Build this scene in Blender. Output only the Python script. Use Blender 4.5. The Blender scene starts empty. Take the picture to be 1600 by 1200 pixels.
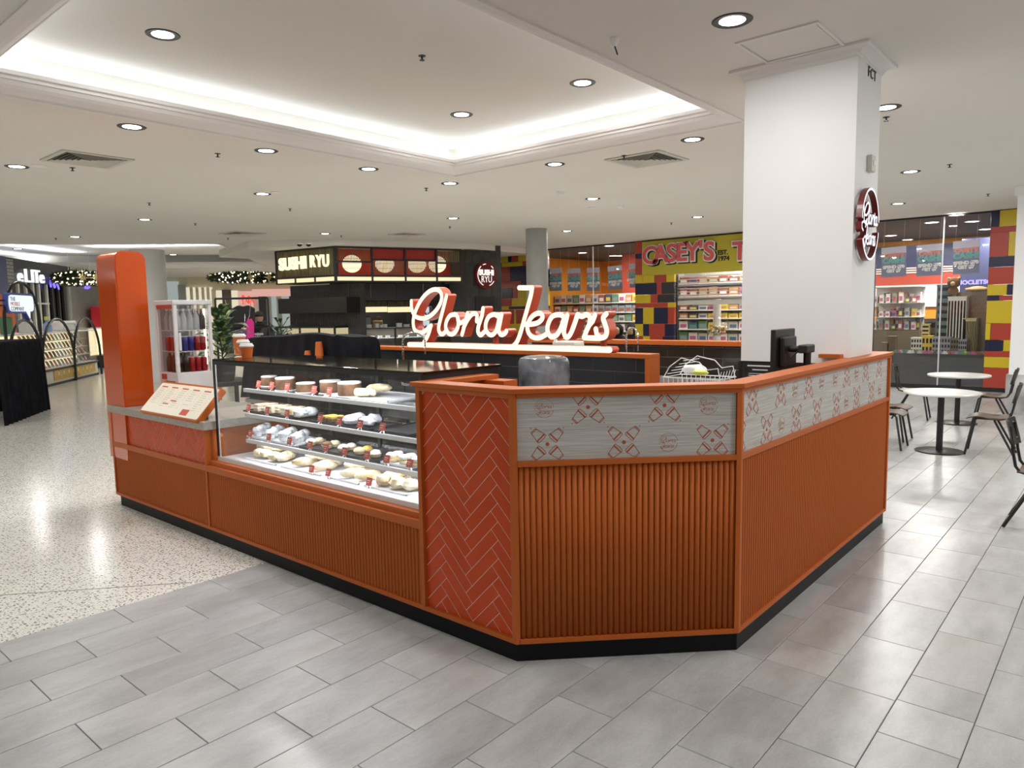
import bpy, bmesh, math, random
from mathutils import Vector, Matrix, geometry
random.seed(7)
SC = bpy.context.scene
COL = SC.collection
PI = math.pi

# ------------------------------------------------------------------ camera
CAM_H = 1.75
YAW, PITCH, ROLL, FPX = math.radians(40.79240), math.radians(5.80728), math.radians(-0.98747), 1131.31
_F = Vector((math.cos(PITCH)*math.cos(YAW), math.cos(PITCH)*math.sin(YAW), -math.sin(PITCH)))
_R0 = Vector((math.sin(YAW), -math.cos(YAW), 0)); _U0 = _R0.cross(_F)
_R = math.cos(ROLL)*_R0 + math.sin(ROLL)*_U0
_U = -math.sin(ROLL)*_R0 + math.cos(ROLL)*_U0
cam_d = bpy.data.cameras.new('camera'); cam = bpy.data.objects.new('camera', cam_d); COL.objects.link(cam)
cam_d.sensor_fit = 'HORIZONTAL'; cam_d.sensor_width = 36.0; cam_d.lens = FPX/1600*36
cam_d.clip_start = 0.05; cam_d.clip_end = 300
cam.matrix_world = Matrix(((_R.x, _U.x, -_F.x, 0), (_R.y, _U.y, -_F.y, 0), (_R.z, _U.z, -_F.z, CAM_H), (0, 0, 0, 1)))
SC.camera = cam

# ------------------------------------------------------------------ world, exposure
w = bpy.data.worlds.new('world'); SC.world = w; w.use_nodes = True
w.node_tree.nodes['Background'].inputs[0].default_value = (1.0, 0.97, 0.93, 1)
w.node_tree.nodes['Background'].inputs[1].default_value = 0.5
SC.view_settings.view_transform = 'Standard'; SC.view_settings.look = 'None'
SC.view_settings.exposure = EXPOSURE = 0.0; SC.view_settings.gamma = 1.0
SC.view_settings.use_curve_mapping = False

def lamp(name, kind, loc, energy, color=(1, 1, 1), rot=None, **kw):
    d = bpy.data.lights.new(name, kind); d.energy = energy; d.color = color
    for k, v in kw.items(): setattr(d, k, v)
    o = bpy.data.objects.new(name, d); COL.objects.link(o); o.location = loc
    if rot: o.rotation_euler = rot
    return o
LAMP_W = 27
CZ = 3.5            # mall ceiling
# coffer over the kiosk: the LED coves behind its lip (strips lie in the trough, shining up)
HX0, HX1, HY0, HY1 = 1.45, 6.866, 2.91, 6.85        # opening in the ceiling
COVE = (0.86, 0.93, 1.0)
for nm, cx, cy, sx, sy in (('s', (HX0+HX1)/2, HY0+.08, HX1-HX0, .05), ('n', (HX0+HX1)/2, HY1-.08, HX1-HX0, .05),
                           ('w', HX0+.08, (HY0+HY1)/2, .05, HY1-HY0), ('e', HX1-.08, (HY0+HY1)/2, .05, HY1-HY0)):
    lamp('cove_strip', 'AREA', (cx, cy, 3.60), 2.1*max(sx, sy), COVE, (PI, 0, 0), shape='RECTANGLE', size=sx, size_y=sy)

# ------------------------------------------------------------------ mesh helpers
WL = {}
def V(*a): return Vector(a)
class MB:
    def __init__(s): s.v = []; s.f = []
    def add(s, vs, fs):
        n = len(s.v); s.v += [tuple(p) for p in vs]; s.f += [tuple(i+n for i in f) for f in fs]; return s
    def box(s, x0, x1, y0, y1, z0, z1):
        return s.add([(x0,y0,z0),(x1,y0,z0),(x1,y1,z0),(x0,y1,z0),(x0,y0,z1),(x1,y0,z1),(x1,y1,z1),(x0,y1,z1)],
                     [(0,3,2,1),(4,5,6,7),(0,1,5,4),(1,2,6,5),(2,3,7,6),(3,0,4,7)])
    def obox(s, c, a, b, d):      # centre and three half-axis vectors
        c = Vector(c); a = Vector(a); b = Vector(b); d = Vector(d)
        P = [c+i*a+j*b+k*d for k in (-1,1) for (i,j) in ((-1,-1),(1,-1),(1,1),(-1,1))]
        return s.add(P, [(0,3,2,1),(4,5,6,7),(0,1,5,4),(1,2,6,5),(2,3,7,6),(3,0,4,7)])
    def prism(s, pts, off):
        pts = [Vector(p) for p in pts]; off = Vector(off); n = len(pts)
        return s.add(pts+[p+off for p in pts], [tuple(range(n))[::-1], tuple(range(n, 2*n))]+[(i,(i+1)%n,n+(i+1)%n,n+i) for i in range(n)])
    def tube(s, path, r, n=8, closed=False, caps=True):
        P = [Vector(p) for p in path]; m = len(P); rings = []
        up = None
        for i in range(m):
            t = (P[(i+1)%m]-P[i-1]) if closed else (P[min(i+1,m-1)]-P[max(i-1,0)])
            t.normalize()
            if up is None:
                up = t.cross(V(0,0,1)); 
                if up.length < 1e-3: up = t.cross(V(1,0,0))
            up = (up - up.dot(t)*t).normalized(); w_ = t.cross(up)
            rr = r[i] if isinstance(r, (list, tuple)) else r
            rings.append([P[i]+rr*(math.cos(2*PI*k/n)*up+math.sin(2*PI*k/n)*w_) for k in range(n)])
        vs = [p for rg in rings for p in rg]; fs = []
        for i in range(m if closed else m-1):
            for k in range(n):
                a, b = i*n, ((i+1)%m)*n
                fs.append((a+k, a+(k+1)%n, b+(k+1)%n, b+k))
        if caps and not closed: fs += [tuple(range(n))[::-1], tuple(range((m-1)*n, m*n))]
        return s.add(vs, fs)
    def lathe(s, prof, c=(0,0,0), n=16, caps=True):     # prof: (r, z)
        c = Vector(c); vs = []; fs = []; m = len(prof)
        for r, z in prof: vs += [c+V(r*math.cos(2*PI*k/n), r*math.sin(2*PI*k/n), z) for k in range(n)]
        for i in range(m-1):
            for k in range(n): fs.append((i*n+k, i*n+(k+1)%n, (i+1)*n+(k+1)%n, (i+1)*n+k))
        if caps: fs += [tuple(range(n))[::-1], tuple(range((m-1)*n, m*n))]
        return s.add(vs, fs)
    def ball(s, c, r, n=10, m=6, sc=(1,1,1)):
        c = Vector(c); vs = [c+V(0,0,-r*sc[2])]; fs = []
        for i in range(1, m):
            a = -PI/2+PI*i/m
            vs += [c+V(r*sc[0]*math.cos(a)*math.cos(2*PI*k/n), r*sc[1]*math.cos(a)*math.sin(2*PI*k/n), r*sc[2]*math.sin(a)) for k in range(n)]
        vs.append(c+V(0,0,r*sc[2])); L = len(vs)-1
        for k in range(n):
            fs.append((0, 1+(k+1)%n, 1+k)); fs.append((L, 1+(m-2)*n+k, 1+(m-2)*n+(k+1)%n))
        for i in range(m-2):
            for k in range(n): fs.append((1+i*n+k, 1+i*n+(k+1)%n, 1+(i+1)*n+(k+1)%n, 1+(i+1)*n+k))
        return s.add(vs, fs)
    def ribbon(s, fr, path, w_, d0, d1, closed=False, front_only=False, back=True, cap=5):
        # stroke of width w_ along 2D path in frame fr, from depth d0 (front) to d1 (back)
        P = [Vector(p) for p in path]; m = len(P); L = []; R_ = []
        for i in range(m):
            t = (P[(i+1)%m]-P[i-1]) if closed else (P[min(i+1,m-1)]-P[max(i-1,0)])
            t.normalize(); nn = Vector((-t.y, t.x))*w_/2
            L.append(P[i]+nn); R_.append(P[i]-nn)
        if closed:
            loops = L + R_
            def q(d): return [fr(p.x, p.y, d) for p in loops]
            fs = [(i, (i+1)%m, m+(i+1)%m, m+i) for i in range(m)]
            if front_only: return s.add(q(d0), fs)
            k = 2*m; fs2 = list(fs)+[tuple(k+j for j in f) for f in fs]
            fs2 += [(i, (i+1)%m, k+(i+1)%m, k+i) for i in range(m)]+[(m+i, m+(i+1)%m, k+m+(i+1)%m, k+m+i) for i in range(m)]
            return s.add(q(d0)+q(d1), fs2)
        t0 = (P[0]-P[1]).normalized(); t1 = (P[-1]-P[-2]).normalized()
        def capv(c, t):
            nn = Vector((-t.y, t.x))
            return [c+w_/2*(math.cos(a)*nn+math.sin(a)*t) for a in [PI*k/(cap+1) for k in range(1, cap+1)]]
        c1 = capv(P[-1], t1); c0 = capv(P[0], t0)
        out = L + c1 + R_[::-1] + c0; n = len(out)
        V2 = [fr(p.x, p.y, d0) for p in out]
        fs = [(i, i+1, n-len(c0)-1-(i+1)+0, n-len(c0)-1-i) for i in range(m-1)]
        fs = [(i, i+1, m+len(c1)+(m-1-(i+1)), m+len(c1)+(m-1-i)) for i in range(m-1)]
        if cap: fs += [tuple([m-1]+list(range(m, m+cap))+[m+cap]), tuple([m+cap+m-1]+list(range(n-cap, n))+[0])]
        if front_only: return s.add(V2, fs)
        V3 = [fr(p.x, p.y, d1) for p in out]
        F2 = list(fs) + ([tuple(n+j for j in f) for f in fs] if back else [])
        F2 += [(i, (i+1)%n, n+(i+1)%n, n+i) for i in range(n)]
        return s.add(V2+V3, F2)
    def mesh(s, name):
        me = bpy.data.meshes.new(name); me.from_pydata(s.v, [], s.f); me.update()
        bm = bmesh.new(); bm.from_mesh(me); bmesh.ops.recalc_face_normals(bm, faces=bm.faces); bm.to_mesh(me); bm.free()
        return me
    def build(s, name, mat, parent=None, smooth=False, bevel=0, local=False, **kw):
        return link(name, s.mesh(name), mat, parent, smooth, bevel, local, **kw)

def link(name, me, mat, parent=None, smooth=False, bevel=0, local=False, loc=None, **kw):
    if mat is not None:
        me.materials.clear(); me.materials.append(M[mat] if isinstance(mat, str) else mat)
    o = bpy.data.objects.new(name, me); COL.objects.link(o)
    if parent is not None:
        o.parent = parent
        if not local: o.location = -WL[parent]; WL[o] = V(0,0,0)
        else: WL[o] = WL.get(parent, V(0,0,0)).copy()
    else: WL[o] = V(0,0,0)
    if loc is not None: o.location = loc
    if smooth:
        for p in me.polygons: p.use_smooth = True
        me.update()
        try: me.set_sharp_from_angle(angle=math.radians(40))
        except Exception: pass
    if bevel:
        b = o.modifiers.new('bevel', 'BEVEL'); b.width = bevel; b.segments = 2; b.limit_method = 'ANGLE'
    tag(o, **kw); return o
def tag(o, label=None, cat=None, group=None, kind=None):
    if label: o['label'] = label
    if cat: o['category'] = cat
    if group: o['group'] = group
    if kind: o['kind'] = kind
    return o
def thing(name, loc, label, cat, group=None, rz=0):
    o = bpy.data.objects.new(name, None); COL.objects.link(o); o.location = loc; o.rotation_euler = (0,0,rz)
    o.empty_display_size = .1
    WL[o] = Vector(loc); return tag(o, label, cat, group)
def struct(name, mb, mat, parent=None, **kw):
    return mb.build(name, mat, parent, kind='structure', **kw) if parent is None else mb.build(name, mat, parent, **kw)
def kids(o): return list(o.children)
def dup(o, loc=None, rz=None, label=None, parent=None, childs=None, scale=None):
    c = o.copy(); COL.objects.link(c)
    if parent is not None: c.parent = parent
    if loc is not None: c.location = loc
    if rz is not None: c.rotation_euler = (0,0,rz)
    if scale is not None: c.scale = scale
    if label: c['label'] = label
    for ch in kids(o): dup(ch, parent=c)
    return c
def frame(o, u, n, up=(0,0,1)):       # a plane's own coordinates: s along u, t up, d along n (outward)
    o = Vector(o); u = Vector(u).normalized(); n = Vector(n).normalized(); up = Vector(up)
    def fr(s, t, d=0): return o+u*s+up*t+n*d
    fr.o, fr.u, fr.n, fr.up = o, u, n, up
    return fr
def fbox(mb, fr, s0, s1, t0, t1, d0, d1):
    return mb.obox(fr((s0+s1)/2, (t0+t1)/2, (d0+d1)/2), fr.u*(s1-s0)/2, fr.up*(t1-t0)/2, fr.n*(d1-d0)/2)
def spline(pts, n=6, closed=False):
    P = [Vector((p[0], p[1])) for p in pts]; m = len(P); out = []
    rng = range(m if closed else m-1)
    for i in rng:
        p1, p2 = P[i], P[(i+1)%m]
        p0 = P[i-1] if (closed or i > 0) else 2*p1-p2
        p3 = P[(i+2)%m] if (closed or i+2 < m) else 2*p2-p1
        for k in range(n):
            t = k/n
            out.append(.5*((2*p1)+(p2-p0)*t+(2*p0-5*p1+4*p2-p3)*t*t+(3*p1-p0-3*p2+p3)*t**3))
    if not closed: out.append(P[-1])
    return out
def clip(poly, x0, x1, y0, y1):       # Sutherland-Hodgman against a rectangle
    def cut(P, inside, inter):
        o = []
        for i in range(len(P)):
            a, b = P[i-1], P[i]
            if inside(b):
                if not inside(a): o.append(inter(a, b))
                o.append(b)
            elif inside(a): o.append(inter(a, b))
        return o
    def lx(c): return lambda a, b: (c, a[1]+(b[1]-a[1])*(c-a[0])/(b[0]-a[0]))
    def ly(c): return lambda a, b: (a[0]+(b[0]-a[0])*(c-a[1])/(b[1]-a[1]), c)
    P = poly
    for ins, it in ((lambda p: p[0] >= x0, lx(x0)), (lambda p: p[0] <= x1, lx(x1)), (lambda p: p[1] >= y0, ly(y0)), (lambda p: p[1] <= y1, ly(y1))):
        if len(P) < 3: return []
        P = cut(P, ins, it)
    return P
TS = bpy.data.scenes.new('text_scratch')
def text(name, s, fr, size, mat, parent, at=(0,0), d=0.004, depth=.004, bold=0, align='CENTER', sx=1, shear=0, space=1, **kw):
    cu = bpy.data.curves.new(name, 'FONT'); cu.body = s; cu.size = size; cu.align_x = align; cu.align_y = 'CENTER'
    cu.extrude = depth/2; cu.offset = bold; cu.shear = shear; cu.space_character = space; cu.resolution_u = 4
    t = bpy.data.objects.new('tmp_text', cu); TS.collection.objects.link(t)
    vl = TS.view_layers[0]; vl.update()
    me = bpy.data.meshes.new_from_object(t.evaluated_get(vl.depsgraph))
    bpy.data.objects.remove(t); bpy.data.curves.remove(cu)
    o_ = fr(at[0], at[1], d); u, up, n = fr.u*sx, fr.up, fr.n
    me.transform(Matrix(((u.x, up.x, n.x, o_.x), (u.y, up.y, n.y, o_.y), (u.z, up.z, n.z, o_.z), (0,0,0,1))))
    me.name = name
    return link(name, me, mat, parent, **kw)
def scrawl(name, fr, at, w_, h, mat_, parent, d, seed, thick):
    # an unreadable flourish of script, too small in the picture to tell its letters
    rg = random.Random(seed); n = max(5, int(w_/h*3.2)); P = []
    for k in range(n): P.append((at[0]-w_/2+w_*k/(n-1)+.12*h*(-1)**k, at[1]+(h*(.2+.3*rg.random()) if k % 2 else -h*(.2+.3*rg.random()))))
    return MB().ribbon(fr, spline(P, 6), thick, d, d-.03).build(name, mat_, parent)
def strip(path, d_out, d_in, z0, z1, mb=None, closed=False):
    # a mitred band following a plan path (left side of travel is inside)
    mb = mb or MB(); P = [Vector(p) for p in path]; m = len(P)
    def off(i, d):
        dirs = []
        if i > 0 or closed: dirs.append((P[i]-P[i-1]).normalized())
        if i < m-1 or closed: dirs.append((P[(i+1)%m]-P[i]).normalized())
        ns = [Vector((t.y, -t.x)) for t in dirs]
        if len(ns) == 1: return P[i]+ns[0]*d
        b = (ns[0]+ns[1]).normalized(); return P[i]+b*d/max(.2, b.dot(ns[0]))
    o = [off(i, d_out) for i in range(m)]; a = [off(i, -d_in) for i in range(m)]
    vs = []
    for z in (z0, z1): vs += [(p.x, p.y, z) for p in o]+[(p.x, p.y, z) for p in a]
    fs = []
    for i in range(m if closed else m-1):
        j = (i+1)%m
        fs += [(i, j, m+j, m+i), (2*m+i, 2*m+j, 3*m+j, 3*m+i), (i, j, 2*m+j, 2*m+i), (m+i, m+j, 3*m+j, 3*m+i)]
    if not closed: fs += [(0, m, 3*m, 2*m), (m-1, 2*m-1, 4*m-1, 3*m-1)]
    return mb.add(vs, fs)

# ------------------------------------------------------------------ materials
M = {}
def mat(name, col, rough=.5, metal=0, spec=.5, emit=None, es=1, trans=0, coat=0, alpha=1):
    m = bpy.data.materials.new(name); m.use_nodes = True; b = m.node_tree.nodes['Principled BSDF']
    b.inputs['Base Color'].default_value = (*col, 1); b.inputs['Roughness'].default_value = rough
    b.inputs['Metallic'].default_value = metal; b.inputs['Specular IOR Level'].default_value = spec
    if emit: b.inputs['Emission Color'].default_value = (*emit, 1); b.inputs['Emission Strength'].default_value = es
    if trans: b.inputs['Transmission Weight'].default_value = trans
    if coat: b.inputs['Coat Weight'].default_value = coat; b.inputs['Coat Roughness'].default_value = .08
    if alpha < 1: b.inputs['Alpha'].default_value = alpha
    M[name] = m; return m
def nodes(m): return m.node_tree.nodes, m.node_tree.links, m.node_tree.nodes['Principled BSDF']
def noisy(name, c1, c2, scale=8, rough=.5, stretch=(1,1,1), detail=4, spec=.5, bump=0, rand=0, lo=.35, hi=.65, **kw):
    # two colours mixed by noise; rand shifts each object's brightness a little
    m = mat(name, c1, rough, spec=spec, **kw); N, L, b = nodes(m)
    tc = N.new('ShaderNodeTexCoord'); mp = N.new('ShaderNodeMapping'); mp.inputs['Scale'].default_value = stretch
    nz = N.new('ShaderNodeTexNoise'); nz.inputs['Scale'].default_value = scale; nz.inputs['Detail'].default_value = detail
    cr = N.new('ShaderNodeValToRGB'); cr.color_ramp.elements[0].color = (*c1, 1); cr.color_ramp.elements[1].color = (*c2, 1)
    cr.color_ramp.elements[0].position = lo; cr.color_ramp.elements[1].position = hi
    L.new(tc.outputs['Object'], mp.inputs[0]); L.new(mp.outputs[0], nz.inputs['Vector']); L.new(nz.outputs[0], cr.inputs[0])
    out = cr.outputs[0]
    if rand:
        oi = N.new('ShaderNodeObjectInfo'); mr = N.new('ShaderNodeMapRange'); mr.inputs[3].default_value = 1-rand; mr.inputs[4].default_value = 1+rand*.6
        va = N.new('ShaderNodeVectorMath'); va.operation = 'ADD'; sc = N.new('ShaderNodeVectorMath'); sc.operation = 'SCALE'
        L.new(oi.outputs['Random'], mr.inputs[0]); L.new(out, sc.inputs[0]); L.new(mr.outputs[0], sc.inputs['Scale']); out = sc.outputs[0]
        cb = N.new('ShaderNodeCombineXYZ'); mu = N.new('ShaderNodeMath'); mu.operation = 'MULTIPLY'; mu.inputs[1].default_value = 37
        L.new(oi.outputs['Random'], mu.inputs[0]); L.new(mu.outputs[0], cb.inputs[2]); L.new(tc.outputs['Object'], va.inputs[0]); L.new(cb.outputs[0], va.inputs[1]); L.new(va.outputs[0], mp.inputs[0])
    L.new(out, b.inputs['Base Color'])
    if bump:
        bp = N.new('ShaderNodeBump'); bp.inputs['Strength'].default_value = bump; bp.inputs['Distance'].default_value = .01
        L.new(nz.outputs[0], bp.inputs['Height']); L.new(bp.outputs[0], b.inputs['Normal'])
    return m
def stone():
    # grey stone-look tile: soft streaks, fine speckle, each tile a little lighter, darker or warmer
    m = mat('tile_stone', (.4, .4, .4), .28); N, L, b = nodes(m)
    tc = N.new('ShaderNodeTexCoord'); oi = N.new('ShaderNodeObjectInfo'); cb = N.new('ShaderNodeCombineXYZ'); va = N.new('ShaderNodeVectorMath'); va.operation = 'ADD'
    mu = N.new('ShaderNodeMath'); mu.operation = 'MULTIPLY'; mu.inputs[1].default_value = 53
    L.new(oi.outputs['Random'], mu.inputs[0]); L.new(mu.outputs[0], cb.inputs[2]); L.new(tc.outputs['Object'], va.inputs[0]); L.new(cb.outputs[0], va.inputs[1])
    def nz(scale, stretch, detail, rough=.6):
        mp = N.new('ShaderNodeMapping'); mp.inputs['Scale'].default_value = stretch; mp.inputs['Rotation'].default_value = (0, 0, .12)
        n = N.new('ShaderNodeTexNoise'); n.inputs['Scale'].default_value = scale; n.inputs['Detail'].default_value = detail; n.inputs['Roughness'].default_value = rough
        L.new(va.outputs[0], mp.inputs[0]); L.new(mp.outputs[0], n.inputs['Vector']); return n.outputs[0]
    n1 = nz(2.2, (1, 2.6, 1), 8, .68); n2 = nz(70, (1, 1.6, 1), 3); n3 = nz(1.1, (1, 1, 1), 2)
    ad = N.new('ShaderNodeMath'); ad.operation = 'MULTIPLY_ADD'; ad.inputs[1].default_value = .30; L.new(n2, ad.inputs[0]); L.new(n1, ad.inputs[2])
    cr = N.new('ShaderNodeValToRGB'); E = cr.color_ramp.elements
    E[0].position = .46; E[0].color = (.325, .326, .324, 1); E[1].position = .86; E[1].color = (.49, .498, .50, 1); L.new(ad.outputs[0], cr.inputs[0])
    wm = N.new('ShaderNodeMix'); wm.data_type = 'RGBA'; wm.inputs[7].default_value = (.44, .39, .33, 1)
    mr = N.new('ShaderNodeMapRange'); mr.inputs[1].default_value = .5; mr.inputs[2].default_value = .75; mr.inputs[4].default_value = .35; L.new(n3, mr.inputs[0]); L.new(mr.outputs[0], wm.inputs[0]); L.new(cr.outputs[0], wm.inputs[6])
    sc = N.new('ShaderNodeVectorMath'); sc.operation = 'SCALE'; m2 = N.new('ShaderNodeMapRange'); m2.inputs[3].default_value = .90; m2.inputs[4].default_value = 1.06
    L.new(oi.outputs['Random'], m2.inputs[0]); L.new(wm.outputs[2], sc.inputs[0]); L.new(m2.outputs[0], sc.inputs['Scale']); L.new(sc.outputs[0], b.inputs['Base Color'])
    bp = N.new('ShaderNodeBump'); bp.inputs['Strength'].default_value = .05; bp.inputs['Distance'].default_value = .004; L.new(ad.outputs[0], bp.inputs['Height']); L.new(bp.outputs[0], b.inputs['Normal'])
ORANGE = (.50, .115, .017)
mat('orange', ORANGE, .45, spec=.3); mat('orange_flute', (.43, .10, .015), .5, spec=.25)
mat('orange_gloss', (.62, .085, .009), .12, spec=.35, coat=.2)
noisy('orange_tile', (.54, .060, .010), (.60, .072, .014), 3, .2, spec=.2, coat=.06, rand=.05)
mat('grout_pale', (.85, .62, .46), .8)
mat('black', (.012, .012, .013), .4); mat('black_gloss', (.006, .006, .007), .06); mat('plinth', (.006, .0065, .008), .45, spec=.15)
mat('white', (.82, .82, .81), .5); mat('white_gloss', (.8, .8, .8), .2)
noisy('ceiling', (.76, .735, .68), (.79, .762, .705), .6, .85)
mat('cornice', (.82, .80, .775), .7)
noisy('column_paint', (.85, .85, .845), (.87, .87, .865), 2, .55)
stone()
mat('grout_dark', (.10, .095, .09), .9)
noisy('wood_grey', (.36, .345, .31), (.62, .605, .57), 5, .5, stretch=(1, 1, 32), detail=7, lo=.2, hi=.75)
mat('print_red', (.42, .075, .03), .6); mat('metal', (.6, .6, .6), .25, 1); mat('chrome', (.8, .8, .8), .08, 1)
noisy('counter_stone', (.36, .33, .28), (.44, .41, .36), 30, .35)
def glass(name, tint=(1,1,1), refl=.06):
    m = bpy.data.materials.new(name); m.use_nodes = True; N = m.node_tree.nodes; L = m.node_tree.links
    for n in list(N):
        if n.type != 'OUTPUT_MATERIAL': N.remove(n)
    out = [n for n in N if n.type == 'OUTPUT_MATERIAL'][0]
    t = N.new('ShaderNodeBsdfTransparent'); t.inputs[0].default_value = (*tint, 1)
    g = N.new('ShaderNodeBsdfGlossy'); g.inputs['Roughness'].default_value = .02
    lw = N.new('ShaderNodeLayerWeight'); lw.inputs[0].default_value = .5; mx = N.new('ShaderNodeMixShader')
    pw_ = N.new('ShaderNodeMath'); pw_.operation = 'POWER'; pw_.inputs[1].default_value = 5
    ma = N.new('ShaderNodeMath'); ma.operation = 'MULTIPLY_ADD'; ma.inputs[1].default_value = .85; ma.inputs[2].default_value = refl*.6
    L.new(lw.outputs['Facing'], pw_.inputs[0]); L.new(pw_.outputs[0], ma.inputs[0]); L.new(ma.outputs[0], mx.inputs[0])
    L.new(t.outputs[0], mx.inputs[1]); L.new(g.outputs[0], mx.inputs[2]); L.new(mx.outputs[0], out.inputs[0])
    M[name] = m; return m
glass('glass'); glass('glass_dark', (.55, .57, .6))
def terrazzo():
    m = mat('terrazzo', (.6, .58, .52), .17); N, L, b = nodes(m)
    tc = N.new('ShaderNodeTexCoord'); cur = None
    base = (.76, .745, .69, 1)
    prev = None
    for sc, th, colr, seed in ((46, .30, (.15, .135, .115, 1), 0), (60, .30, (.80, .78, .73, 1), 5), (30, .17, (.28, .25, .21, 1), 9), (85, .30, (.36, .33, .29, 1), 14)):
        mp = N.new('ShaderNodeMapping'); mp.inputs['Location'].default_value = (seed, seed*.7, 0)
        vo = N.new('ShaderNodeTexVoronoi'); vo.inputs['Scale'].default_value = sc; vo.voronoi_dimensions = '2D'
        vo.inputs['Randomness'].default_value = 1
        lt = N.new('ShaderNodeMath'); lt.operation = 'LESS_THAN'; lt.inputs[1].default_value = th
        wn = N.new('ShaderNodeSeparateColor'); gt = N.new('ShaderNodeMath'); gt.operation = 'GREATER_THAN'; gt.inputs[1].default_value = .66
        mu = N.new('ShaderNodeMath'); mu.operation = 'MULTIPLY'
        L.new(tc.outputs['Object'], mp.inputs[0]); L.new(mp.outputs[0], vo.inputs['Vector'])
        L.new(vo.outputs['Distance'], lt.inputs[0]); L.new(vo.outputs['Color'], wn.inputs[0]); L.new(wn.outputs[0], gt.inputs[0])
        L.new(lt.outputs[0], mu.inputs[0]); L.new(gt.outputs[0], mu.inputs[1])
        mx = N.new('ShaderNodeMix'); mx.data_type = 'RGBA'
        if prev is None: mx.inputs[6].default_value = base
        else: L.new(prev, mx.inputs[6])
        mx.inputs[7].default_value = colr; L.new(mu.outputs[0], mx.inputs[0]); prev = mx.outputs[2]
    L.new(prev, b.inputs['Base Color'])
terrazzo()
def emis(name, col, s): return mat(name, (0, 0, 0), .5, emit=col, es=s)
emis('lamp_lens', (1, .97, .92), 14); emis('sign_cream', (1, .88, .66), 1.35)
# ================================================================== the setting
TY = 4.588                                   # edge of terrazzo
floor_o = struct('floor', MB().box(-9, 30, -9, TY, -.06, -.006), 'grout_dark')
struct('floor_terrazzo', MB().box(-9, 40, TY, 45, -.06, 0), 'terrazzo')
tag(struct('trim_1', MB().obox(((1.23+2.108)/2, (5.402+4.638)/2, .0004), V(.878, -.764, 0)*.5, V(.0024, .0027, 0), (0, 0, .0004)), 'grout_dark'), kind='structure')
def tile_mesh(w_, d_, nm):
    g = .0016; b = .002
    mb = MB(); mb.add([(g,g,-.006),(w_-g,g,-.006),(w_-g,d_-g,-.006),(g,d_-g,-.006),
                       (g,g,-b),(w_-g,g,-b),(w_-g,d_-g,-b),(g,d_-g,-b),
                       (g+b,g+b,0),(w_-g-b,g+b,0),(w_-g-b,d_-g-b,0),(g+b,d_-g-b,0)],
                      [(0,1,5,4),(1,2,6,5),(2,3,7,6),(3,0,4,7),(4,5,9,8),(5,6,10,9),(6,7,11,10),(7,4,8,11),(8,9,10,11)])
    return mb
RH, TLN = .2973, .6
def vis(x, y, z=0, m=.06):
    d = V(x, y, z-CAM_H); zz = d.dot(_F)
    if zz < .2: return None
    px, py = d.dot(_R)/zz*FPX/1600, d.dot(_U)/zz*FPX/1600
    return zz if abs(px) < .5+m and abs(py) < .375+m else None
def in_kiosk(x0, x1, y0, y1):
    return x0 > 2.7 and x1 < 6.2 and y0 > 1.5 and x0+y0 > 5.0
tiles = []
for r in range(-2, 48):
    y1 = TY-r*RH if r else TY; y1 = TY-r*RH; y0 = y1-RH
    if r < 0: continue
    if y0 < -7.5: break
    off = 1.0 if r % 2 == 0 else 1.3
    for k in range(-12, 48):
        x0 = off+k*TLN; x1 = x0+TLN
        segs = [(x0, x1)]
        if y1 < 1.45 and x0 < 3.40 < x1: segs = [(x0, 3.418), (3.418, x1)]
        for a, b in segs:
            if x0 > 20 or in_kiosk(a, b, y0, y1): continue
            zz = vis((a+b)/2, (y0+y1)/2, 0, .12)
            tiles.append((zz if zz else 99+abs(a), a, b, y0, y1))
tiles.sort(); cache = {}; rest = MB()
for i, (zz, a, b, y0, y1) in enumerate(tiles):
    wd = round(b-a, 3)
    if i < 300 and zz < 90:
        if wd not in cache:
            cache[wd] = tile_mesh(wd, RH, 'tile').mesh('tile'); cache[wd].materials.append(M['tile_stone'])
        link('tile', cache[wd], None, floor_o, local=True, loc=(a, y0, 0))
    else:
        tm = tile_mesh(wd, RH, 'tile'); rest.add([(p[0]+a, p[1]+y0, p[2]) for p in tm.v], tm.f)
rest.build('tile_field', 'tile_stone', floor_o, kind='stuff')
# ceiling with two recesses
P2A = V(9.05, 17.19); dA = V(-3.82, 3.04).normalized(); dB = V(3.2, 4.12).normalized()
hole1 = [(HX0, HY0), (HX1, HY0), (HX1, HY1), (HX0, HY1)]
hole2 = [tuple((P2A+dA*a+dB*b)[:2]) for a, b in ((0, 0), (0, 9.5), (16, 9.5), (16, 0))]
outer = [(-9, -9), (40, -9), (40, 45), (-9, 45)]
loops = [[V(x, y, 0) for x, y in L_] for L_ in (outer, hole1, hole2)]
tri = geometry.tessellate_polygon(loops); allp = [p for L_ in loops for p in L_]
mb = MB(); mb.add([(p.x, p.y, CZ) for p in allp], tri)
n0 = 4
for h in (hole1, hole2):     # the thickness of the ceiling edge
    mb.add([(x, y, CZ) for x, y in h]+[(x, y, CZ+.05) for x, y in h], [(i, (i+1)%4, 4+(i+1)%4, 4+i) for i in range(4)])
struct('ceiling', mb, 'ceiling')
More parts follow.
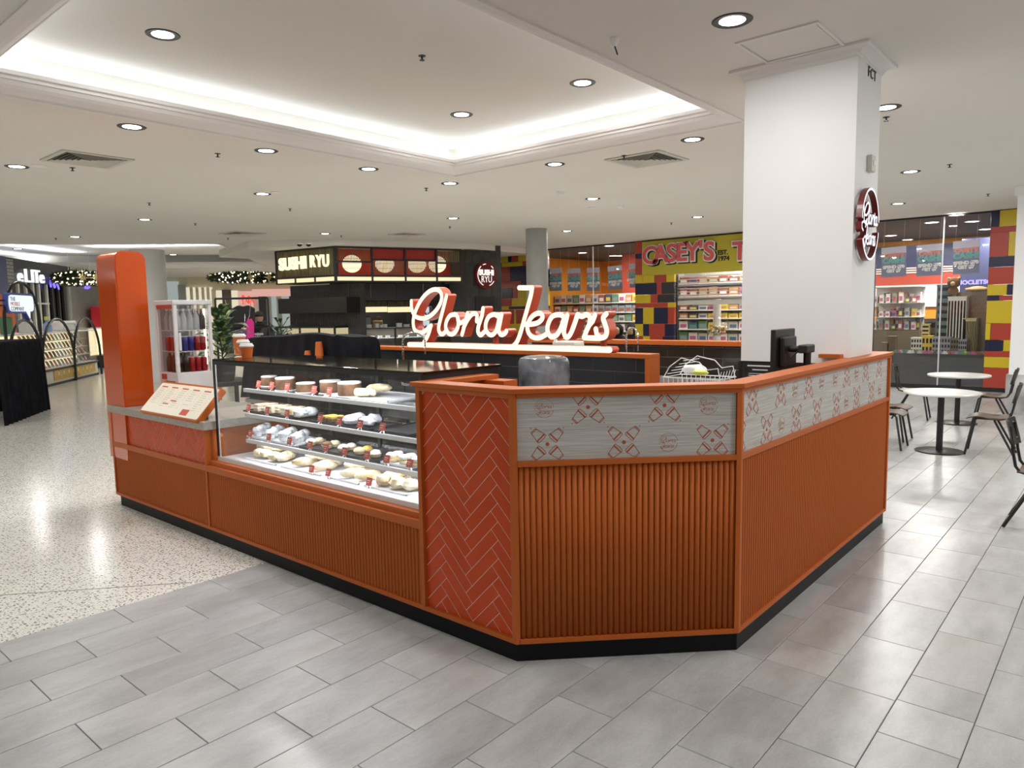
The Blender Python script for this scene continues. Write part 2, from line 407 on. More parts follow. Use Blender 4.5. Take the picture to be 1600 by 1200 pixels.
def coffer(name, c, ax, ay, hx, hy, top, lipz, proj, n):
    # c centre, ax/ay unit axes, hx/hy half sizes of the opening; crown moulding round it, trough, side wall, upper ceiling
    c = Vector(c); ax = Vector(ax); ay = Vector(ay)
    def ring(e, z): return [c+ax*(sx*(hx+e))+ay*(sy*(hy+e))+V(0, 0, z) for sx, sy in ((-1,-1),(1,-1),(1,1),(-1,1))]
    h = lipz-CZ
    prof = [(0.0, CZ), (0.0, CZ-.012), (-.03, CZ-.012), (-.035, CZ+.004)]
    for k in range(6):
        a = k/5*PI/2; prof.append((-.05-(proj-.09)*math.sin(a)**1.0*1.0, CZ+.01+(h-.05)*(1-math.cos(a))))
    prof += [(-proj+.035, lipz-.035), (-proj, lipz-.03), (-proj, lipz), (-proj+.03, lipz), (-proj+.03, lipz-.06), (.02, lipz-.06)]
    m2 = MB(); vs = []
    for e, z in prof: vs += ring(e, z)
    fs = [(i*4+k, i*4+(k+1)%4, (i+1)*4+(k+1)%4, (i+1)*4+k) for i in range(len(prof)-1) for k in range(4)]
    m2.add(vs, fs); struct('trim_%d' % n, m2, 'cornice')
    m3 = MB(); m3.add(ring(.12, CZ+.02)+ring(.12, top), [(k, (k+1)%4, 4+(k+1)%4, 4+k) for k in range(4)]+[(4,5,6,7)])
    struct(name, m3, 'ceiling')
coffer('ceiling_coffer', ((HX0+HX1)/2, (HY0+HY1)/2, 0), (1,0,0), (0,1,0), (HX1-HX0)/2, (HY1-HY0)/2, 3.87, 3.635, .26, 2)
c2 = P2A+dA*8+dB*4.75
coffer('ceiling_coffer_far', (c2.x, c2.y, 0), (dA.x, dA.y, 0), (dB.x, dB.y, 0), 8, 4.75, 3.95, 3.7, .3, 3)
ang = math.atan2(dA.y, dA.x)
for a, b, la in ((8, .15, 0), (8, 9.35, 0), (.15, 4.75, 1), (15.85, 4.75, 1)):
    p = P2A+dA*a+dB*b
    lamp('cove_strip_far', 'AREA', (p.x, p.y, 3.68), 260 if la == 0 else 150, COVE, (PI, 0, -ang if not la else -ang+PI/2), shape='RECTANGLE', size=16 if la == 0 else 9.5, size_y=.06)
# outer walls of the mall far behind and beside
struct('wall_south', MB().box(-9, 40, -9.2, -9, 0, CZ+.5), 'white')
struct('wall_west', MB().box(-9.2, -9, -9, 45, 0, CZ+.5), 'white')
struct('wall_north', MB().box(-9, 40, 45, 45.2, 0, CZ+.5), 'white')
struct('wall_east', MB().box(40, 40.2, -9, 45, 0, CZ+.5), 'white')

# ------------------------------------------------------------------ things on the ceiling
ring_m = MB().lathe([(.076,.004),(.080,-.003),(.116,-.007),(.124,-.002),(.124,.004)], n=24).mesh('rim')
lens_m = MB().lathe([(.0,-.0035),(.079,-.0035),(.079,.006)], n=24, caps=False).mesh('lens')
BEAM = {}
def beam(f):
    if f not in BEAM:
        d = bpy.data.lights.new('downlight_beam', 'AREA'); d.energy = LAMP_W*f; d.color = (1, .99, .965); d.shape = 'DISK'; d.size = .15; BEAM[f] = d
    return BEAM[f]
def lamp_factor(x, y, z):      # made-up power per zone to balance brightness: low in the coffer, high by tables
    if z > 3.6: return .6
    if abs(x-4.433) < .05 and y > 1.5: return .55
    if x > 7 and y < 5.2: return 1.6
    if y < 1.2 and x > 2: return 1.08
    if x < 2.5 and y < 7: return .42
    if y > 8: return .62
    if 6.9 < y < 7.5 and x < 6: return 1.3
    return .85
def downlight(x, y, z, label, power=True):
    t = thing('downlight', (x, y, z), label, 'downlight', 'recessed ceiling downlights')
    link('rim', ring_m.copy() if not ring_m.materials else ring_m, None if ring_m.materials else 'black', t, local=True, smooth=not ring_m.materials)
    link('lens', lens_m, None if lens_m.materials else 'lamp_lens', t, local=True)
    if power:
        o = bpy.data.objects.new('downlight_beam', beam(lamp_factor(x, y, z))); COL.objects.link(o); o.location = (x, y, z-.009)
ring_m.materials.append(M['black']); lens_m.materials.append(M['lamp_lens'])
DL = [(2.961,7.146,CZ,'downlight left of coffer, nearest the square air vent'), (4.355,7.186,CZ,'downlight by coffer edge above the lit far coffer, second of its row'),
 (5.757,7.224,CZ,'third downlight of the row along the coffer edge'), (7.178,7.258,CZ,'downlight just below the corner of the coffer'),
 (7.168,5.44,CZ,'downlight along the coffer edge left of the square vent'), (7.18,3.637,CZ,'downlight between the square vent and the white column'),
 (4.433,1.986,CZ,'big near downlight above the access panel by the column'), (5.819,9.762,CZ,'downlight beside a round ceiling plate'),
 (5.8,13.722,CZ,'small downlight above the orange totem'), (5.93,17.57,CZ,'small far downlight above the phone shop sign'),
 (9.607,13.645,CZ,'small far downlight above the sushi canopy lettering'), (9.852,9.9,CZ,'small downlight above the sushi lanterns'),
 (9.802,6.691,CZ,'small downlight between smoke detector and vent above toy shop'), (13.284,6.608,CZ,'far downlight above the toy shop sign board'),
 (13.351,9.811,CZ,'far downlight beside the grey round column'), (7.29,1.805,CZ,'downlight half hidden behind the white column'),
 (2.634,5.70,3.87,'big near downlight inside the coffer at left'), (5.81,5.67,3.87,'downlight inside the coffer near its far corner'), (5.82,4.08,3.87,'downlight inside the coffer near its right edge'),
 (2.79,8.0+1.9,CZ,'downlight cut by the left edge of the picture')]
for x, y, z, l in DL: downlight(x, y, z, l)
EXTRA = [(2.634,4.08), (2.9,1.98)]+[(x, y) for x in (-7,-3.4,.2,3.8,7.4,11,14.6) for y in (-7,-3.6,-.4) if not (x > 12 and y > -1)]  # downlights added to brighten the hall evenly, beyond the seen ones
EXTRA += [(x, y) for x in (-7,-3.4,-.3) for y in (3.2,6.8,10.4,14,18,22)]+[(11,2.4),(14.3,3.3),(14.4,-.2),(2.2,13.6),(2.2,17.5),(5.9,21.4),(9.6,21),(2.2,25),(7,28),(11,25),(15,29),(12,33)]
for k, (x, y) in enumerate(EXTRA):
    dz = 3.87 if (HX0 < x < HX1 and HY0 < y < HY1) else CZ
    downlight(x, y, dz, 'recessed downlight added to the ceiling to even out the light')
# sprinklers, detectors, plates
spr = MB().lathe([(.0,-.004),(.030,-.004),(.032,0)], n=12).lathe([(.008,-.034),(.008,-.004)], n=8).lathe([(0,-.040),(.022,-.038),(.022,-.034),(.0,-.032)], n=10).mesh('sprinkler'); spr.materials.append(M['black'])
SP = [(4.062,7.675),(3.252,9.548),(5.023,11.684),(6.716,13.688),(6.934,10.806),(7.207,7.767),(5.723,18.096),(10.111,13.753),(8.502,15.816),(10.753,10.905),(7.346,4.577),(13.749,7.427),(7.656,1.893),(10.811,1.913),(14.183,1.946)]
SPL = ['fire sprinkler between the first two downlights of the row','fire sprinkler hanging beside the left square vent','fire sprinkler far left, above the top of the totem','small fire sprinkler right of the downlight over the totem','fire sprinkler in the middle of the left ceiling','fire sprinkler below the coffer corner','fire sprinkler far left beside the last downlight','fire sprinkler beside the downlight over the sushi canopy','tiny fire sprinkler below the far grille','fire sprinkler below the downlight over the lanterns','fire sprinkler at the corner of the right square vent','fire sprinkler above the toy shop wall, left of its sign','fire sprinkler beside the white column, under the hidden downlight','fire sprinkler alone right of the white column','fire sprinkler above the toy shop window at right']
for (x, y), l in zip(SP, SPL): link('sprinkler', spr, None, loc=(x, y, CZ), label=l, cat='sprinkler', group='ceiling sprinklers')
link('sprinkler', spr, None, loc=(4.29, 4.63, 3.87), label='fire sprinkler inside the coffer', cat='sprinkler', group='ceiling sprinklers')
for x, y, r, l in ((2.956,9.679,.09,'round beige plate left of the square vent'), (5.867,9.482,.07,'round beige plate beside the small downlight'), (10.614,7.26,.07,'round plate on ceiling right of centre')):
    MB().lathe([(r*.85,-.012),(r,-.008),(r,0)], (x, y, CZ), 20).build('ceiling_plate', 'cornice', smooth=True, label=l, cat='ceiling plate')
for x, y, l in ((8.844,6.61,'white smoke detector left of the downlight over the toy shop'), (10.857,6.831,'small dark-grilled smoke detector left of the column')):
    t = thing('smoke_detector', (x, y, CZ), l, 'detector')
    MB().lathe([(.06,-.02),(.065,0)], (x, y, CZ), 16).build('base', 'white', t, smooth=True); MB().lathe([(.0,-.05),(.035,-.048),(.045,-.03),(.05,-.02)], (x, y, CZ), 16).build('head', 'white', t, smooth=True)
t = thing('ceiling_sensor', (4.183, 2.678, CZ), 'white ceiling fitting with a short dark cable hanging near the coffer edge', 'sensor')
MB().lathe([(.012,-.05),(.03,-.02),(.034,0)], (4.183,2.678,CZ), 14).build('cap', 'white', t, smooth=True)
MB().tube([(4.183,2.678,CZ-.045),(4.19,2.672,CZ-.07),(4.205,2.668,CZ-.10)], .005, 6).build('cable', 'black', t)
mat('vent_metal', (.62,.60,.54), .5); mat('vent_dark', (.07,.06,.05), .8)
def vent(cx, cy, a, ux, label):
    t = thing('air_vent', (cx, cy, CZ), label, 'air vent')
    fr = frame((cx, cy, CZ), (1,0,0), (0,0,-1), up=(0,1,0))
    mb = MB(); 
    for s0, s1, t0, t1 in ((-a,a,-a,-a+.05),(-a,a,a-.05,a),(-a,-a+.05,-a+.05,a-.05),(a-.05,a,-a+.05,a-.05)): fbox(mb, fr, s0, s1, t0, t1, 0, .015)
    mb.build('frame', 'vent_metal', t); fbox(MB(), fr, -a+.05, a-.05, -a+.05, a-.05, 0, .002).build('throat', 'vent_dark', t)
    n = int((a-.07)/.045)
    for k in range(n):      # concentric louvres
        e = a-.07-k*.045
        m2 = MB()
        for sx, sy in ((1,0),(-1,0),(0,1),(0,-1)):
            c = V(cx+sx*e, cy+sy*e, CZ-.010); al = V(abs(sy), abs(sx), 0)*e
            m2.obox(c, al, (V(sx, sy, 0)*.012+V(0,0,-.009)), V(0,0,.0015))
        m2.build('louvre', 'vent_metal', t)
vent(3.2, 8.93, .36, 0, 'square air vent at left beside the coffer'); vent(7.71, 4.49, .36, 0, 'square air vent between coffer and white column')
vent(8.25, 14.7, .36, 0, 'far air vent above the string of lights'); vent(11.05, 12.6, .3, 0, 'far air vent above the sushi lanterns')
ap = thing('access_panel', (5.07, 1.86, CZ), 'white ceiling access panel beside the column head', 'access panel')
MB().box(4.84,5.30,1.62,2.10,CZ-.006,CZ).build('panel', 'ceiling', ap)
mb = MB()
for b4 in ((4.80,4.83,1.59,2.13),(5.31,5.34,1.59,2.13),(4.83,5.31,1.59,1.61),(4.83,5.31,2.11,2.13)): mb.box(*b4, CZ-.012, CZ)
mb.build('frame', 'cornice', ap)

# ------------------------------------------------------------------ white square column with crown and lower dark tiles
KX0, KX1, KY0, KY1 = 5.43, 6.01, 1.53, 2.325
col = struct('wall_column', MB().box(KX0, KX1, KY0, KY1, 0, CZ), 'column_paint')
mb = MB(); prof = [(.0, 3.425), (.006, 3.425), (.008, 3.432), (.014, 3.434)]+[(.014+.06*(1-math.cos(k/5*PI/2)), 3.436+.04*math.sin(k/5*PI/2)) for k in range(6)]+[(.082, 3.478), (.09, 3.482), (.09, 3.5)]
vs = []
for e, z in prof: vs += [(KX0-e,KY0-e,z),(KX1+e,KY0-e,z),(KX1+e,KY1+e,z),(KX0-e,KY1+e,z)]
mb.add(vs, [(i*4+k, i*4+(k+1)%4, (i+1)*4+(k+1)%4, (i+1)*4+k) for i in range(len(prof)-1) for k in range(4)])
struct('trim_4', mb, 'cornice')
fS = frame((KX0, KY0, 0), (1,0,0), (0,-1,0)); fW = frame((KX0, KY1, 0), (0,-1,0), (-1,0,0))
mat('grey_letter', (.03,.03,.03), .5)
text('column_lettering', 'FCT', fS, .10, 'grey_letter', None, at=(.33, 3.38), sx=1.0, space=1.25, label='small black letters FCT near the top of the white column', cat='lettering')
t = thing('wall_box', (KX0+.33, KY0, 2.7), 'small grey box on the narrow side of the white column', 'box')
fbox(MB(), fS, .28, .38, 2.70, 2.815, 0, .035).build('body', 'vent_metal', t, bevel=.006); fbox(MB(), fS, .31, .35, 2.74, 2.775, .035, .04).build('plate', 'white', t)
# ================================================================== the kiosk
GL = {'G': [[(-5.715, 1.862), (-5.713, 1.784), (-5.67, 1.713), (-5.58, 1.685), (-5.477, 1.693), (-5.374, 1.743), (-5.296, 1.814), (-5.261, 1.884), (-5.276, 1.942), (-5.336, 1.971), (-5.424, 1.96), (-5.522, 1.907), (-5.61, 1.823), (-5.673, 1.726), (-5.697, 1.643), (-5.677, 1.569), (-5.604, 1.538), (-5.531, 1.548), (-5.463, 1.59), (-5.425, 1.61)], [(-5.433, 1.602), (-5.453, 1.553), (-5.491, 1.492), (-5.544, 1.436)]], 'l': [[(-5.193, 1.904), (-5.231, 1.809), (-5.277, 1.698), (-5.316, 1.594), (-5.304, 1.54), (-5.261, 1.526), (-5.202, 1.563)]], 'o': [[(-5.073, 1.72), (-5.148, 1.709), (-5.203, 1.65), (-5.213, 1.583), (-5.17, 1.53), (-5.102, 1.533), (-5.05, 1.587), (-5.035, 1.653), (-5.055, 1.708), (-5.088, 1.722)], [(-5.042, 1.665), (-5.004, 1.634), (-4.955, 1.657)]], 'r': [[(-4.909, 1.728), (-4.936, 1.657), (-4.965, 1.583), (-4.99, 1.523)], [(-4.968, 1.587), (-4.911, 1.665), (-4.85, 1.718), (-4.802, 1.725), (-4.782, 1.702), (-4.789, 1.653)]], 'i': [[(-4.702, 1.773), (-4.711, 1.732)], [(-4.716, 1.709), (-4.742, 1.656), (-4.77, 1.595), (-4.773, 1.546), (-4.74, 1.521), (-4.687, 1.554)]], 'a': [[(-4.521, 1.7), (-4.565, 1.715), (-4.632, 1.693), (-4.672, 1.626), (-4.665, 1.558), (-4.606, 1.522), (-4.544, 1.558), (-4.512, 1.633), (-4.496, 1.7)], [(-4.469, 1.714), (-4.49, 1.64), (-4.509, 1.566), (-4.48, 1.527), (-4.435, 1.538), (-4.413, 1.561)]], 'J': [[(-4.252, 1.952), (-4.175, 1.949), (-4.099, 1.947)], [(-4.099, 1.947), (-4.118, 1.873), (-4.157, 1.769), (-4.201, 1.656), (-4.242, 1.55), (-4.289, 1.462), (-4.346, 1.414)]], 'e': [[(-4.187, 1.622), (-4.103, 1.624), (-4.031, 1.641), (-3.988, 1.678), (-4.001, 1.715), (-4.054, 1.717), (-4.117, 1.682), (-4.16, 1.611), (-4.149, 1.547), (-4.096, 1.507), (-4.024, 1.503), (-3.948, 1.533)]], 'a2': [[(-3.757, 1.691), (-3.802, 1.706), (-3.875, 1.692), (-3.921, 1.633), (-3.933, 1.567), (-3.896, 1.514), (-3.836, 1.527), (-3.79, 1.582), (-3.757, 1.655)], [(-3.716, 1.698), (-3.738, 1.626), (-3.754, 1.553), (-3.727, 1.509), (-3.687, 1.536), (-3.646, 1.611), (-3.61, 1.7)]], 'n': [[(-3.607, 1.704), (-3.633, 1.64), (-3.664, 1.575)], [(-3.607, 1.704), (-3.562, 1.689), (-3.519, 1.703), (-3.481, 1.682), (-3.486, 1.625), (-3.516, 1.569), (-3.541, 1.514)], [(-3.43, 1.699), (-3.456, 1.646), (-3.486, 1.618)]], 's': [[(-3.318, 1.708), (-3.348, 1.674), (-3.33, 1.622), (-3.314, 1.57), (-3.327, 1.525), (-3.377, 1.508), (-3.461, 1.507), (-3.541, 1.509)], [(-3.422, 1.583), (-3.414, 1.542), (-3.381, 1.512)]]}
A_ = V(2.615, 2.26); B_ = V(3.42, 1.455); C_ = V(6.27, 1.455)
FL = frame((2.615, 2.26, 0), (0,1,0), (-1,0,0))
FC = frame((2.615, 2.26, 0), (1,-1,0), (-1,-1,0)); LC = .805*math.sqrt(2)
FR = frame((3.42, 1.455, 0), (1,0,0), (0,-1,0)); LR = 2.85
kio = thing('kiosk_counter', (2.615, 2.26, 0), 'orange coffee kiosk counter with fluted and herringbone panels and black plinth', 'kiosk')
strip([(2.615,7.13), (2.615,2.26), (3.42,1.455), (6.25,1.455), (6.25,2.4)], -.012, .06, 0, .095).build('plinth', 'plinth', kio)
# the backing walls (carcass)
cb = MB(); strip([(2.615,2.96), (2.615,2.26), (3.42,1.455), (6.27,1.455), (6.27,1.62)], -.022, .10, .092, 1.35, cb); cb.build('carcass', 'orange', kio)
MB().box(2.637, 3.40, 2.96, 5.40, .092, .60).build('case_base', 'orange', kio)
MB().box(2.637, 3.40, 5.40, 7.205, .092, .875).build('low_cupboard', 'orange', kio)
# ledge on top, with its returns
ld = MB(); strip([(2.615,2.98), (2.615,2.26), (3.42,1.455), (6.27,1.455), (6.27,1.66)], .014, .115, 1.350, 1.374, ld); ld.build('ledge', 'orange', kio, bevel=.003)
MB().box(2.73, 3.20, 2.865, 2.98, 1.350, 1.374).build('ledge_return', 'orange', kio)
MB().box(2.73, 3.08, 2.90, 2.96, .6, 1.350).box(3.08, 3.20, 2.72, 2.97, .3, 1.349).build('wing_wall', 'orange', kio)
MB().box(5.36, 6.155, 1.571, 1.60, 1.374, 1.40).box(5.36, 5.425, 1.60, 1.72, 1.374, 1.40).build('column_upstand', 'orange', kio)
# frame members
def rails(fr, L, zs, posts, w_=.026, d=.0, top=1.35, name='rail'):
    for z0, z1 in zs: fbox(MB(), fr, .0, L, z0, z1, -.03, d).build('rail', 'orange', kio, bevel=.0015)
    for s in posts: fbox(MB(), fr, s-w_/2, s+w_/2, .092, top, -.03, d+.001).build('post', 'orange', kio, bevel=.0015)
fbox(MB(), FC, .018, LC-.018, .092, .117, -.03, 0).build('rail', 'orange', kio, bevel=.0015)
fbox(MB(), FC, .018, LC-.018, .990, 1.018, -.03, 0).build('rail', 'orange', kio, bevel=.0015)
fbox(MB(), FC, .018, LC-.018, 1.328, 1.35, -.03, 0).build('rail', 'orange', kio, bevel=.0015)
for P_, nn in ((A_, V(-1, -.4142)), (B_, V(-.4142, -1))):      # corner posts
    pass
def corner_post(P, d1, d2, nm='post'):
    a = P+d1*.024; b = P+d2*.024; i = P+(d1+d2)*.05
    MB().prism([(a.x,a.y,.092),(P.x,P.y,.092),(b.x,b.y,.092),(i.x,i.y,.092)], (0,0,1.35-.092)).build(nm, 'orange', kio, bevel=.0015)
uC = V(1,-1).normalized()
corner_post(A_, V(0,1), uC); corner_post(B_, -uC, V(1,0))
fbox(MB(), FR, .02, LR, .092, .117, -.03, 0).build('rail', 'orange', kio, bevel=.0015)
fbox(MB(), FR, .02, LR, .990, 1.018, -.03, 0).build('rail', 'orange', kio, bevel=.0015)
fbox(MB(), FR, .02, LR, 1.328, 1.35, -.03, 0).build('rail', 'orange', kio, bevel=.0015)
fbox(MB(), FR, LR-.03, LR, .092, 1.35, -.06, .002).build('post', 'orange', kio, bevel=.0015)
# left face: y = s + 2.26
for s0, s1, z0, z1 in ((.02,.68,.092,.117), (.02,.68,1.325,1.35), (.685,4.945,.092,.117), (.685,4.945,.552,.60)): fbox(MB(), FL, s0, s1, z0, z1, -.03, 0).build('rail', 'orange', kio, bevel=.0015)
fbox(MB(), FL, .662, .692, .092, 1.35, -.035, .001).build('post', 'orange', kio, bevel=.0015)
fbox(MB(), FL, 3.125, 3.15, .092, .875, -.045, .001).build('post', 'orange', kio, bevel=.0015)
fbox(MB(), FL, 4.92, 4.945, .092, .875, -.045, .001).build('post', 'orange', kio, bevel=.0015)
MB().box(2.64, 2.70, 2.95, 5.40, .595, .635).build('sill', 'orange', kio, bevel=.002)
# flutes
def flute(h, w_):
    n = 6; r = w_/2
    vs = []
    for z in (0, h): vs += [(-r*math.cos(PI*k/n)*.93, -r*math.sin(PI*k/n)*.9, z) for k in range(n+1)]
    return vs, [(k, k+1, n+2+k, n+1+k) for k in range(n)]+[tuple(range(n, -1, -1)), tuple(range(n+1, 2*n+2))]
def fl_tf(fr, s, z0, vs, d=-.021): return [fr(s+v[0], z0+v[2], d-v[1]) for v in vs]
N_ = 37; s0, s1 = .024, LC-.024; pw = (s1-s0)/N_
vs, fs = flute(.873, pw); fm = MB(); fm.add([(FC.u*v[0]-FC.n*v[1])+V(0,0,v[2]) for v in vs], fs)
fme = fm.mesh('flute'); fme.materials.append(M['orange_flute'])
for p in fme.polygons: p.use_smooth = abs(p.normal.z) < .5
base_c = kio.location
for k in range(N_):
    link('flute', fme, None, kio, local=True, loc=FC(s0+(k+.5)*pw, .117, -.021)-base_c)
def flute_panel(fr, s0, s1, z0, z1, n):
    w_ = (s1-s0)/n; mb = MB(); vs, fs = flute(z1-z0, w_*.94)
    for k in range(n): mb.add(fl_tf(fr, s0+(k+.5)*w_, z0, vs), fs)
    mb.build('fluted_panel', 'orange_flute', kio, smooth=True, kind='stuff')
flute_panel(FR, .024, LR-.032, .117, .99, 96); flute_panel(FL, .694, 3.124, .117, .552, 83); flute_panel(FL, 3.152, 4.918, .117, .552, 60)
# herringbone tiles, each tile its own piece, set on a pale grout bed
def herring(fr, s0, s1, z0, z1, W, K, seed):
    fbox(MB(), fr, s0, s1, z0, z1, -.024, -.0215).build('grout_bed', 'grout_pale', kio)
    g = .0034; L = W*K; c = math.cos(PI/4)
    def rot(x, y): return ((x-y)*c+(s0+s1)/2+seed[0], (x+y)*c+(z0+z1)/2+seed[1])
    for i in range(-50, 51):
        for j in range(-9, 10):
            # horizontal then vertical bricks of the herringbone lattice
            ox = i*W+j*L; oy = i*W-j*L
            for rc in ((ox, oy, L, W), (ox+L, oy+W-L, W, L)) if False else ((ox, oy, L, W), (ox-W, oy, W, L)):
                x, y, a, b = rc
                q = [rot(x+g/2, y+g/2), rot(x+a-g/2, y+g/2), rot(x+a-g/2, y+b-g/2), rot(x+g/2, y+b-g/2)]
                q = clip(q, s0, s1, z0, z1)
                if len(q) < 3: continue
                ar = abs(sum(q[k-1][0]*q[k][1]-q[k][0]*q[k-1][1] for k in range(len(q))))/2
                if ar < 2e-4: continue
                MB().prism([fr(p[0], p[1], -.0215) for p in q], fr.n*.0008).build('herringbone_tile', 'orange_tile', kio)
herring(FL, .026, .661, .117, 1.325, .0675, 4, (.02, .02))
herring(FL, 3.152, 4.918, .60, .875, .0675, 4, (.05, 0))
# printed wood-look panels
def cross(mb, fr, s, z, lim):
    for a in (PI/4, 3*PI/4, 5*PI/4, 7*PI/4):
        ca, sa = math.cos(a), math.sin(a)
        def P(r, t): return (s+ca*r-sa*t, z+sa*r+ca*t)
        def ln(*pts):
            for p, q in zip(pts, pts[1:]):
                p_, q_ = Vector(p), Vector(q); t = (q_-p_).normalized(); nn = Vector((-t.y, t.x))*.0015
                poly = clip([tuple(p_-nn), tuple(q_-nn), tuple(q_+nn), tuple(p_+nn)], *lim)
                if len(poly) >= 3: mb.prism([fr(x, y, -.0185) for x, y in poly], fr.n*.0006)
        def fill(*pts):
            poly = clip(list(pts), *lim)
            if len(poly) >= 3: mb.prism([fr(x, y, -.0185) for x, y in poly], fr.n*.0006)
        ln(P(.044,.025), P(.097,.0155), P(.097,-.0155), P(.044,-.025)); ln(P(.091,.016), P(.091,-.016))
        fill(P(.042,.027), P(.049,.0265), P(.049,-.0265), P(.042,-.027))
        ln(P(.042,.027), P(.034,.023), P(.032,0), P(.034,-.023), P(.042,-.027))
        d = P(.112, 0); fill(*[(d[0]+.003*math.cos(2*PI*k/8), d[1]+.003*math.sin(2*PI*k/8)) for k in range(8)])
    mb.prism([fr(s+.0098*math.cos(2*PI*k/14), z+.0098*math.sin(2*PI*k/14), -.0185) for k in range(14)], fr.n*.0006)
def logo_strokes(s, z, r):
    # the round script emblem: ring, two lines of script
    out = []
    k1 = 1.72*r/1.35; 
    for key in 'Gloria':
        for st in GL[key]: out.append([((p[0]+5.07)*k1+s, (p[1]-1.72)*k1+z+.26*r) for p in spline(st, 4)])
    k2 = 1.42*r/1.15
    for key in ('J', 'e', 'a2', 'n', 's'):
        for st in GL[key]: out.append([((p[0]+3.78)*k2+s+.02*r, (p[1]-1.70)*k2+z-.33*r) for p in spline(st, 4)])
    out.append([(s-.86*r, z-.22*r), (s-1.0*r, z-.16*r), (s-1.02*r, z-.02*r), (s-.8*r, z+.04*r), (s-.6*r, z-.02*r)])
    out.append([(s-.7*r, z-.62*r), (s-.8*r, z-.45*r), (s-.62*r, z-.36*r), (s-.45*r, z-.5*r)])
    out.append([(s+r*math.cos(a), z+r*math.sin(a)) for a in [math.radians(8+k*164/24) for k in range(25)]])
    out.append([(s+r*math.cos(a), z+r*math.sin(a)) for a in [math.radians(208+k*140/20) for k in range(21)]])
    return out
def logo(mb, fr, s, z, r=.046, w_=.0015, d0=-.0179, d1=-.0185):
    for st in logo_strokes(s, z, r): mb.ribbon(fr, st, w_, d0, d1, cap=2)
PR = {}
for fr, L0, L1, crs, lgs in (
  (FC, .024, LC-.024, ((.374,1.274),(.754,1.273),(.172,1.097),(.551,1.095),(.997,1.091)), ((.159,1.273),(.975,1.268),(.774,1.088))),
  (FR, .022, LR-.032, tuple((x-3.42, z) for x, z in ((3.592,1.273),(3.983,1.273),(4.432,1.273),(5.187,1.273),(5.637,1.273),(6.001,1.273),(3.431,1.095),(3.789,1.092),(4.235,1.095),(4.596,1.095),(4.978,1.095),(5.429,1.095),(5.807,1.095))),
   tuple((x-3.42, z) for x, z in ((4.204,1.268),(4.667,1.268),(4.936,1.268),(5.411,1.268),(4.003,1.088),(5.188,1.088),(6.03,1.09))))):
    pn = fbox(MB(), fr, L0, L1, 1.018, 1.328, -.03, -.0185).build('printed_panel', 'wood_grey', kio, label='grey wood-look panel printed with red cups and round script emblems')
    lim = (L0, L1, 1.018, 1.328)
    for s, z in crs:
        mb = MB(); cross(mb, fr, s, z, lim); mb.build('cup_motif', 'print_red', pn, kind='stuff')
    for s, z in lgs:
        mb = MB(); logo(mb, fr, s, z); mb.build('script_emblem', 'print_red', pn, kind='stuff')
# serving counter of the low end
MB().box(2.60, 3.42, 5.36, 7.235, .875, .94).build('serving_top', 'counter_stone', kio, bevel=.003, label='grey stone-look serving top')
# ------------------------------------------------------------------ totem
def rrect(x0, x1, z0, z1, r, n=6, rb=None):
    P = []
    for cx, cz, a0 in ((x1-r, z1-r, 0), (x0+r, z1-r, 90)): P += [(cx+r*math.cos(math.radians(a0+90*k/n)), cz+r*math.sin(math.radians(a0+90*k/n))) for k in range(n+1)]
    rb = rb or .002
    for cx, cz, a0 in ((x0+rb, z0+rb, 180), (x1-rb, z0+rb, 270)): P += [(cx+rb*math.cos(math.radians(a0+90*k/2)), cz+rb*math.sin(math.radians(a0+90*k/2))) for k in range(3)]
    return P
tt = thing('totem', (2.75, 7.07, .45), 'tall glossy orange totem with rounded top at the end of the kiosk', 'totem')
MB().prism([(x, 6.875, z) for x, z in rrect(2.618, 2.885, .45, 2.335, .075)], (0, .40, 0)).build('body', 'orange_gloss', tt, smooth=True)
MB().prism([(x, 6.868, z) for x, z in rrect(2.628, 2.875, .945, 2.325, .066)], (0, .007, 0)).build('face_panel', 'orange_gloss', tt, smooth=True)
# ------------------------------------------------------------------ menu board lying tilted on the serving top
mn = thing('menu_board', (2.68, 5.94, .94), 'slanted cream menu board with orange frame on the serving top', 'menu board')
du = V(2.80-2.575, 0, 1.185-.945); Lm = du.length; du.normalize(); nm_ = V(-du.z, 0, du.x)
fm_ = frame((2.575, 6.455, .945), (0,-1,0), nm_, up=du)
pts = rrect(0, 1.035, 0, Lm, .02, 4, .02)
MB().prism([fm_(s, t, 0) for s, t in pts], -nm_*.05).build('body', 'orange', mn, bevel=.002)
mat('menu_cream', (.88, .83, .70), .35); mat('menu_ink', (.35,.20,.14), .6); mat('menu_red', (.60,.10,.06), .5); mat('menu_grey', (.45,.42,.38), .6)
face = MB().prism([fm_(s, t, .0) for s, t in rrect(.012, 1.02, .012, Lm-.02, .015, 4, .015)], nm_*.003).build('menu_sheet', 'menu_cream', mn)
mi = MB(); mr_ = MB(); rg = random.Random(3)
for c in range(5):
    s = .06+c*.19; top = Lm-.05
    fbox(mr_, fm_, s, s+.11, top-.012, top, .003, .0036)
    for k in range(9):
        t0 = top-.028-k*.0205
        if t0 < .05 or (c in (2, 3) and k in (5,)) : continue
        if (c == 3 and k > 6) or (c == 0 and k > 7): continue
        fbox(mi, fm_, s+.004, s+.06+rg.random()*.05, t0-.0028, t0, .003, .0034); fbox(mi, fm_, s+.14, s+.152, t0-.0028, t0, .003, .0034)
fbox(mr_, fm_, .40, .50, .14, .152, .003, .0038); fbox(mr_, fm_, .70, .82, .03, .085, .003, .0038); fbox(mr_, fm_, .30, .40, .105, .116, .003, .0038)
mi.build('menu_text', 'menu_grey', face); mr_.build('menu_heading', 'menu_red', face)
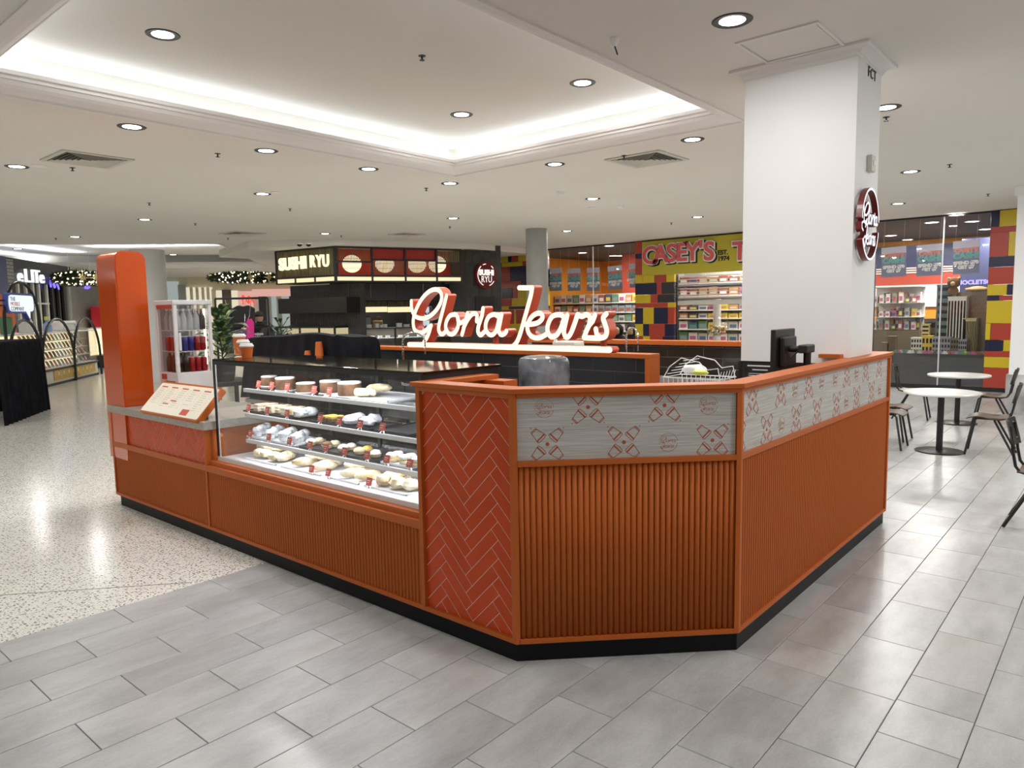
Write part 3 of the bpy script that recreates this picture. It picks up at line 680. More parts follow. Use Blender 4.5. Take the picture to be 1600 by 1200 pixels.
MB().box(2.63, 2.70, 5.48, 5.56, .94, .99).build('foot', 'black', mn); MB().box(2.63, 2.70, 6.3, 6.38, .94, .99).build('foot', 'black', mn)
# ------------------------------------------------------------------ the illuminated script sign on the back counter
bc = thing('back_counter', (5.05, 4.4, 0), 'dark tiled back counter with orange top and orange end post', 'counter')
mat('brown_tile', (.028, .018, .012), .14); mat('brown_grout', (.20, .175, .15), .8); mat('dark_slate', (.022,.023,.026), .3)
MB().box(5.03, 5.20, 2.905, 6.4, 1.350, 1.385).build('top', 'orange', bc, bevel=.003)
MB().box(5.03, 5.20, 2.905, 2.945, 0, 1.350).build('end_post', 'orange', bc, bevel=.003)
MB().box(5.055, 5.19, 2.945, 6.4, 0, 1.350).build('carcass', 'brown_grout', bc)
def tiling(fr, s0, s1, z0, z1, W, H, parent, mt, g=.006, d0=0, d1=.004, start=0, shift=.5, bv=0):
    z = z0; r = 0; cache = {}
    while z < z1-.01:
        h = min(H, z1-z); s = s0-(W*shift if (r+start) % 2 else 0)
        while s < s1-.005:
            a, b = max(s, s0), min(s+W, s1)
            if b-a > .012:
                key = (round(b-a, 3), round(h, 3))
                if key not in cache:
                    m2 = MB(); m2.obox((0,0,0), fr.u*((b-a)/2-g/2), fr.up*(h/2-g/2), fr.n*(d1-d0)/2); cache[key] = m2.mesh('tile')
                    cache[key].materials.append(M[mt])
                link('tile', cache[key], None, parent, local=True, loc=fr((a+b)/2, z+h/2, (d0+d1)/2)-WL[parent])
            s += W
        z += H; r += 1
tiling(frame((5.055, 6.4, 0), (0,-1,0), (-1,0,0)), 0, 3.455, 1.02, 1.35, .42, .108, bc, 'dark_slate')
sg = thing('script_sign', (5.05, 4.5, 1.385), 'glowing cream script sign with orange sides standing on the back counter', 'sign')
fs_ = frame((5.05, 0, 0), (0,-1,0), (-1,0,0))
mat('sign_side', (.55, .085, .03), .35)
for key, sts in GL.items():
    mb = MB(); mf = MB()
    for st in sts:
        p = spline(st, 6) if len(st) > 3 else [Vector(q) for q in st]
        mb.ribbon(fs_, p, .046, 0, -.115); mf.ribbon(fs_, p, .0455, .002, .0, front_only=True)
    lt = mb.build('letter', 'sign_side', sg); mf.build('letter_face', 'sign_cream', lt)
p = [(-5.775, 1.412), (-4.5, 1.412), (-3.285, 1.412)]
lt = MB().ribbon(fs_, p, .052, 0, -.10).build('underline', 'sign_side', sg); MB().ribbon(fs_, p, .051, .002, 0, front_only=True).build('underline_face', 'sign_cream', lt)
for y in (4.611, 3.392): MB().box(5.10, 5.14, y-.02, y+.02, 1.385, 1.54).build('support', 'sign_side', sg)
# back wall of the kiosk with orange cap and brown bricks
bw = thing('back_wall_screen', (6.7, 4.3, 0), 'low brown tiled wall with orange cap behind the kiosk, left of the column', 'screen wall')
MB().box(6.64, 6.80, 2.0, 5.5, 1.37, 1.415).build('cap', 'orange', bw, bevel=.003)
MB().box(6.69, 6.77, 2.05, 5.45, 0, 1.37).build('core', 'brown_grout', bw)
tiling(frame((6.69, 5.45, 0), (0,-1,0), (-1,0,0)), 0, 3.4, .93, 1.37, .40, .105, bw, 'brown_tile')
# dark tiled foot of the white column
struct('trim_5', MB().box(KX0-.012, KX0, KY0+.08, KY1+.012, 0, 1.33).box(KX0, KX1, KY1, KY1+.012, 0, 1.33), 'brown_tile')
# ================================================================== display case and food
def at(px, py, axis, val):        # the point of a level or upright axis plane that the photograph shows at a pixel
    d = _F+_R*((px-800)/FPX)-_U*((py-600)/FPX); t = (val-(0, 0, CAM_H)[axis])/d[axis]
    return V(0, 0, CAM_H)+d*t
def atp(px, py, fr):              # the same for a frame's plane, as (s, t)
    d = _F+_R*((px-800)/FPX)-_U*((py-600)/FPX); c = V(0, 0, CAM_H)
    t = (fr.o-c).dot(fr.n)/d.dot(fr.n); p = c+d*t-fr.o
    return p.dot(fr.u), p.dot(fr.up)
ORD = ['first', 'second', 'third', 'fourth', 'fifth', 'sixth', 'seventh', 'eighth', 'ninth', 'tenth', 'eleventh', 'twelfth', 'thirteenth', 'fourteenth', 'fifteenth', 'sixteenth', 'seventeenth', 'eighteenth', 'nineteenth', 'twentieth']
DX0, DX1, DY0, DY1, DZ0, DZ1 = 2.685, 3.34, 2.985, 5.335, .635, 1.42
emis('led_white', (.93, .96, 1), 5); mat('alu', (.72, .73, .75), .35, .6); mat('deck_white', (.82, .83, .85), .25)
dc = thing('display_case', ((DX0+DX1)/2, (DY0+DY1)/2, DZ0), 'long glass cake display case with black frame and three lit shelves', 'display case')
MB().box(DX0, DX1, DY0, DY1, DZ0, DZ0+.022).build('deck', 'deck_white', dc)
MB().box(DX0-.004, DX0+.012, DY0, DY1, DZ0+.022, DZ0+.034).build('front_trim', 'alu', dc)
MB().box(DX0, DX1, DY0-.02, DY1, 1.404, DZ1).build('top_glass', 'black_gloss', dc, bevel=.002)
MB().box(DX0, DX0+.02, DY0, DY1, 1.38, 1.404).build('top_rail', 'black', dc)
for y in (DY0, DY1-.022): MB().box(DX0, DX0+.016, y, y+.022, DZ0+.022, 1.38).build('post', 'black', dc)
for y in (DY0, 3.55, 4.14, 4.73, DY1-.03): MB().box(DX1-.025, DX1, y, y+.03, DZ0+.022, 1.404).build('rear_post', 'black', dc)
MB().box(DX0+.005, DX0+.012, DY1-.034, DY1-.022, DZ0+.03, 1.38).build('corner_trim', 'alu', dc)
MB().box(DX0+.003, DX0+.008, DY0+.022, DY1-.022, DZ0+.034, 1.38).build('front_pane', 'glass', dc)
MB().box(DX0+.02, DX1-.03, DY1-.010, DY1-.004, DZ0+.03, 1.39).build('side_pane', 'glass', dc)
MB().box(DX0+.016, DX1-.02, DY0, DY0+.008, DZ0+.022, 1.404).build('end_panel', 'black', dc)
for y0, y1 in ((DY0+.03, 3.55), (3.58, 4.14), (4.17, 4.73), (4.76, DY1-.03)): MB().box(DX1-.016, DX1-.011, y0, y1, DZ0+.03, 1.40).build('rear_pane', 'glass_dark', dc)
SH = (1.20, 1.012, .815)
for z in SH:
    sh = MB().box(2.79, 3.27, 3.0, 5.06, z-.012, z).build('shelf', 'glass_dark', dc)
    MB().box(2.775, 2.80, 3.0, 5.06, z-.024, z+.002).build('shelf_edge', 'alu', sh)
    MB().box(2.80, 2.812, 3.02, 5.04, z-.022, z-.013).build('led_strip', 'led_white', sh)
    for y in (3.2, 4.03, 4.86): MB().box(2.80, 3.30, y-.006, y+.006, z-.03, z-.0125).build('bracket', 'alu', sh)
    lamp('shelf_light', 'AREA', (2.86, 4.03, z-.027), 4.5, (.93, .96, 1), (0, math.radians(-18), 0), shape='RECTANGLE', size=.05, size_y=2.0)
MB().box(2.72, 2.735, 3.02, 5.30, 1.388, 1.40).build('led_strip', 'led_white', dc)
lamp('case_light', 'AREA', (2.78, 4.15, 1.395), 12, (.93, .96, 1), (0, math.radians(-15), 0), shape='RECTANGLE', size=.1, size_y=2.2)
text('maker_mark', 'Victoria', frame((DX0+.003, DY0+.12, 1.345), (0,-1,0), (-1,0,0)), .028, 'white', dc, d=.0, depth=.0006)
# --- food kinds
noisy('cake_brown', (.10, .045, .02), (.22, .11, .05), 20, .6); mat('icing', (.85, .84, .82), .4)
noisy('bread_pale', (.62, .48, .28), (.80, .70, .50), 14, .7); noisy('foil_wrap', (.38, .39, .41), (.85, .86, .88), 22, .22, bump=.8)
noisy('pastry', (.50, .36, .18), (.82, .74, .56), 16, .6, bump=.5); mat('card_red', (.55, .09, .06), .5); mat('card_white', (.85,.85,.83), .5)
noisy('filling', (.55, .35, .05), (.75, .55, .12), 20, .6); mat('tray_white', (.75, .76, .78), .25); mat('tray_dark', (.03, .03, .035), .3)
def blob(c, sx, sy, sz, amp, seed, n=14, m=8):
    mb = MB(); mb.ball((0, 0, 0), 1, n, m); rg = random.Random(seed); ph = [rg.random()*6.28 for _ in range(6)]
    out = []
    for x, y, z in mb.v:
        k = 1+amp*(math.sin(5*x+ph[0])*math.sin(4*y+ph[1])+.6*math.sin(9*z+ph[2]+3*x)+.5*math.sin(8*y+ph[3]))
        out.append((c[0]+x*k*sx, c[1]+y*k*sy, c[2]+max(z*k, -.8)*sz))
    mb.v = out; return mb
def card(px, py, z, txt, x=2.80):
    p = at(px, py, 0, x); y = p.y
    t = thing('price_card', (x, y, z), txt, 'price card', 'price cards in the display case')
    MB().obox((x, y, z+.042), (0, .027, 0), (.007, 0, .024), (.0012, 0, -.0004)).build('card', 'card_red', t)
    fc_ = frame((x-.002, y, z+.042), (0,-1,0), (-1,0,.3))
    MB().ribbon(fc_, [(-.018, .008), (.014, .008)], .004, .0012, .0008, cap=0).build('card_print', 'card_white', t); MB().ribbon(fc_, [(-.018, -.006), (.004, -.006)], .004, .0012, .0008, cap=0).build('card_print', 'card_white', t)
    MB().tube([(x-.004, y-.018, z+.003), (x+.004, y, z+.02), (x-.004, y+.018, z+.003)], .0045, 6).build('clip', 'chrome', t)
def tray(name, y0, y1, x0, x1, z, m, lab): 
    mb = MB().box(x0, x1, y0, y1, z, z+.006).box(x0, x0+.008, y0, y1, z+.006, z+.012).box(x1-.008, x1, y0, y1, z+.006, z+.012).box(x0, x1, y0, y0+.008, z+.006, z+.012).box(x0, x1, y1-.008, y1, z+.006, z+.012)
    return mb.build(name, m, label=lab, cat='tray', group='trays in the display case')
def yy(px, z, x=2.9): return at(px, 640, 0, x).y
# top shelf
z = SH[0]
tray('serving_tray', yy(620, z), yy(530, z, 2.95), 2.83, 3.20, z, 'tray_white', 'white tray at the right end of the top shelf')
ci = 0
for px, x, r, h in ((421, 2.98, .06, .075), (446, 2.88, .07, .09), (478, 2.88, .068, .065), (516, 2.95, .072, .085), (546, 2.89, .078, .09)):
    y = at(px, 600, 0, x).y; zb = z+(.013 if px > 525 else .008)
    t = thing('round_cake', (x, y, zb), ORD[ci]+' round cake from the left on the top shelf of the display case', 'cake', 'round cakes on the top shelf'); ci += 1
    MB().lathe([(r*1.12, -.007), (r*1.15, -.002), (r*1.1, -.0005)], (x, y, zb), 20).build('board', 'tray_white', t, smooth=True)
    MB().lathe([(r*.97, 0), (r, .006), (r, h*.8), (r*.99, h*.86)], (x, y, zb), 24).build('sponge', 'cake_brown', t, smooth=True)
    MB().lathe([(r*.99, h*.86), (r*1.0, h*.93), (r*.93, h), (0, h)], (x, y, zb), 24).build('icing', 'icing', t, smooth=True)
    ws = [(r*1.05, 0.0), (r*1.04, h*.5), (r*1.05, h*1.0)]
k = 0
for px, dx, dz, a in ((563, .0, .0, .3), (580, .06, .0, -.4), (592, .1, .022, .7)):
    x = 2.90+dx; y = at(px, 610, 0, x).y
    mb = blob((0, 0, 0), .030, .085, .030, .05, px); c_, s_ = math.cos(a), math.sin(a)
    mb.v = [(x+vx*c_-vy*s_, y+vx*s_+vy*c_, z+.037+dz+vz) for vx, vy, vz in mb.v]
    mb.build('sugared_roll', 'pastry', smooth=True, label=ORD[k]+' sugared roll from the left on the white top-shelf tray', cat='pastry', group='sugared rolls on the top tray'); k += 1
for i, (px, py) in enumerate(((403, 583), (424, 590), (448, 593), (490, 594), (514, 598))): card(px, py, z, ORD[i]+' red price card from the left on the top shelf', 2.80)
# second shelf
z = SH[1]
tray('oval_tray', yy(470, z), yy(393, z), 2.83, 3.1, z, 'tray_dark', 'dark tray under the pale sandwiches at left of second shelf')
tray('oval_tray', yy(590, z), yy(498, z), 2.83, 3.1, z, 'tray_dark', 'dark tray under the foil parcels on the second shelf')
tray('oval_tray', yy(652, z), yy(596, z), 2.83, 3.2, z, 'tray_dark', 'empty dark tray at the right end of second shelf')
for k in range(7):
    x = 2.87+.03*(k % 2); px = 405+k*10.5; y = at(px, 640, 0, x).y
    t = thing('sandwich', (x, y, z+.012), ORD[k]+' sandwich from the left in the pale row on the second shelf', 'sandwich', 'sandwiches on the second shelf')
    for j, (m_, h0, h1, e) in enumerate((('bread_pale', 0, .022, 0), ('filling' if k > 4 else 'icing', .022, .032, .002), ('bread_pale', .032, .054, 0))):
        MB().prism([(x-.03-e, y-.032, z+.012+h0), (x+.09, y-.032, z+.012+h0), (x+.09, y+.032, z+.012+h0), (x-.03-e, y+.032, z+.012+h0)], (0, 0, h1-h0)).build('slice' if j != 1 else 'filling', m_, t, bevel=.004)
for k, (px, x) in enumerate(((470, 2.88), (484, 2.95), (548, 2.88), (560, 2.97), (574, 2.9), (584, 2.99))):
    y = at(px, 650, 0, x).y
    blob((x, y, z+.04), .055, .06, .034, .10, px).build('foil_parcel', 'foil_wrap', smooth=True, label=ORD[k]+' foil-wrapped parcel from the left on the second shelf', cat='parcel', group='foil parcels on the second shelf')
for k, px in enumerate((511, 521)):
    y = at(px, 650, 0, 2.86).y
    t = thing('cake_slice', (2.86, y, z+.012), ('left' if k == 0 else 'right')+' of the two yellow cake slices on the second shelf', 'cake slice', 'yellow cake slices')
    MB().prism([(2.83, y-.022, z+.012), (2.93, y-.022, z+.012), (2.93, y+.022, z+.012), (2.83, y+.022, z+.012)], (0, 0, .024)).build('base', 'cake_brown', t, bevel=.003)
    MB().prism([(2.83, y-.022, z+.036), (2.93, y-.022, z+.036), (2.93, y+.022, z+.036), (2.83, y+.022, z+.036)], (0, 0, .016)).build('top', 'filling', t, bevel=.003)
for i, (px, py) in enumerate(((388, 632), (417, 634), (448, 639), (500, 646), (530, 650), (562, 652), (597, 654))): card(px, py, z, ORD[i]+' price card from the left on the second shelf')
# third shelf
z = SH[2]
tray('oval_tray', yy(470, z), yy(396, z), 2.83, 3.1, z, 'tray_white', 'white tray under the wrapped muffins on the third shelf')
tray('oval_tray', yy(600, z), yy(478, z), 2.83, 3.1, z, 'tray_dark', 'dark tray in the middle of the third shelf')
tray('oval_tray', yy(655, z), yy(605, z), 2.83, 3.1, z, 'tray_white', 'white tray under the iced sandwiches at right of third shelf')
for k in range(12):
    px = 403+k*6.6; x = 2.87+.07*(k % 3); y = at(px, 680, 0, x).y
    t = thing('wrapped_muffin', (x, y, z+.012), ORD[k]+' plastic-wrapped muffin from the left on the third shelf', 'muffin', 'wrapped muffins on the third shelf')
    MB().lathe([(.026, 0), (.034, .038)], (x, y, z+.012), 14).build('paper_case', 'tray_white', t); blob((x, y, z+.058), .04, .04, .028, .12, k+70).build('wrapped_top', 'foil_wrap', t, smooth=True)
for k in range(9):
    px = 486+k*12.5; x = 2.9+.06*(k % 2); y = at(px, 690, 0, x).y; mm = ('icing', 'pastry', 'cake_brown', 'pastry', 'icing', 'foil_wrap', 'pastry', 'filling', 'icing')[k]
    t = thing('small_tart', (x, y, z+.012), ORD[k]+' small tart from the left in the middle of the third shelf', 'tart', 'small tarts on the third shelf')
    MB().lathe([(.03, 0), (.04, .022)], (x, y, z+.012), 16).build('crust', 'bread_pale', t, smooth=True); blob((x, y, z+.036), .036, .036, .022, .05, k).build('topping', mm, t, smooth=True)
for k in range(5):
    px = 612+k*10; x = 2.87+.05*(k % 2); y = at(px, 715, 0, x).y
    t = thing('iced_sandwich', (x, y, z+.012), ORD[k]+' iced sandwich biscuit from the left at the right of the third shelf', 'biscuit', 'iced biscuits on the third shelf')
    MB().lathe([(.030, 0), (.034, .006), (.034, .016), (.03, .022)], (x, y, z+.012), 16).build('lower', 'pastry', t, smooth=True)
    MB().lathe([(.030, .022), (.030, .03)], (x, y, z+.012), 16).build('cream', 'filling', t); MB().lathe([(.03, .03), (.034, .036), (.034, .046), (.026, .054)], (x, y, z+.012), 16).build('upper', 'icing', t, smooth=True)
for i, (px, py) in enumerate(((391, 675), (420, 680), (452, 682), (484, 688), (509, 694), (538, 700), (573, 703), (604, 710), (640, 716))): card(px, py, z, ORD[i]+' price card from the left on the third shelf')
# bottom deck
z = DZ0+.022
for k, (a, b) in enumerate(((450, 400), (520, 458), (580, 530), (655, 588))): tray('bread_tray', yy(a, z, 2.9), yy(b, z, 2.9), 2.78, 3.2, z, 'tray_white', ORD[k]+' bread tray from the left on the bottom deck')
k = 0
for px, x, dz, rz in ((406, 2.86, 0, .2), (418, 2.88, 0, .2), (430, 2.86, 0, .1), (443, 2.88, 0, .3), (412, 3.0, 0, .2), (425, 3.0, .0, -.2), (438, 3.0, 0, .4), (452, 2.95, 0, .3), (424, 2.92, .05, 0), (436, 2.94, .05, 0)):
    y = at(px, 720, 0, x).y; blob((x, y, z+.045+dz), .05, .055, .034, .10, px).build('puff_pastry', 'pastry', smooth=True, label=ORD[k]+' puff pastry from the left on the bottom deck', cat='pastry', group='puff pastries on the bottom deck'); k += 1
k = 0
for px, x, dz in ((470, 2.85, 0), (484, 2.93, 0), (500, 2.85, 0), (512, 2.95, 0), (492, 2.9, .055), (506, 2.93, .055), (545, 2.84, 0), (558, 2.92, 0), (568, 2.85, 0), (552, 2.88, .055), (564, 2.92, .055)):
    y = at(px, 740, 0, x).y; mb = blob((0, 0, 0), .095, .037, .033, .03, px); c_, s_ = math.cos(-.5), math.sin(-.5)
    mb.v = [(x+.04+vx*c_-vy*s_, y+vx*s_+vy*c_, z+.042+dz+vz) for vx, vy, vz in mb.v]
    mb.build('bread_roll', 'pastry', smooth=True, label=ORD[k]+' long pale bread roll counted from the left on the bottom deck', cat='bread roll', group='bread rolls on the bottom deck'); k += 1
k = 0
for px, x, dz in ((600, 2.86, 0), (622, 2.86, 0), (643, 2.88, 0), (612, 2.95, 0), (635, 2.97, 0), (624, 2.91, .05)):
    y = at(px, 760, 0, x).y; blob((x, y, z+.045+dz), .055, .058, .036, .14, px).build('scone', 'pastry', smooth=True, label=ORD[k]+' crumbly scone counted from the left at the right end of bottom deck', cat='scone', group='scones on the bottom deck'); k += 1
for i, (px, py) in enumerate(((487, 735), (513, 742), (577, 758))): card(px, py, z, ORD[i]+' price card from the left on the bottom deck', 2.775)
# --- cups on the case
mat('cup_orange', (.72, .16, .03), .4); mat('cup_lid', (.82, .80, .78), .35)
def cup(x, y, z, r, h, lid, lab, grp, flip=False):
    t = thing('paper_cup', (x, y, z), lab, 'cup', grp)
    if flip: MB().lathe([(r, 0), (r*.72, h), (0, h)], (x, y, z), 18).build('body', 'cup_orange', t, smooth=True); MB().lathe([(r*1.03, 0), (r*1.05, .005), (r, .01)], (x, y, z), 18).build('rim', 'cup_orange', t, smooth=True)
    else: MB().lathe([(r*.74, 0), (r, h)], (x, y, z), 20).build('body', 'cup_orange', t, smooth=True)
    if lid: MB().lathe([(r*1.02, h-.003), (r*1.08, h), (r*1.08, h+.010), (r*.95, h+.016), (r*.9, h+.026), (0, h+.026)], (x, y, z), 20).build('lid', 'cup_lid', t, smooth=True)
    f = frame((x, y, z+h*.5), (-.45, -.9, 0), (-.9, .45, 0))
    if not flip:
        mb = MB(); rr = r*.36
        mb.ribbon(lambda s, t_, d: V(x, y, z+h*.5+t_)+V(f.n.x*math.cos(s/(r*.9))+f.u.x*math.sin(s/(r*.9)), f.n.y*math.cos(s/(r*.9))+f.u.y*math.sin(s/(r*.9)), 0)*(r*.875+t_*.25+d), [(rr*math.cos(2*PI*k/16), rr*math.sin(2*PI*k/16)) for k in range(16)], .003, .0022, .001, closed=True)
        mb.build('emblem', 'cup_lid', t)
zc = DZ1+.001
for (px, py, r, h, lab) in ((375, 553, .052, .145, 'tallest orange takeaway cup with white lid on the display case'), (381, 556, .048, .105, 'middle orange takeaway cup with white lid on the display case'), (386, 559, .050, .085, 'shortest orange takeaway cup with white lid in front on the case')):
    p = at(px, py, 2, zc); cup(p.x, p.y, zc, r, h, True, lab, 'lidded cups on the display case')
# --- things behind the case: serving bench, draped machines, stacked cups
wb = thing('work_bench', (4.2, 4.2, 0), 'dark work bench behind the display case inside the kiosk', 'bench')
MB().box(3.80, 4.50, 3.0, 6.9, .86, .90).build('top', 'metal', wb); MB().box(3.84, 4.46, 3.04, 6.86, 0, .86).build('body', 'black', wb)
noisy('cloth_black', (.006, .006, .008), (.011, .011, .014), 6, .85, spec=.12)
def drape(name, x0, x1, y0, y1, z0, z1, lab, seed, top=None):
    # cloth over a box-like machine: grid of a draped top with folded skirts
    rg = random.Random(seed); NX, NY = 22, 40; vs = []; fs = []
    for i in range(NX+1):
        for j in range(NY+1):
            u, v = i/NX*2-1, j/NY*2-1
            e = max(abs(u), abs(v)); k = .72
            fx = max(-1, min(1, u/k)); fy = max(-1, min(1, v/k))
            drop = max(0, (e-k)/(1-k))
            fold = .035*drop*(math.sin(23*(u*(abs(v) >= abs(u)))+seed)+math.sin(31*(v*(abs(u) > abs(v)))+1.7*seed))
            cx, cy = (x0+x1)/2, (y0+y1)/2
            zt = z1+(top(fx, fy) if top else 0)+.012*math.sin(5*u+seed)*math.cos(6*v)
            vs.append((cx+fx*(x1-x0)/2+(fold+.05*drop if abs(u) > abs(v) and u > 0 else (-fold-.05*drop if abs(u) > abs(v) else 0)),
                       cy+fy*(y1-y0)/2+((fold+.05*drop) if abs(v) >= abs(u) and v > 0 else (-(fold+.05*drop) if abs(v) >= abs(u) else 0)),
                       zt-(zt-z0)*drop))
    for i in range(NX):
        for j in range(NY): a = i*(NY+1)+j; fs.append((a, a+1, a+NY+2, a+NY+1))
    return MB().add(vs, fs).build(name, 'cloth_black', smooth=True, label=lab, cat='cloth')
ya, yb = at(565, 545, 0, 4.15).y, at(418, 545, 0, 4.15).y
drape('machine_cover', 3.92, 4.42, ya+.07, yb, .90, at(480, 524, 0, 4.0).z-.02, 'black cloth draped over the coffee machine behind the display case', 2.3, lambda u, v: .03*math.cos(2.2*v+.8)-.02*u)
for (px, py, r, h, lab) in ((499, 553, .04, .11, 'tall orange cup stack standing upside down before the draped machine'), (481, 553, .035, .03, 'low orange cup upside down before the draped machine')):
    p = at(px, py, 0, 3.86); cup(3.86, p.y, p.z-.02, r, h+.02, False, lab, 'upturned cups by the machine', True)
    MB().box(3.82, 3.90, p.y-.04, p.y+.04, .90, p.z-.02).build('cup_riser', 'black', label='black riser under the '+('tall' if px == 499 else 'low')+' upturned orange cup', cat='riser')
# --- coffee grinder under a plastic cover
p = at(850, 590, 0, 4.3); gx, gy = 4.3, p.y
noisy('plastic_cover', (.05, .055, .06), (.22, .23, .25), 5, .16, bump=.6)
ws_ = thing('worktop', (4.1, 2.9, 0), 'steel worktop inside the kiosk under the covered grinder', 'worktop')
MB().box(3.75, 4.75, 2.4, 2.98, .86, .90).build('top', 'metal', ws_); MB().box(3.8, 4.7, 2.45, 2.95, 0, .86).build('body', 'black', ws_)
gr = thing('grinder', (gx, gy, .90), 'coffee grinder under a cloudy plastic cover behind the chamfered counter', 'grinder')
zt = at(850, 556, 0, gx).z; w2 = .16
MB().box(gx-.13, gx+.13, gy-.13, gy+.13, .90, 1.22).build('body', 'black', gr, bevel=.02)
pts = []
mb = MB(); prof = [(.0, .98), (.5, 1.0), (.93, .96), (1.0, .80)]
vs = []; n = 28; lv = [(.165, 1.14), (.17, 1.25), (.168, zt-.05), (.155, zt-.015), (.12, zt), (.0, zt+.002)]
for r, z in lv:
    for k in range(n):
        a = 2*PI*k/n; ca, sa = math.cos(a), math.sin(a); q = 1/max(abs(ca), abs(sa))**.7
        vs.append((gx+r*q*ca*.92*(1+.02*math.sin(7*a+z*20)), gy+r*q*sa*(1+.02*math.sin(5*a+z*30)), z))
fs = [(i*n+k, i*n+(k+1)%n, (i+1)*n+(k+1)%n, (i+1)*n+k) for i in range(len(lv)-1) for k in range(n)]
mb.add(vs, fs).build('plastic_cover', 'plastic_cover', gr, smooth=True)
# --- sink taps with sprung hoses
def tap(px, py0, py1, x, lab, big=1):
    p0, p1 = at(px, py0, 0, x), at(px+16*big, py1, 0, x); yA, zA = p0.y, p0.z
    t = thing('sprung_tap', (x, yA, .9), lab, 'tap')
    H = p1.z-zA; R_ = abs(p1.y-yA)
    path = [(x, yA, zA)]+[(x, yA-R_*(1-math.cos(a)), zA+H*.6+H*.4*math.sin(a)) for a in [PI*k/12 for k in range(13)]]+[(x, yA-2*R_, zA+H*.25)]
    MB().tube([(x, yA, .9), (x, yA, zA+.02)], .011, 8).build('stem', 'chrome', t, smooth=True)
    sp = [Vector(q) for q in path]; dense = []
    for a, b in zip(sp, sp[1:]):
        m_ = max(2, int((b-a).length/.012)); dense += [a+(b-a)*k/m_ for k in range(m_)]
    MB().tube(dense, [.0095 if k % 2 else .006 for k in range(len(dense))], 8).build('spring', 'chrome', t)
    MB().tube([path[-1], (x, yA-2*R_, zA-.0)], .009, 8).build('nozzle', 'chrome', t, smooth=True)
tap(630, 552, 520, 4.8, 'tall sprung tap at the left end of the script sign'); 
tap(979, 548, 512, 6.35, 'narrow sprung tap right of the script sign', .55)
sk = thing('sink_bench', (6.3, 3.6, 0), 'steel sink bench before the brown tiled screen', 'bench')
MB().box(5.95, 6.63, 2.45, 5.3, .95, 1.0).build('top', 'metal', sk); MB().box(6.0, 6.6, 2.5, 5.25, 0, .95).build('body', 'black', sk); MB().box(6.60, 6.63, 2.9, 4.2, 1.0, 1.06).build('upstand', 'metal', sk)
# --- wire dish rack with a cloth and a green sponge
rx, ry = 6.25, 3.08
rk = thing('dish_rack', (rx, ry, 1.0), 'white wire dish rack with crockery on the sink bench', 'dish rack')
mb = MB()
def wire(*p, r=.005): mb.tube(p, r, 6)
for z in (1.015, 1.10): mb.tube([(rx-.18, ry-.28, z), (rx+.18, ry-.28, z), (rx+.18, ry+.28, z), (rx-.18, ry+.28, z)], .006, 6, closed=True)
for k in range(12):
    y = ry-.27+k*.049; wire((rx-.18, y, 1.10), (rx-.18, y, 1.015), (rx+.18, y, 1.015), (rx+.18, y, 1.10), r=.0035)
for s in (-.16, .16): wire((rx+s, ry+.28, 1.10), (rx+s, ry+.22, 1.20), (rx+s, ry+.10, 1.285), (rx+s, ry-.08, 1.25), (rx+s, ry-.15, 1.18), (rx+s, ry-.26, 1.20), (rx+s, ry-.28, 1.10))
for k in range(6):
    a = k/5; y = ry+.28-.2*a; wire((rx-.16, y, 1.10+.16*a), (rx+.16, y, 1.10+.16*a), r=.0035)
for k in range(6): wire((rx-.15+k*.06, ry-.27, 1.10), (rx-.15+k*.06, ry-.29, 1.17), r=.003)
mb.build('wire_frame', 'white_gloss', rk, smooth=True)
blob((rx, ry+.05, 1.17), .09, .12, .05, .12, 3).build('tea_towel', 'white', smooth=True, label='crumpled white tea towel in the wire dish rack', cat='towel')
mat('lime', (.55, .60, .12), .6)
blob((rx-.1, ry-.06, 1.15), .05, .08, .028, .05, 8).build('green_bowl', 'lime', smooth=True, label='lime green dish in the wire rack', cat='dish')
# --- monitor on a pole seen edge-on, and the chalk-black notice on the column foot
my = 1.80; x0 = at(1202, 550, 1, my+.04).x
mo = thing('monitor', (x0+.2, my, .92), 'black till monitor seen edge-on, on an arm beside the ledge', 'monitor')
zt, zb = at(1204, 516, 1, my).z, at(1204, 588, 1, my).z
MB().box(x0, x0+.36, my, my+.035, zb, zt).build('screen', 'black', mo, bevel=.006); MB().box(x0+.06, x0+.30, my-.035, my, zb+.05, zt-.05).build('back_housing', 'black', mo, bevel=.01)
MB().tube([(x0+.16, my-.03, 1.46), (x0+.16, my-.12, 1.46)], .022, 10).build('arm', 'black', mo, smooth=True)
MB().box(x0+.10, x0+.26, my-.17, my-.11, 1.435, 1.49).build('bracket', 'black', mo, bevel=.008); MB().tube([(x0+.2, my-.14, 1.44), (x0+.2, my-.14, 1.0)], .025, 10).build('pole', 'black', mo, smooth=True)
MB().tube([(x0+.12, my-.03, 1.45), (x0+.10, my-.06, 1.40), (x0+.12, my-.10, 1.44), (x0+.14, my-.12, 1.47)], .006, 6).build('cable', 'black', mo, smooth=True)
MB().tube([(x0+.2, my-.14, .92), (x0+.2, my-.14, 1.0)], .05, 12).build('pole_foot', 'black', mo)
tb = thing('till_bench', (4.6, 1.85, 0), 'black till bench inside the right wing of the kiosk', 'bench')
MB().box(3.95, 5.3, 1.6, 2.1, .88, .92).build('top', 'black', tb); MB().box(4.0, 5.25, 1.65, 2.05, 0, .88).build('body', 'black', tb)
f = frame((KX0-.0125, KY1, 0), (0,-1,0), (-1,0,0))
nb = thing('price_notice', (KX0-.02, KY1-.15, 1.1), 'small black notice with white print on the foot of the column', 'notice')
fbox(MB(), f, .02, .30, 1.12, 1.315, 0, .006).build('board', 'black', nb)
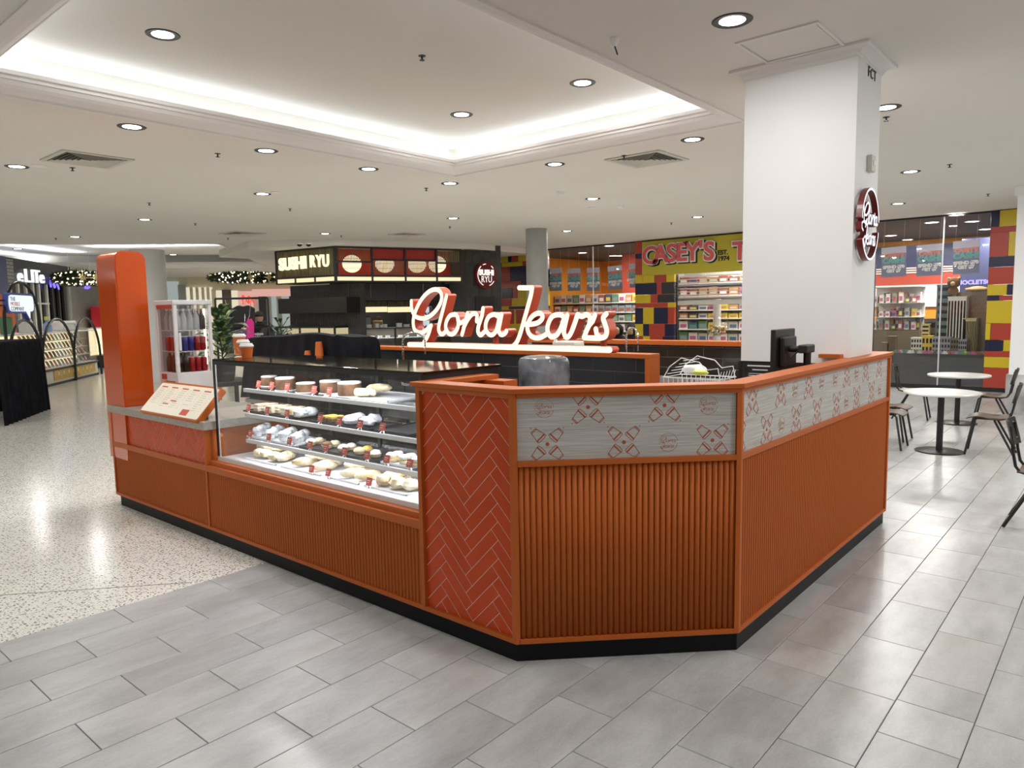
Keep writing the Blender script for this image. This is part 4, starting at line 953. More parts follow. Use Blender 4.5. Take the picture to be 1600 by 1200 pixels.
for k, (w_, zz, th) in enumerate(((.20, 1.295, .010), (.12, 1.265, .008), (.18, 1.235, .004), (.18, 1.22, .004), (.18, 1.205, .004), (.10, 1.15, .008))): fbox(MB(), f, .16-w_/2, .16+w_/2, zz-th/2, zz+th/2, .006, .0068).build('print_line', 'white', nb)
# --- drinks fridge on the serving top
RX0, RX1, RY0, RY1, RZ0, RZ1 = 2.93, 3.275, 6.47, 6.835, .942, 1.892
fg = thing('drinks_fridge', ((RX0+RX1)/2, (RY0+RY1)/2, RZ0), 'white countertop drinks fridge with glass sides on the serving top', 'fridge')
mat('fridge_white', (.78, .77, .78), .35)
MB().box(RX0, RX1, RY0, RY1, RZ0, RZ0+.30).build('base', 'fridge_white', fg, bevel=.004)
MB().box(RX0-.008, RX1+.008, RY0-.008, RY1+.008, RZ1-.04, RZ1).build('roof', 'fridge_white', fg, bevel=.004)
for x, y in ((RX0, RY0), (RX1-.03, RY0), (RX0, RY1-.03), (RX1-.03, RY1-.03)): MB().box(x, x+.03, y, y+.03, RZ0+.30, RZ1-.04).build('corner_post', 'fridge_white', fg, bevel=.003)
MB().box(RX0+.03, RX1-.03, RY0+.006, RY0+.011, RZ0+.30, RZ1-.04).build('door_pane', 'glass', fg); MB().box(RX0+.006, RX0+.011, RY0+.03, RY1-.03, RZ0+.30, RZ1-.04).build('side_pane', 'glass', fg)
MB().box(RX0+.03, RX1-.03, RY1-.011, RY1-.006, RZ0+.30, RZ1-.04).build('rear_pane', 'glass_dark', fg); MB().box(RX1-.011, RX1-.006, RY0+.03, RY1-.03, RZ0+.30, RZ1-.04).build('side_pane', 'glass', fg)
MB().box(RX0+.03, RX0+.05, RY0-.012, RY0+.004, RZ0+.5, RZ0+.66).build('handle', 'fridge_white', fg, bevel=.003)
for k in range(9): MB().box(RX0-.004, RX0, RY0+.05, RY0+.24, RZ0+.10+k*.0145, RZ0+.107+k*.0145).build('vent_slot', 'vent_dark', fg)
MB().box(RX0-.004, RX0, RY0+.21, RY0+.31, RZ0+.235, RZ0+.285).build('badge', 'card_red', fg); MB().box(RX0-.003, RX0, RY0+.03, RY1-.03, RZ1-.075, RZ1-.04).build('header', 'card_red', fg)
emis('fridge_led', (1, .9, .72), 5); MB().box(RX1-.05, RX1-.035, RY0+.05, RY0+.065, RZ0+.36, RZ1-.08).build('led_tube', 'fridge_led', fg)
MB().box(RX0+.03, RX1-.03, RY0+.03, RY1-.03, RZ0+.295, RZ0+.302).build('floor_plate', 'alu', fg)
for z in (RZ0+.49, RZ0+.68):
    mb = MB()
    for k in range(9): mb.tube([(RX0+.03+k*.0355, RY0+.03, z), (RX0+.03+k*.0355, RY1-.03, z)], .002, 5)
    for y in (RY0+.03, (RY0+RY1)/2, RY1-.03): mb.tube([(RX0+.02, y, z-.003), (RX1-.02, y, z-.003)], .003, 5)
    mb.build('wire_shelf', 'white_gloss', fg)
mat('can_blue', (.03, .04, .25), .25, .4); mat('can_red', (.35, .015, .02), .25, .3); mat('bottle_dark', (.03, .012, .008), .12); mat('bottle_clear', (.42, .45, .47), .12)
def drink(kind, lab, grp):
    t = thing('drink_can' if kind.startswith('can') else 'drink_bottle', (0, 0, 0), lab, 'can' if kind.startswith('can') else 'bottle', grp)
    if kind.startswith('can'):
        MB().lathe([(.022, 0), (.027, .006), (.027, .118), (.022, .128)], n=14).build('body', kind, t, smooth=True, local=True); MB().lathe([(.0225, .127), (.0225, .130), (0, .129)], n=14).build('lid', 'alu', t, smooth=True, local=True)
    else:
        MB().lathe([(.028, 0), (.031, .008), (.031, .10), (.026, .125), (.012, .155), (.011, .175)], n=14).build('body', kind, t, smooth=True, local=True); MB().lathe([(.013, .172), (.013, .19), (0, .19)], n=12).build('cap', 'card_white' if kind == 'bottle_clear' else 'card_red', t, smooth=True, local=True)
    return t
protos = {}
for z, row, nm in ((RZ0+.303, ['bottle_dark', 'bottle_dark', 'can_red', 'can_red', 'can_red'], 'bottom'), (RZ0+.493, ['can_blue', 'can_blue', 'can_blue', 'can_red', 'can_red'], 'middle'), (RZ0+.683, ['bottle_clear', 'bottle_clear', 'bottle_clear', 'bottle_clear', 'bottle_dark'], 'top')):
    for j in range(3):
        for i, kd in enumerate(row):
            if j and kd == 'can_blue': kd = 'can_red'
            lab = ORD[i]+' drink from the left in the '+('front' if j == 0 else ('middle' if j == 1 else 'back'))+' row on the fridge\'s '+nm+' shelf'
            grp = 'drinks in the fridge'
            if kd not in protos: o = protos[kd] = drink(kd, lab, grp)
            else: o = dup(protos[kd], label=lab)
            o.location = (RX0+.058+i*.057, RY0+.07+j*.095, z)
MB().box(RX0-.2+.02, RX0+.1, 6.2, 6.42, .941, .955).build('tray_mat', 'black', label='flat black tray behind the menu board', cat='tray')

p = at(888, 539, 0, 6.5); t = thing('towel_dispenser', (6.5, p.y, 1.0), 'grey dispenser box standing behind the script sign', 'dispenser')
MB().box(6.40, 6.60, p.y-.15, p.y+.15, 1.0, 1.40).build('body', 'vent_metal', t, bevel=.015)
MB().box(6.385, 6.40, p.y-.11, p.y+.11, 1.08, 1.36).build('front_panel', 'plastic_cover', t, bevel=.005)
p = at(868, 536, 0, 6.42); mat('bottle_green', (.08, .28, .06), .2); t = thing('detergent_bottle', (6.42, p.y, 1.0), 'green detergent bottle beside the grey dispenser', 'bottle')
MB().lathe([(.035, 0), (.04, .02), (.04, .28), (.018, .35), (.018, .38)], (6.42, p.y, 1.0), 14).build('body', 'bottle_green', t, smooth=True); MB().lathe([(.02, .38), (.02, .42), (0, .42)], (6.42, p.y, 1.0), 12).build('cap', 'white', t)
# ================================================================== toy shop across the hall (facade plane x = 16.8)
FX = 16.8
FF = frame((FX, 0, 0), (0,-1,0), (-1,0,0))
mat('lego_red', (.42, .05, .03), .25); mat('lego_yellow', (.62, .46, .02), .25); mat('lego_navy', (.012, .014, .05), .25); mat('lego_dark', (.03, .03, .035), .2)
mat('store_wall', (.04, .04, .04), .6); mat('store_ceiling', (.055, .05, .045), .8); mat('store_orange', (.75, .30, .03), .6); mat('store_red', (.5, .07, .04), .6); mat('store_blue', (.06, .07, .16), .5)
mat('sign_yellow', (.52, .44, .03), .45); mat('pink_red', (.72, .10, .10), .4); mat('store_grey', (.045, .05, .052), .15)
COLR = {'r': 'lego_red', 'y': 'lego_yellow', 'n': 'lego_navy', 'd': 'lego_dark'}
sf = thing('toy_shop_facade', (FX, 6, 0), 'toy shop front clad in big red, yellow and navy blocks', 'shop front')
rgb = random.Random(11)
def block(pxl, pxr, y0, y1, c, fr=FF, parent=sf, bulge=None):
    s0, t1 = atp(pxl, y0, fr); s1, _ = atp(pxr, y0, fr); _, t0 = atp(pxl, y1, fr)
    d = bulge if bulge else .05+.012*rgb.random()
    fbox(MB(), fr, s0+.003, s1-.003, t0+.003, t1-.003, -.06, d).build('block', COLR[c], parent, bevel=.004)
def pillar(pl, pr, pl2, rows):
    # rows: (y top, y bottom at the left edge, [(u0, u1, colour)...]); the pillar's sides are upright in the scene
    s0, _ = atp(pl[0], pl[1], FF); s1, _ = atp(pr[0], pr[1], FF)
    for ya, yb, cells in rows:
        t1 = atp(pl[0], ya, FF)[1]; t0 = atp(pl[0], yb, FF)[1]
        for u0, u1, c in cells:
            fbox(MB(), FF, s0+(s1-s0)*u0+.003, s0+(s1-s0)*u1-.003, max(.08, t0)+.003, min(t1, 3.49)-.003, -.06, .05+.012*rgb.random()).build('block', COLR[c], sf, bevel=.004)
    return s0, s1
R2 = pillar((1541, 500), (1590, 500), 0, [(331,356,[(0,.28,'n'),(.28,1,'y')]), (356,365,[(0,1,'r')]), (365,402,[(0,.6,'r'),(.6,1,'y')]), (402,418,[(0,1,'n')]), (418,445,[(0,.9,'r'),(.9,1,'y')]), (445,462,[(0,.63,'y'),(.63,1,'n')]),
  (462,470,[(0,.4,'n'),(.4,1,'r')]), (470,505,[(0,.93,'y'),(.93,1,'n')]), (505,531,[(0,.17,'y'),(.17,1,'r')]), (531,548,[(0,.6,'n'),(.6,1,'y')]), (548,557,[(0,1,'r')]), (557,574,[(0,.86,'y'),(.86,1,'r')]), (574,607,[(0,1,'r')])])
R1 = pillar((994, 470), (1055, 470), 0, [(378,397,[(0,.19,'r')]), (397,405,[(0,.19,'n')]), (405,430,[(0,.19,'r')]), (430,443,[(0,.2,'y'),(.2,.5,'y'),(.5,.8,'r'),(.8,1,'y')]), (443,461,[(0,.56,'n'),(.56,.69,'r'),(.69,1,'d')]),  # row under the sign: glossy red and yellow reflection built as coloured blocks
  (461,474,[(0,.41,'y'),(.41,.59,'r'),(.59,1,'d')]), (474,481,[(0,.84,'r'),(.84,1,'y')]), (481,506,[(0,.21,'n'),(.21,.49,'y'),(.49,.84,'n'),(.84,1,'r')]), (506,525,[(0,.21,'y'),(.21,.36,'n'),(.36,.77,'r'),(.77,1,'n')]), (525,545,[(0,.21,'r'),(.21,.39,'y'),(.39,.72,'r'),(.72,1,'n')]), (545,575,[(0,.5,'n'),(.5,1,'r')]), (575,612,[(0,1,'y')])])
R0 = pillar((782, 450), (857, 450), 0, [(388,394,[(0,1,'n')]), (394,411,[(0,.2,'y'),(.2,.27,'n'),(.27,.41,'r'),(.41,1,'y')]), (411,418,[(0,.06,'n'),(.06,.5,'y'),(.5,1,'r')]), (418,441,[(0,.24,'r'),(.24,1,'n')]), (441,451,[(0,.46,'r'),(.46,1,'n')]), (451,467,[(0,.05,'y'),(.05,.28,'n'),(.28,.39,'r'),(.39,1,'y')]),
  (467,479,[(0,.26,'r'),(.26,1,'y')]), (479,484,[(0,.2,'y'),(.2,1,'n')]), (484,506,[(0,.31,'r'),(.31,.35,'y'),(.35,1,'r')]), (506,520,[(0,1,'y')]), (520,560,[(0,1,'r')]), (560,600,[(0,1,'n')])])
MB().box(FX+.0, FX+.05, -R2[1], -R0[0], 3.46, 3.5).build('head_rail', 'black', sf)
MB().box(FX-.02, FX+.05, -R2[1], -R0[0]+0, 0, .08).build('base_rail', 'black', sf)
# fascia sign
sL, _ = atp(1006, 400, FF); sR = atp(1368, 400, FF)[0]
sgT, sgB = 3.46, atp(1006, 431, FF)[1]
sb = thing('toy_shop_sign', (FX-.1, -sL-2, sgB), 'olive yellow fascia sign with pink white-edged capitals over the shutter', 'sign')
fbox(MB(), FF, sL, sR, sgB, sgT, .0, .09).build('board', 'sign_yellow', sb)
fbox(MB(), FF, sL, sR, sgT, sgT+.03, .0, .10).build('top_edge', 'black', sb)
s0, t0 = atp(1012, 411, FF); s1, t1 = atp(1122, 384, FF)
cw = (s1-s0)/6.6; xs = s0+cw*.45; bz = (atp(1066, 398, FF)[1])
for ch, wd in zip("CASEY'S", (1.06, 1.1, .98, .95, 1.04, .46, 1.0)):
    xs_ = xs+cw*(wd-1)/2
    hh = .62
    zc_ = atp(1012+(xs_-s0)/(s1-s0)*110, 411-(xs_-s0)/(s1-s0)*24, FF)[1] if False else bz
    zc_ = bz+.03*math.sin((xs_-s0)/(s1-s0)*PI)+(.02 if ch == "'" else 0)
    lt = text('letter', ch, FF, hh, 'pink_red', sb, at=(xs_, zc_), d=.165, depth=.02, bold=.012)
    text('letter_outline', ch, FF, hh, 'white', lt, at=(xs_, zc_), d=.130, depth=.02, bold=.044)
    text('letter_shadow', ch, FF, hh, 'black', lt, at=(xs_+.03, zc_-.03), d=.1, depth=.008, bold=.044)
    xs += cw*wd
p = atp(1132, 395, FF); text('small_print', 'EST.', FF, .15, 'black', sb, at=(p[0], p[1]), d=.094, depth=.008, bold=.006)
p = atp(1133, 403, FF); text('small_print', '1974', FF, .15, 'black', sb, at=(p[0], p[1]-.02), d=.094, depth=.008, bold=.006)
p = atp(1160, 394, FF); xs = p[0]
for ch in 'TOYS':
    lt = text('letter', ch, FF, .6, 'pink_red', sb, at=(xs, p[1]), d=.165, depth=.02, bold=.012); text('letter_outline', ch, FF, .6, 'white', lt, at=(xs, p[1]), d=.130, depth=.02, bold=.044); text('letter_shadow', ch, FF, .6, 'black', lt, at=(xs+.03, p[1]-.03), d=.1, depth=.008, bold=.044)
    xs += cw*1.08
# interior shell of the shop
YA, YB = -R2[1]-.1, -R0[0]+.1
IX = 22.5
struct('wall_shop_back', MB().box(IX, IX+.1, YA, YB, 0, 3.5), 'store_orange'); struct('wall_shop_left', MB().box(FX+.1, IX, YB, YB+.1, 0, 3.5), 'store_orange'); struct('wall_shop_right', MB().box(FX+.1, IX, YA-.1, YA, 0, 3.5), 'store_blue')
struct('ceiling_shop', MB().box(FX+.06, IX, YA, YB, 3.47, 3.495), 'store_ceiling'); struct('floor_shop', MB().box(FX+.06, IX, YA, YB, .0, .006), 'store_grey')
# window panes and mullions
def pane(nm, s0, s1, t0, t1, fr=FF):
    return fbox(MB(), fr, s0, s1, t0, t1, -.012, -.004)
wd1 = fbox(MB(), FF, R0[1], R1[0], .08, 3.46, -.012, -.004)
w1 = struct('window_1', wd1, 'glass'); s = atp(926, 400, FF)[0]; fbox(MB(), FF, s-.012, s+.012, .08, 3.46, -.03, .0).build('mullion', 'alu', w1)
s2a = sR+.0; wd2 = fbox(MB(), FF, s2a, R2[0], .08, 3.46, -.012, -.004)
w2_ = struct('window_2', wd2, 'glass'); s = atp(1472, 420, FF)[0]; fbox(MB(), FF, s-.012, s+.012, .08, 3.46, -.03, .0).build('mullion', 'alu', w2_)
lowz = atp(1450, 553, FF)[1]
dp = thing('window_dado', (FX+.1, -(s2a+R2[0])/2, 0), 'dark grey panel below the right shop window display', 'panel'); fbox(MB(), FF, s2a, R2[0], .08, lowz, -.10, -.03).build('panel', 'store_grey', dp)
# roller shutter half lowered, each curved slat its own piece
ds0, ds1 = R1[1], sR-.05
zs0 = atp(1100, 476, FF)[1]
rs = thing('roller_shutter', (FX+.05, -(ds0+ds1)/2, zs0), 'clear slatted roller shutter half lowered under the fascia sign', 'shutter')
n = 9
for k in range(n):
    a, b = zs0+.09+(sgB-zs0-.09)*k/n, zs0+.09+(sgB-zs0-.09)*(k+1)/n
    sl = fbox(MB(), FF, ds0, ds1, a+.03, b, -.13, -.122).build('slat', 'glass', rs); fbox(MB(), FF, ds0, ds1, a, a+.022, -.14, -.112).build('slat_rail', 'alu', sl)
fbox(MB(), FF, ds0, ds1, zs0, zs0+.09, -.15, -.10).build('bottom_rail', 'vent_metal', rs)
for s in (ds0-.02, ds1): fbox(MB(), FF, s, s+.03, 0, sgB, -.16, -.08).build('guide', 'black', rs)
# shop lights
emis('shop_lens', (1, .97, .92), 9)
shop_l = [(910,395),(952,384),(958,399.5),(969,399.5),(1392,368),(1424,376),(1456,347.5),(1495,336),(1519,346),(1540,358)]
for k, (px, py) in enumerate(shop_l):
    p = at(px, py, 2, 3.47)
    if p.x > IX-.2: p.x = IX-.4
    t = thing('shop_downlight', (p.x, p.y, 3.47), ORD[k]+' round ceiling light from the left inside the toy shop', 'downlight', 'toy shop ceiling lights')
    MB().lathe([(0, -.006), (.12, -.006), (.12, 0)], (p.x, p.y, 3.47), 20, caps=False).build('lens', 'shop_lens', t); MB().lathe([(.12, -.006), (.145, -.008), (.15, 0)], (p.x, p.y, 3.47), 20, caps=False).build('rim', 'white', t)
for x, y, e in ((18.6, 11.5, 120), (20.5, 10.5, 150), (18.4, 7.8, 110), (20.6, 7.0, 100), (18.5, 3.6, 80), (20.6, 3.6, 130), (20.4, 2.4, 80), (17.6, 3.0, 45)):
    lamp('shop_area_light', 'AREA', (x, y, 3.44), e, (1, .96, .9), None, shape='DISK', size=.5)
# posters hanging on a string behind the left and right windows
mat('poster_base', (.20, .22, .32), .5); mat('poster_pale', (.55, .55, .68), .5); mat('poster_teal', (.16, .48, .46), .5); mat('poster_coral', (.75, .25, .2), .5)
FP = frame((FX+.16, 0, 0), (0,-1,0), (-1,0,0))
def poster(px0, px1, py0, py1, lab, tilt=0):
    s0, t1 = atp(px0, py0, FP); s1, t0 = atp(px1, py1, FP); W_, H_ = s1-s0, t1-t0
    t = thing('sale_poster', (FX+.16, -(s0+s1)/2, t0), lab, 'poster', 'sale posters in the toy shop windows')
    f = frame(FP((s0+s1)/2, (t0+t1)/2, 0), Vector((0,-1,0))*math.cos(tilt)+V(0,0,1)*math.sin(tilt), (-1,0,0), up=V(0,0,1)*math.cos(tilt)-Vector((0,-1,0))*math.sin(tilt))
    sh = fbox(MB(), f, -W_/2, W_/2, -H_/2, H_/2, -.002, .002).build('sheet', 'poster_base', t)
    for q in (-.4, .4): MB().tube([f(W_*q, H_/2-.01, .003), V(FX+.155, f(W_*q, 0, 0).y, 3.472)], .0013, 5).build('cord', 'white', t)
    fbox(MB(), f, -W_/2, W_/2, H_*.28, H_/2, .002, .003).build('header_band', 'poster_pale', sh)
    text('print', "CASEY'S", f, H_*.17, 'poster_coral', sh, at=(0, H_*.21), d=.004, depth=.002, bold=.008)
    text('print', 'CASH!', f, H_*.24, 'poster_teal', sh, at=(0, H_*.04), d=.004, depth=.002, bold=.01)
    text('print', 'SPEND $70', f, H_*.135, 'white', sh, at=(0, -H_*.17), d=.004, depth=.002, bold=.007); text('print', 'GET $7', f, H_*.135, 'white', sh, at=(0, -H_*.30), d=.004, depth=.002, bold=.007)
for k, (a, b, c, d_, tl) in enumerate(((858.5,878,420,454,0), (887,907,420,454,0), (917,937,419,454,0), (950,972,416,452,.05), (983,997,412,449,.06))): poster(a, b, c, d_, ORD[k]+' sale poster from the left in the left shop window', tl)
for k, (a, b, c, d_, tl) in enumerate(((1378,1415,387,432,.03), (1433,1472,383,430,.03), (1490,1529,377,427,.03))): poster(a, b, c, d_, ORD[k]+' sale poster from the left in the right shop window', tl)
# shelves of toys behind the left window
XS = 19.6
FSH = frame((XS, 0, 0), (0,-1,0), (-1,0,0))
sA, sB = atp(864, 480, FSH)[0], atp(1000, 480, FSH)[0]
uw = thing('toy_shelving', (XS+.2, -(sA+sB)/2, 0), 'white shelving full of boxed toys seen through the left shop window', 'shelving')
mat('shelf_white', (.75, .74, .70), .5)
fbox(MB(), FSH, sA, sB, 0, atp(900, 460, FSH)[1], -.5, -.46).build('back_board', 'shelf_white', uw); fbox(MB(), FSH, sA-.03, sA, 0, atp(900, 460, FSH)[1], -.5, .05).build('side', 'shelf_white', uw)
TOYC = []
for k, c in enumerate(((.55,.50,.40), (.10,.10,.12), (.35,.10,.06), (.08,.15,.30), (.65,.55,.10), (.75,.73,.68), (.12,.28,.14), (.5,.25,.1), (.45,.12,.25), (.25,.3,.33))): mat('toybox_%d' % k, c, .4); TOYC.append('toybox_%d' % k)
bxm = {}
def toybox(x, y, z, dx, dy, dz, col, lab, grp):
    t = thing('toy_box', (x, y, z), lab, 'toy box', grp)
    MB().box(x, x+dx, y-dy/2, y+dy/2, z, z+dz).build('carton', col, t); MB().box(x-.004, x, y-dy*.36, y+dy*.36, z+dz*.18, z+dz*.62).build('print_panel', TOYC[(hash_(col)+3) % 10], t)
def hash_(c): return int(c[-1]) if c[-1].isdigit() else 0
rg = random.Random(5)
for r, py in enumerate((473, 488, 502, 517, 531)):
    z = atp(930, py, FSH)[1]; fbox(MB(), FSH, sA, sB, z-.03, z, -.46, .05).build('shelf', 'shelf_white', uw)
    z2 = atp(930, (458, 475, 490, 504, 519)[r], FSH)[1]; hh = (z2-z)*.86; n = 13
    for k in range(n):
        w_ = (sB-sA-.1)/n; s = sA+.08+(k+.5)*w_; col = TOYC[(0, 5, 0, 6, 5, 7, 0, 2, 1, 6, 5, 7, 4)[(k*(r+1)+r) % 13]] if r != 1 or k < 7 else 'toybox_9'
        toybox(XS-.02, -s, z, .3, w_*.86, hh*(.85+.15*rg.random()), col, ORD[k]+' boxed toy from the left on the '+('top', 'second', 'third', 'fourth', 'bottom')[r]+' shelf in the left window', 'boxed toys in the left window')
struct('wall_shop_partition', fbox(MB(), FSH, atp(957, 430, FSH)[0], atp(1003, 430, FSH)[0], 2.0, 3.47, -.6, -.55), 'store_red')
# toys behind the shutter opening
XD = 19.0; FD = frame((XD, 0, 0), (0,-1,0), (-1,0,0))
dA_, dB_ = atp(1058, 500, FD)[0], atp(1190, 500, FD)[0]
us = thing('game_shelving', (XD+.2, -(dA_+dB_)/2, 0), 'cream shelving of games behind the half lowered shutter', 'shelving')
fbox(MB(), FD, dA_, dB_, 0, 2.9, -.45, -.42).build('back_board', 'shelf_white', us); fbox(MB(), FD, dA_-.03, dA_, 0, 2.9, -.45, .05).build('side', 'shelf_white', us)
for r, (py, py2) in enumerate(((484, 474), (497, 487), (514, 499), (533, 516), (462, 446), (442, 430))):
    z = atp(1100, py, FD)[1]; fbox(MB(), FD, dA_, dB_, z-.03, z, -.42, .05).build('shelf', 'shelf_white', us); hh = (atp(1100, py2, FD)[1]-z)*.85; n = 8
    for k in range(n):
        w_ = (dB_-dA_-.1)/n; s = dA_+.06+(k+.5)*w_
        col = ((2,1,0,8,4,7,9,5), (7,1,0,4,4,4,4,5), (5,3,6,4,5,0,5,0), (6,5,0,5,5,0,5,5), (2,2,7,7,2,7,8,5), (2,8,7,7,2,2,7,5))[r][k]
        toybox(XD-.02, -s, z, .28, w_*.88, hh*(.8+.2*rg.random()), TOYC[col], ORD[k]+' game box from the left on the '+('third', 'fourth', 'fifth', 'bottom', 'second', 'top')[r]+' shelf behind the shutter', 'game boxes behind the shutter')
# big white orbs with grey column of a display drum in front of the games
p = at(1120, 520, 0, 17.9); t = thing('gumball_stand', (17.9, p.y, 0), 'round glass bowl of sweets around a grey post behind the shutter', 'sweet stand')
MB().lathe([(.10, 0), (.10, 1.95)], (17.9, p.y, 0), 16).build('post', 'vent_metal', t, smooth=True)
MB().lathe([(.12, .9), (.24, .98), (.30, 1.12), (.28, 1.26), (.16, 1.38), (.11, 1.40)], (17.9, p.y, .12), 20).build('bowl', 'glass', t, smooth=True)
rg = random.Random(9); mbs = {}
for k in range(140):
    a, r, z = rg.random()*6.28, .12+.12*rg.random(), 1.04+.22*rg.random(); mbs.setdefault(TOYC[(2, 4, 6, 5, 7)[k % 5]], MB()).ball((17.9+r*math.cos(a), p.y+r*math.sin(a), z), .03, 6, 4)
for m_, mb in mbs.items(): mb.build('sweets', m_, t, kind='stuff')
# -------- model city behind the right window
XC = 17.25; FCY = frame((XC, 0, 0), (0,-1,0), (-1,0,0))
zt_ = atp(1450, 553, FCY)[1]
cA, cB = atp(1378, 550, FCY)[0], atp(1541, 550, FCY)[0]
pt = thing('city_plinth', (XC+.4, -(cA+cB)/2, 0), 'long dark plinth carrying the model city in the right window', 'plinth'); fbox(MB(), FCY, cA, cB, 0, zt_, -1.2, .25).build('body', 'store_grey', pt); fbox(MB(), FCY, cA, cB, zt_-.02, zt_, -1.2, .27).build('top', 'toybox_9', pt)
fbox(MB(), FCY, atp(1456, 560, FCY)[0], atp(1475, 560, FCY)[0], zt_-.13, zt_-.05, .25, .262).build('red_notice', 'store_red', pt); fbox(MB(), FCY, atp(1477, 560, FCY)[0], atp(1496, 560, FCY)[0], zt_-.13, zt_-.05, .25, .262).build('red_notice', 'store_red', pt)
mat('tower_white', (.72, .70, .60), .4); mat('tower_tan', (.52, .46, .22), .4); mat('tower_glass', (.16, .24, .24), .1, .3); mat('tower_yellow', (.65, .45, .05), .4); mat('tower_grey', (.25, .26, .28), .4); mat('win_dark', (.015, .015, .018), .2); mat('tower_ivory', (.6, .58, .5), .4); mat('tower_brown', (.13, .10, .06), .5)
def tower(pl, pr, py0, py1, depth, m, lab, style='grid', back=0, nx=4, nz=6):
    s0, _ = atp(pl, 500, FCY); s1, _ = atp(pr, 500, FCY); t0 = atp(pl, py1, FCY)[1]; t1 = atp(pl, py0, FCY)[1]; t0 = zt_
    t = thing('model_building', (XC+back+depth/2, -(s0+s1)/2, t0), lab, 'model building', 'model city buildings')
    b = fbox(MB(), FCY, s0, s1, t0, t1, -back-depth, -back).build('body', m, t)
    W_, H_ = s1-s0, t1-t0
    if style == 'fins':
        for k in range(nx): 
            a = s0+W_*(k+.5)/nx; fbox(MB(), FCY, a-W_*.30/nx, a+W_*.30/nx, t0+H_*.04, t1-H_*.06, -back, -back+.006).build('window_strip', 'win_dark', b)
    elif style == 'grid':
        for i in range(nx):
            for j in range(nz):
                a, c = s0+W_*(i+.5)/nx, t0+H_*(j+.5)/nz; fbox(MB(), FCY, a-W_*.30/nx, a+W_*.30/nx, c-H_*.28/nz, c+H_*.28/nz, -back, -back+.006).build('window', 'win_dark', b)
    elif style == 'bands':
        for j in range(nz): c = t0+H_*(j+.5)/nz; fbox(MB(), FCY, s0+W_*.1, s1-W_*.1, c-H_*.22/nz, c+H_*.22/nz, -back, -back+.006).build('window_band', 'win_dark', b)
    fbox(MB(), FCY, s0-.01, s1+.01, t1, t1+.02, -back-depth-.01, -back+.012).build('parapet', m, t)
tower(1455, 1482, 446, 553, .35, 'tower_glass', 'tall green glass model tower', 'bands', .45, 3, 9)
tower(1477, 1506, 465, 553, .35, 'tower_white', 'tall ivory model tower with dark vertical strips', 'fins', .2, 6)
tower(1503, 1523, 499, 553, .3, 'tower_tan', 'shorter tan model tower with fine vertical strips', 'fins', .2, 8)
tower(1436, 1456, 500, 553, .2, 'tower_brown', 'brown model slab behind the yellow building', 'bands', .5, 2, 3)
tower(1435, 1447, 508, 553, .2, 'tower_tan', 'tan model block with dark horizontal bands', 'bands', .35, 2, 7)
tower(1423, 1440, 529, 553, .2, 'tower_ivory', 'low ivory model house left of the yellow one', 'grid', .1, 4, 3)
tower(1440, 1457, 526, 553, .2, 'tower_yellow', 'low yellow model house with dark windows', 'grid', .1, 3, 2)
tower(1458, 1486, 528, 553, .2, 'tower_grey', 'low grey model row at the foot of the towers', 'grid', .02, 6, 3)
tower(1487, 1499, 530, 553, .2, 'tower_brown', 'low brown model house in the grey row', 'grid', .02, 3, 3)
tower(1499, 1512, 532, 553, .2, 'tower_grey', 'pale grey model house at the right of the row', 'grid', .02, 4, 3)
tower(1376, 1388, 537, 553, .25, 'tower_brown', 'lower step of the olive brown model at left', 'none', .1); tower(1386, 1398, 527, 553, .25, 'tower_brown', 'upper step of the olive brown model at left', 'none', .1)
rg = random.Random(21)
for k in range(46):       # cars and little figures along the model streets
    px = 1400+k*3.0; s = atp(px, 551, FCY)[0]; d = .16-.14*rg.random(); col = TOYC[rg.randrange(10)]
    mb = MB(); w_ = .035+.025*rg.random(); fbox(mb, FCY, s-w_, s+w_, zt_+.008, zt_+.045, d-.05, d); fbox(mb, FCY, s-w_*.55, s+w_*.55, zt_+.045, zt_+.075, d-.045, d-.005)
    t = thing('model_car', FCY(s, zt_, d), ORD[k % 20]+(' model car from the left in the left street stretch' if k < 20 else (' model car from the left in the middle street stretch' if k < 40 else ' model car from the left at the right street end')), 'model car', 'model cars in the street')
    mb.build('body', col, t); w3 = MB()
    for q in (-.6, .6): w3.tube([FCY(s+w_*q, zt_+.01, d-.052), FCY(s+w_*q, zt_+.01, d+.002)], .010, 8)
    w3.build('wheels', 'black', t)
# shelves of figures deeper in the right window, striped band, plush toys
XG = 19.2; FG = frame((XG, 0, 0), (0,-1,0), (-1,0,0))
gA, gB = atp(1360, 480, FG)[0], atp(1438, 480, FG)[0]; gz = atp(1400, 516, FG)[1]
gs = thing('figure_counter', (XG, -(gA+gB)/2, 0), 'dark brown counter with a glass case of figures behind the right window', 'counter')
fbox(MB(), FG, gA, gB, 0, gz, -.6, .0).build('body', 'tower_brown', gs); 
for py in (448, 473, 495): z = atp(1400, py, FG)[1]; fbox(MB(), FG, gA, gB, z-.015, z, -.5, 0).build('shelf', 'shelf_white', gs)
fbox(MB(), FG, gA, gB, gz, atp(1400, 448, FG)[1], -.52, -.5).build('back_board', 'shelf_white', gs)
fbox(MB(), FG, gA, gB, gz, atp(1400, 448, FG)[1], .0, .008).build('pane', 'glass', gs)
for r, (py, h) in enumerate(((515, .26), (495, .26), (473, .28))):
    z = atp(1400, py, FG)[1]
    for k in range(14):
        s = gA+.08+(gB-gA-.16)*k/13; toybox(XG+.08+.1*(k % 2), -s, z+.0, .16, .09, h*(.5+.5*rg.random()), TOYC[(5, 0, 9, 4, 5, 7, 1, 5, 2, 5, 0, 8, 5, 1)[(k+r*5) % 14]], ORD[k]+' figure box from the left on the '+('lower', 'middle', 'upper')[r]+' shelf of the glass case', 'figure boxes in the glass case')
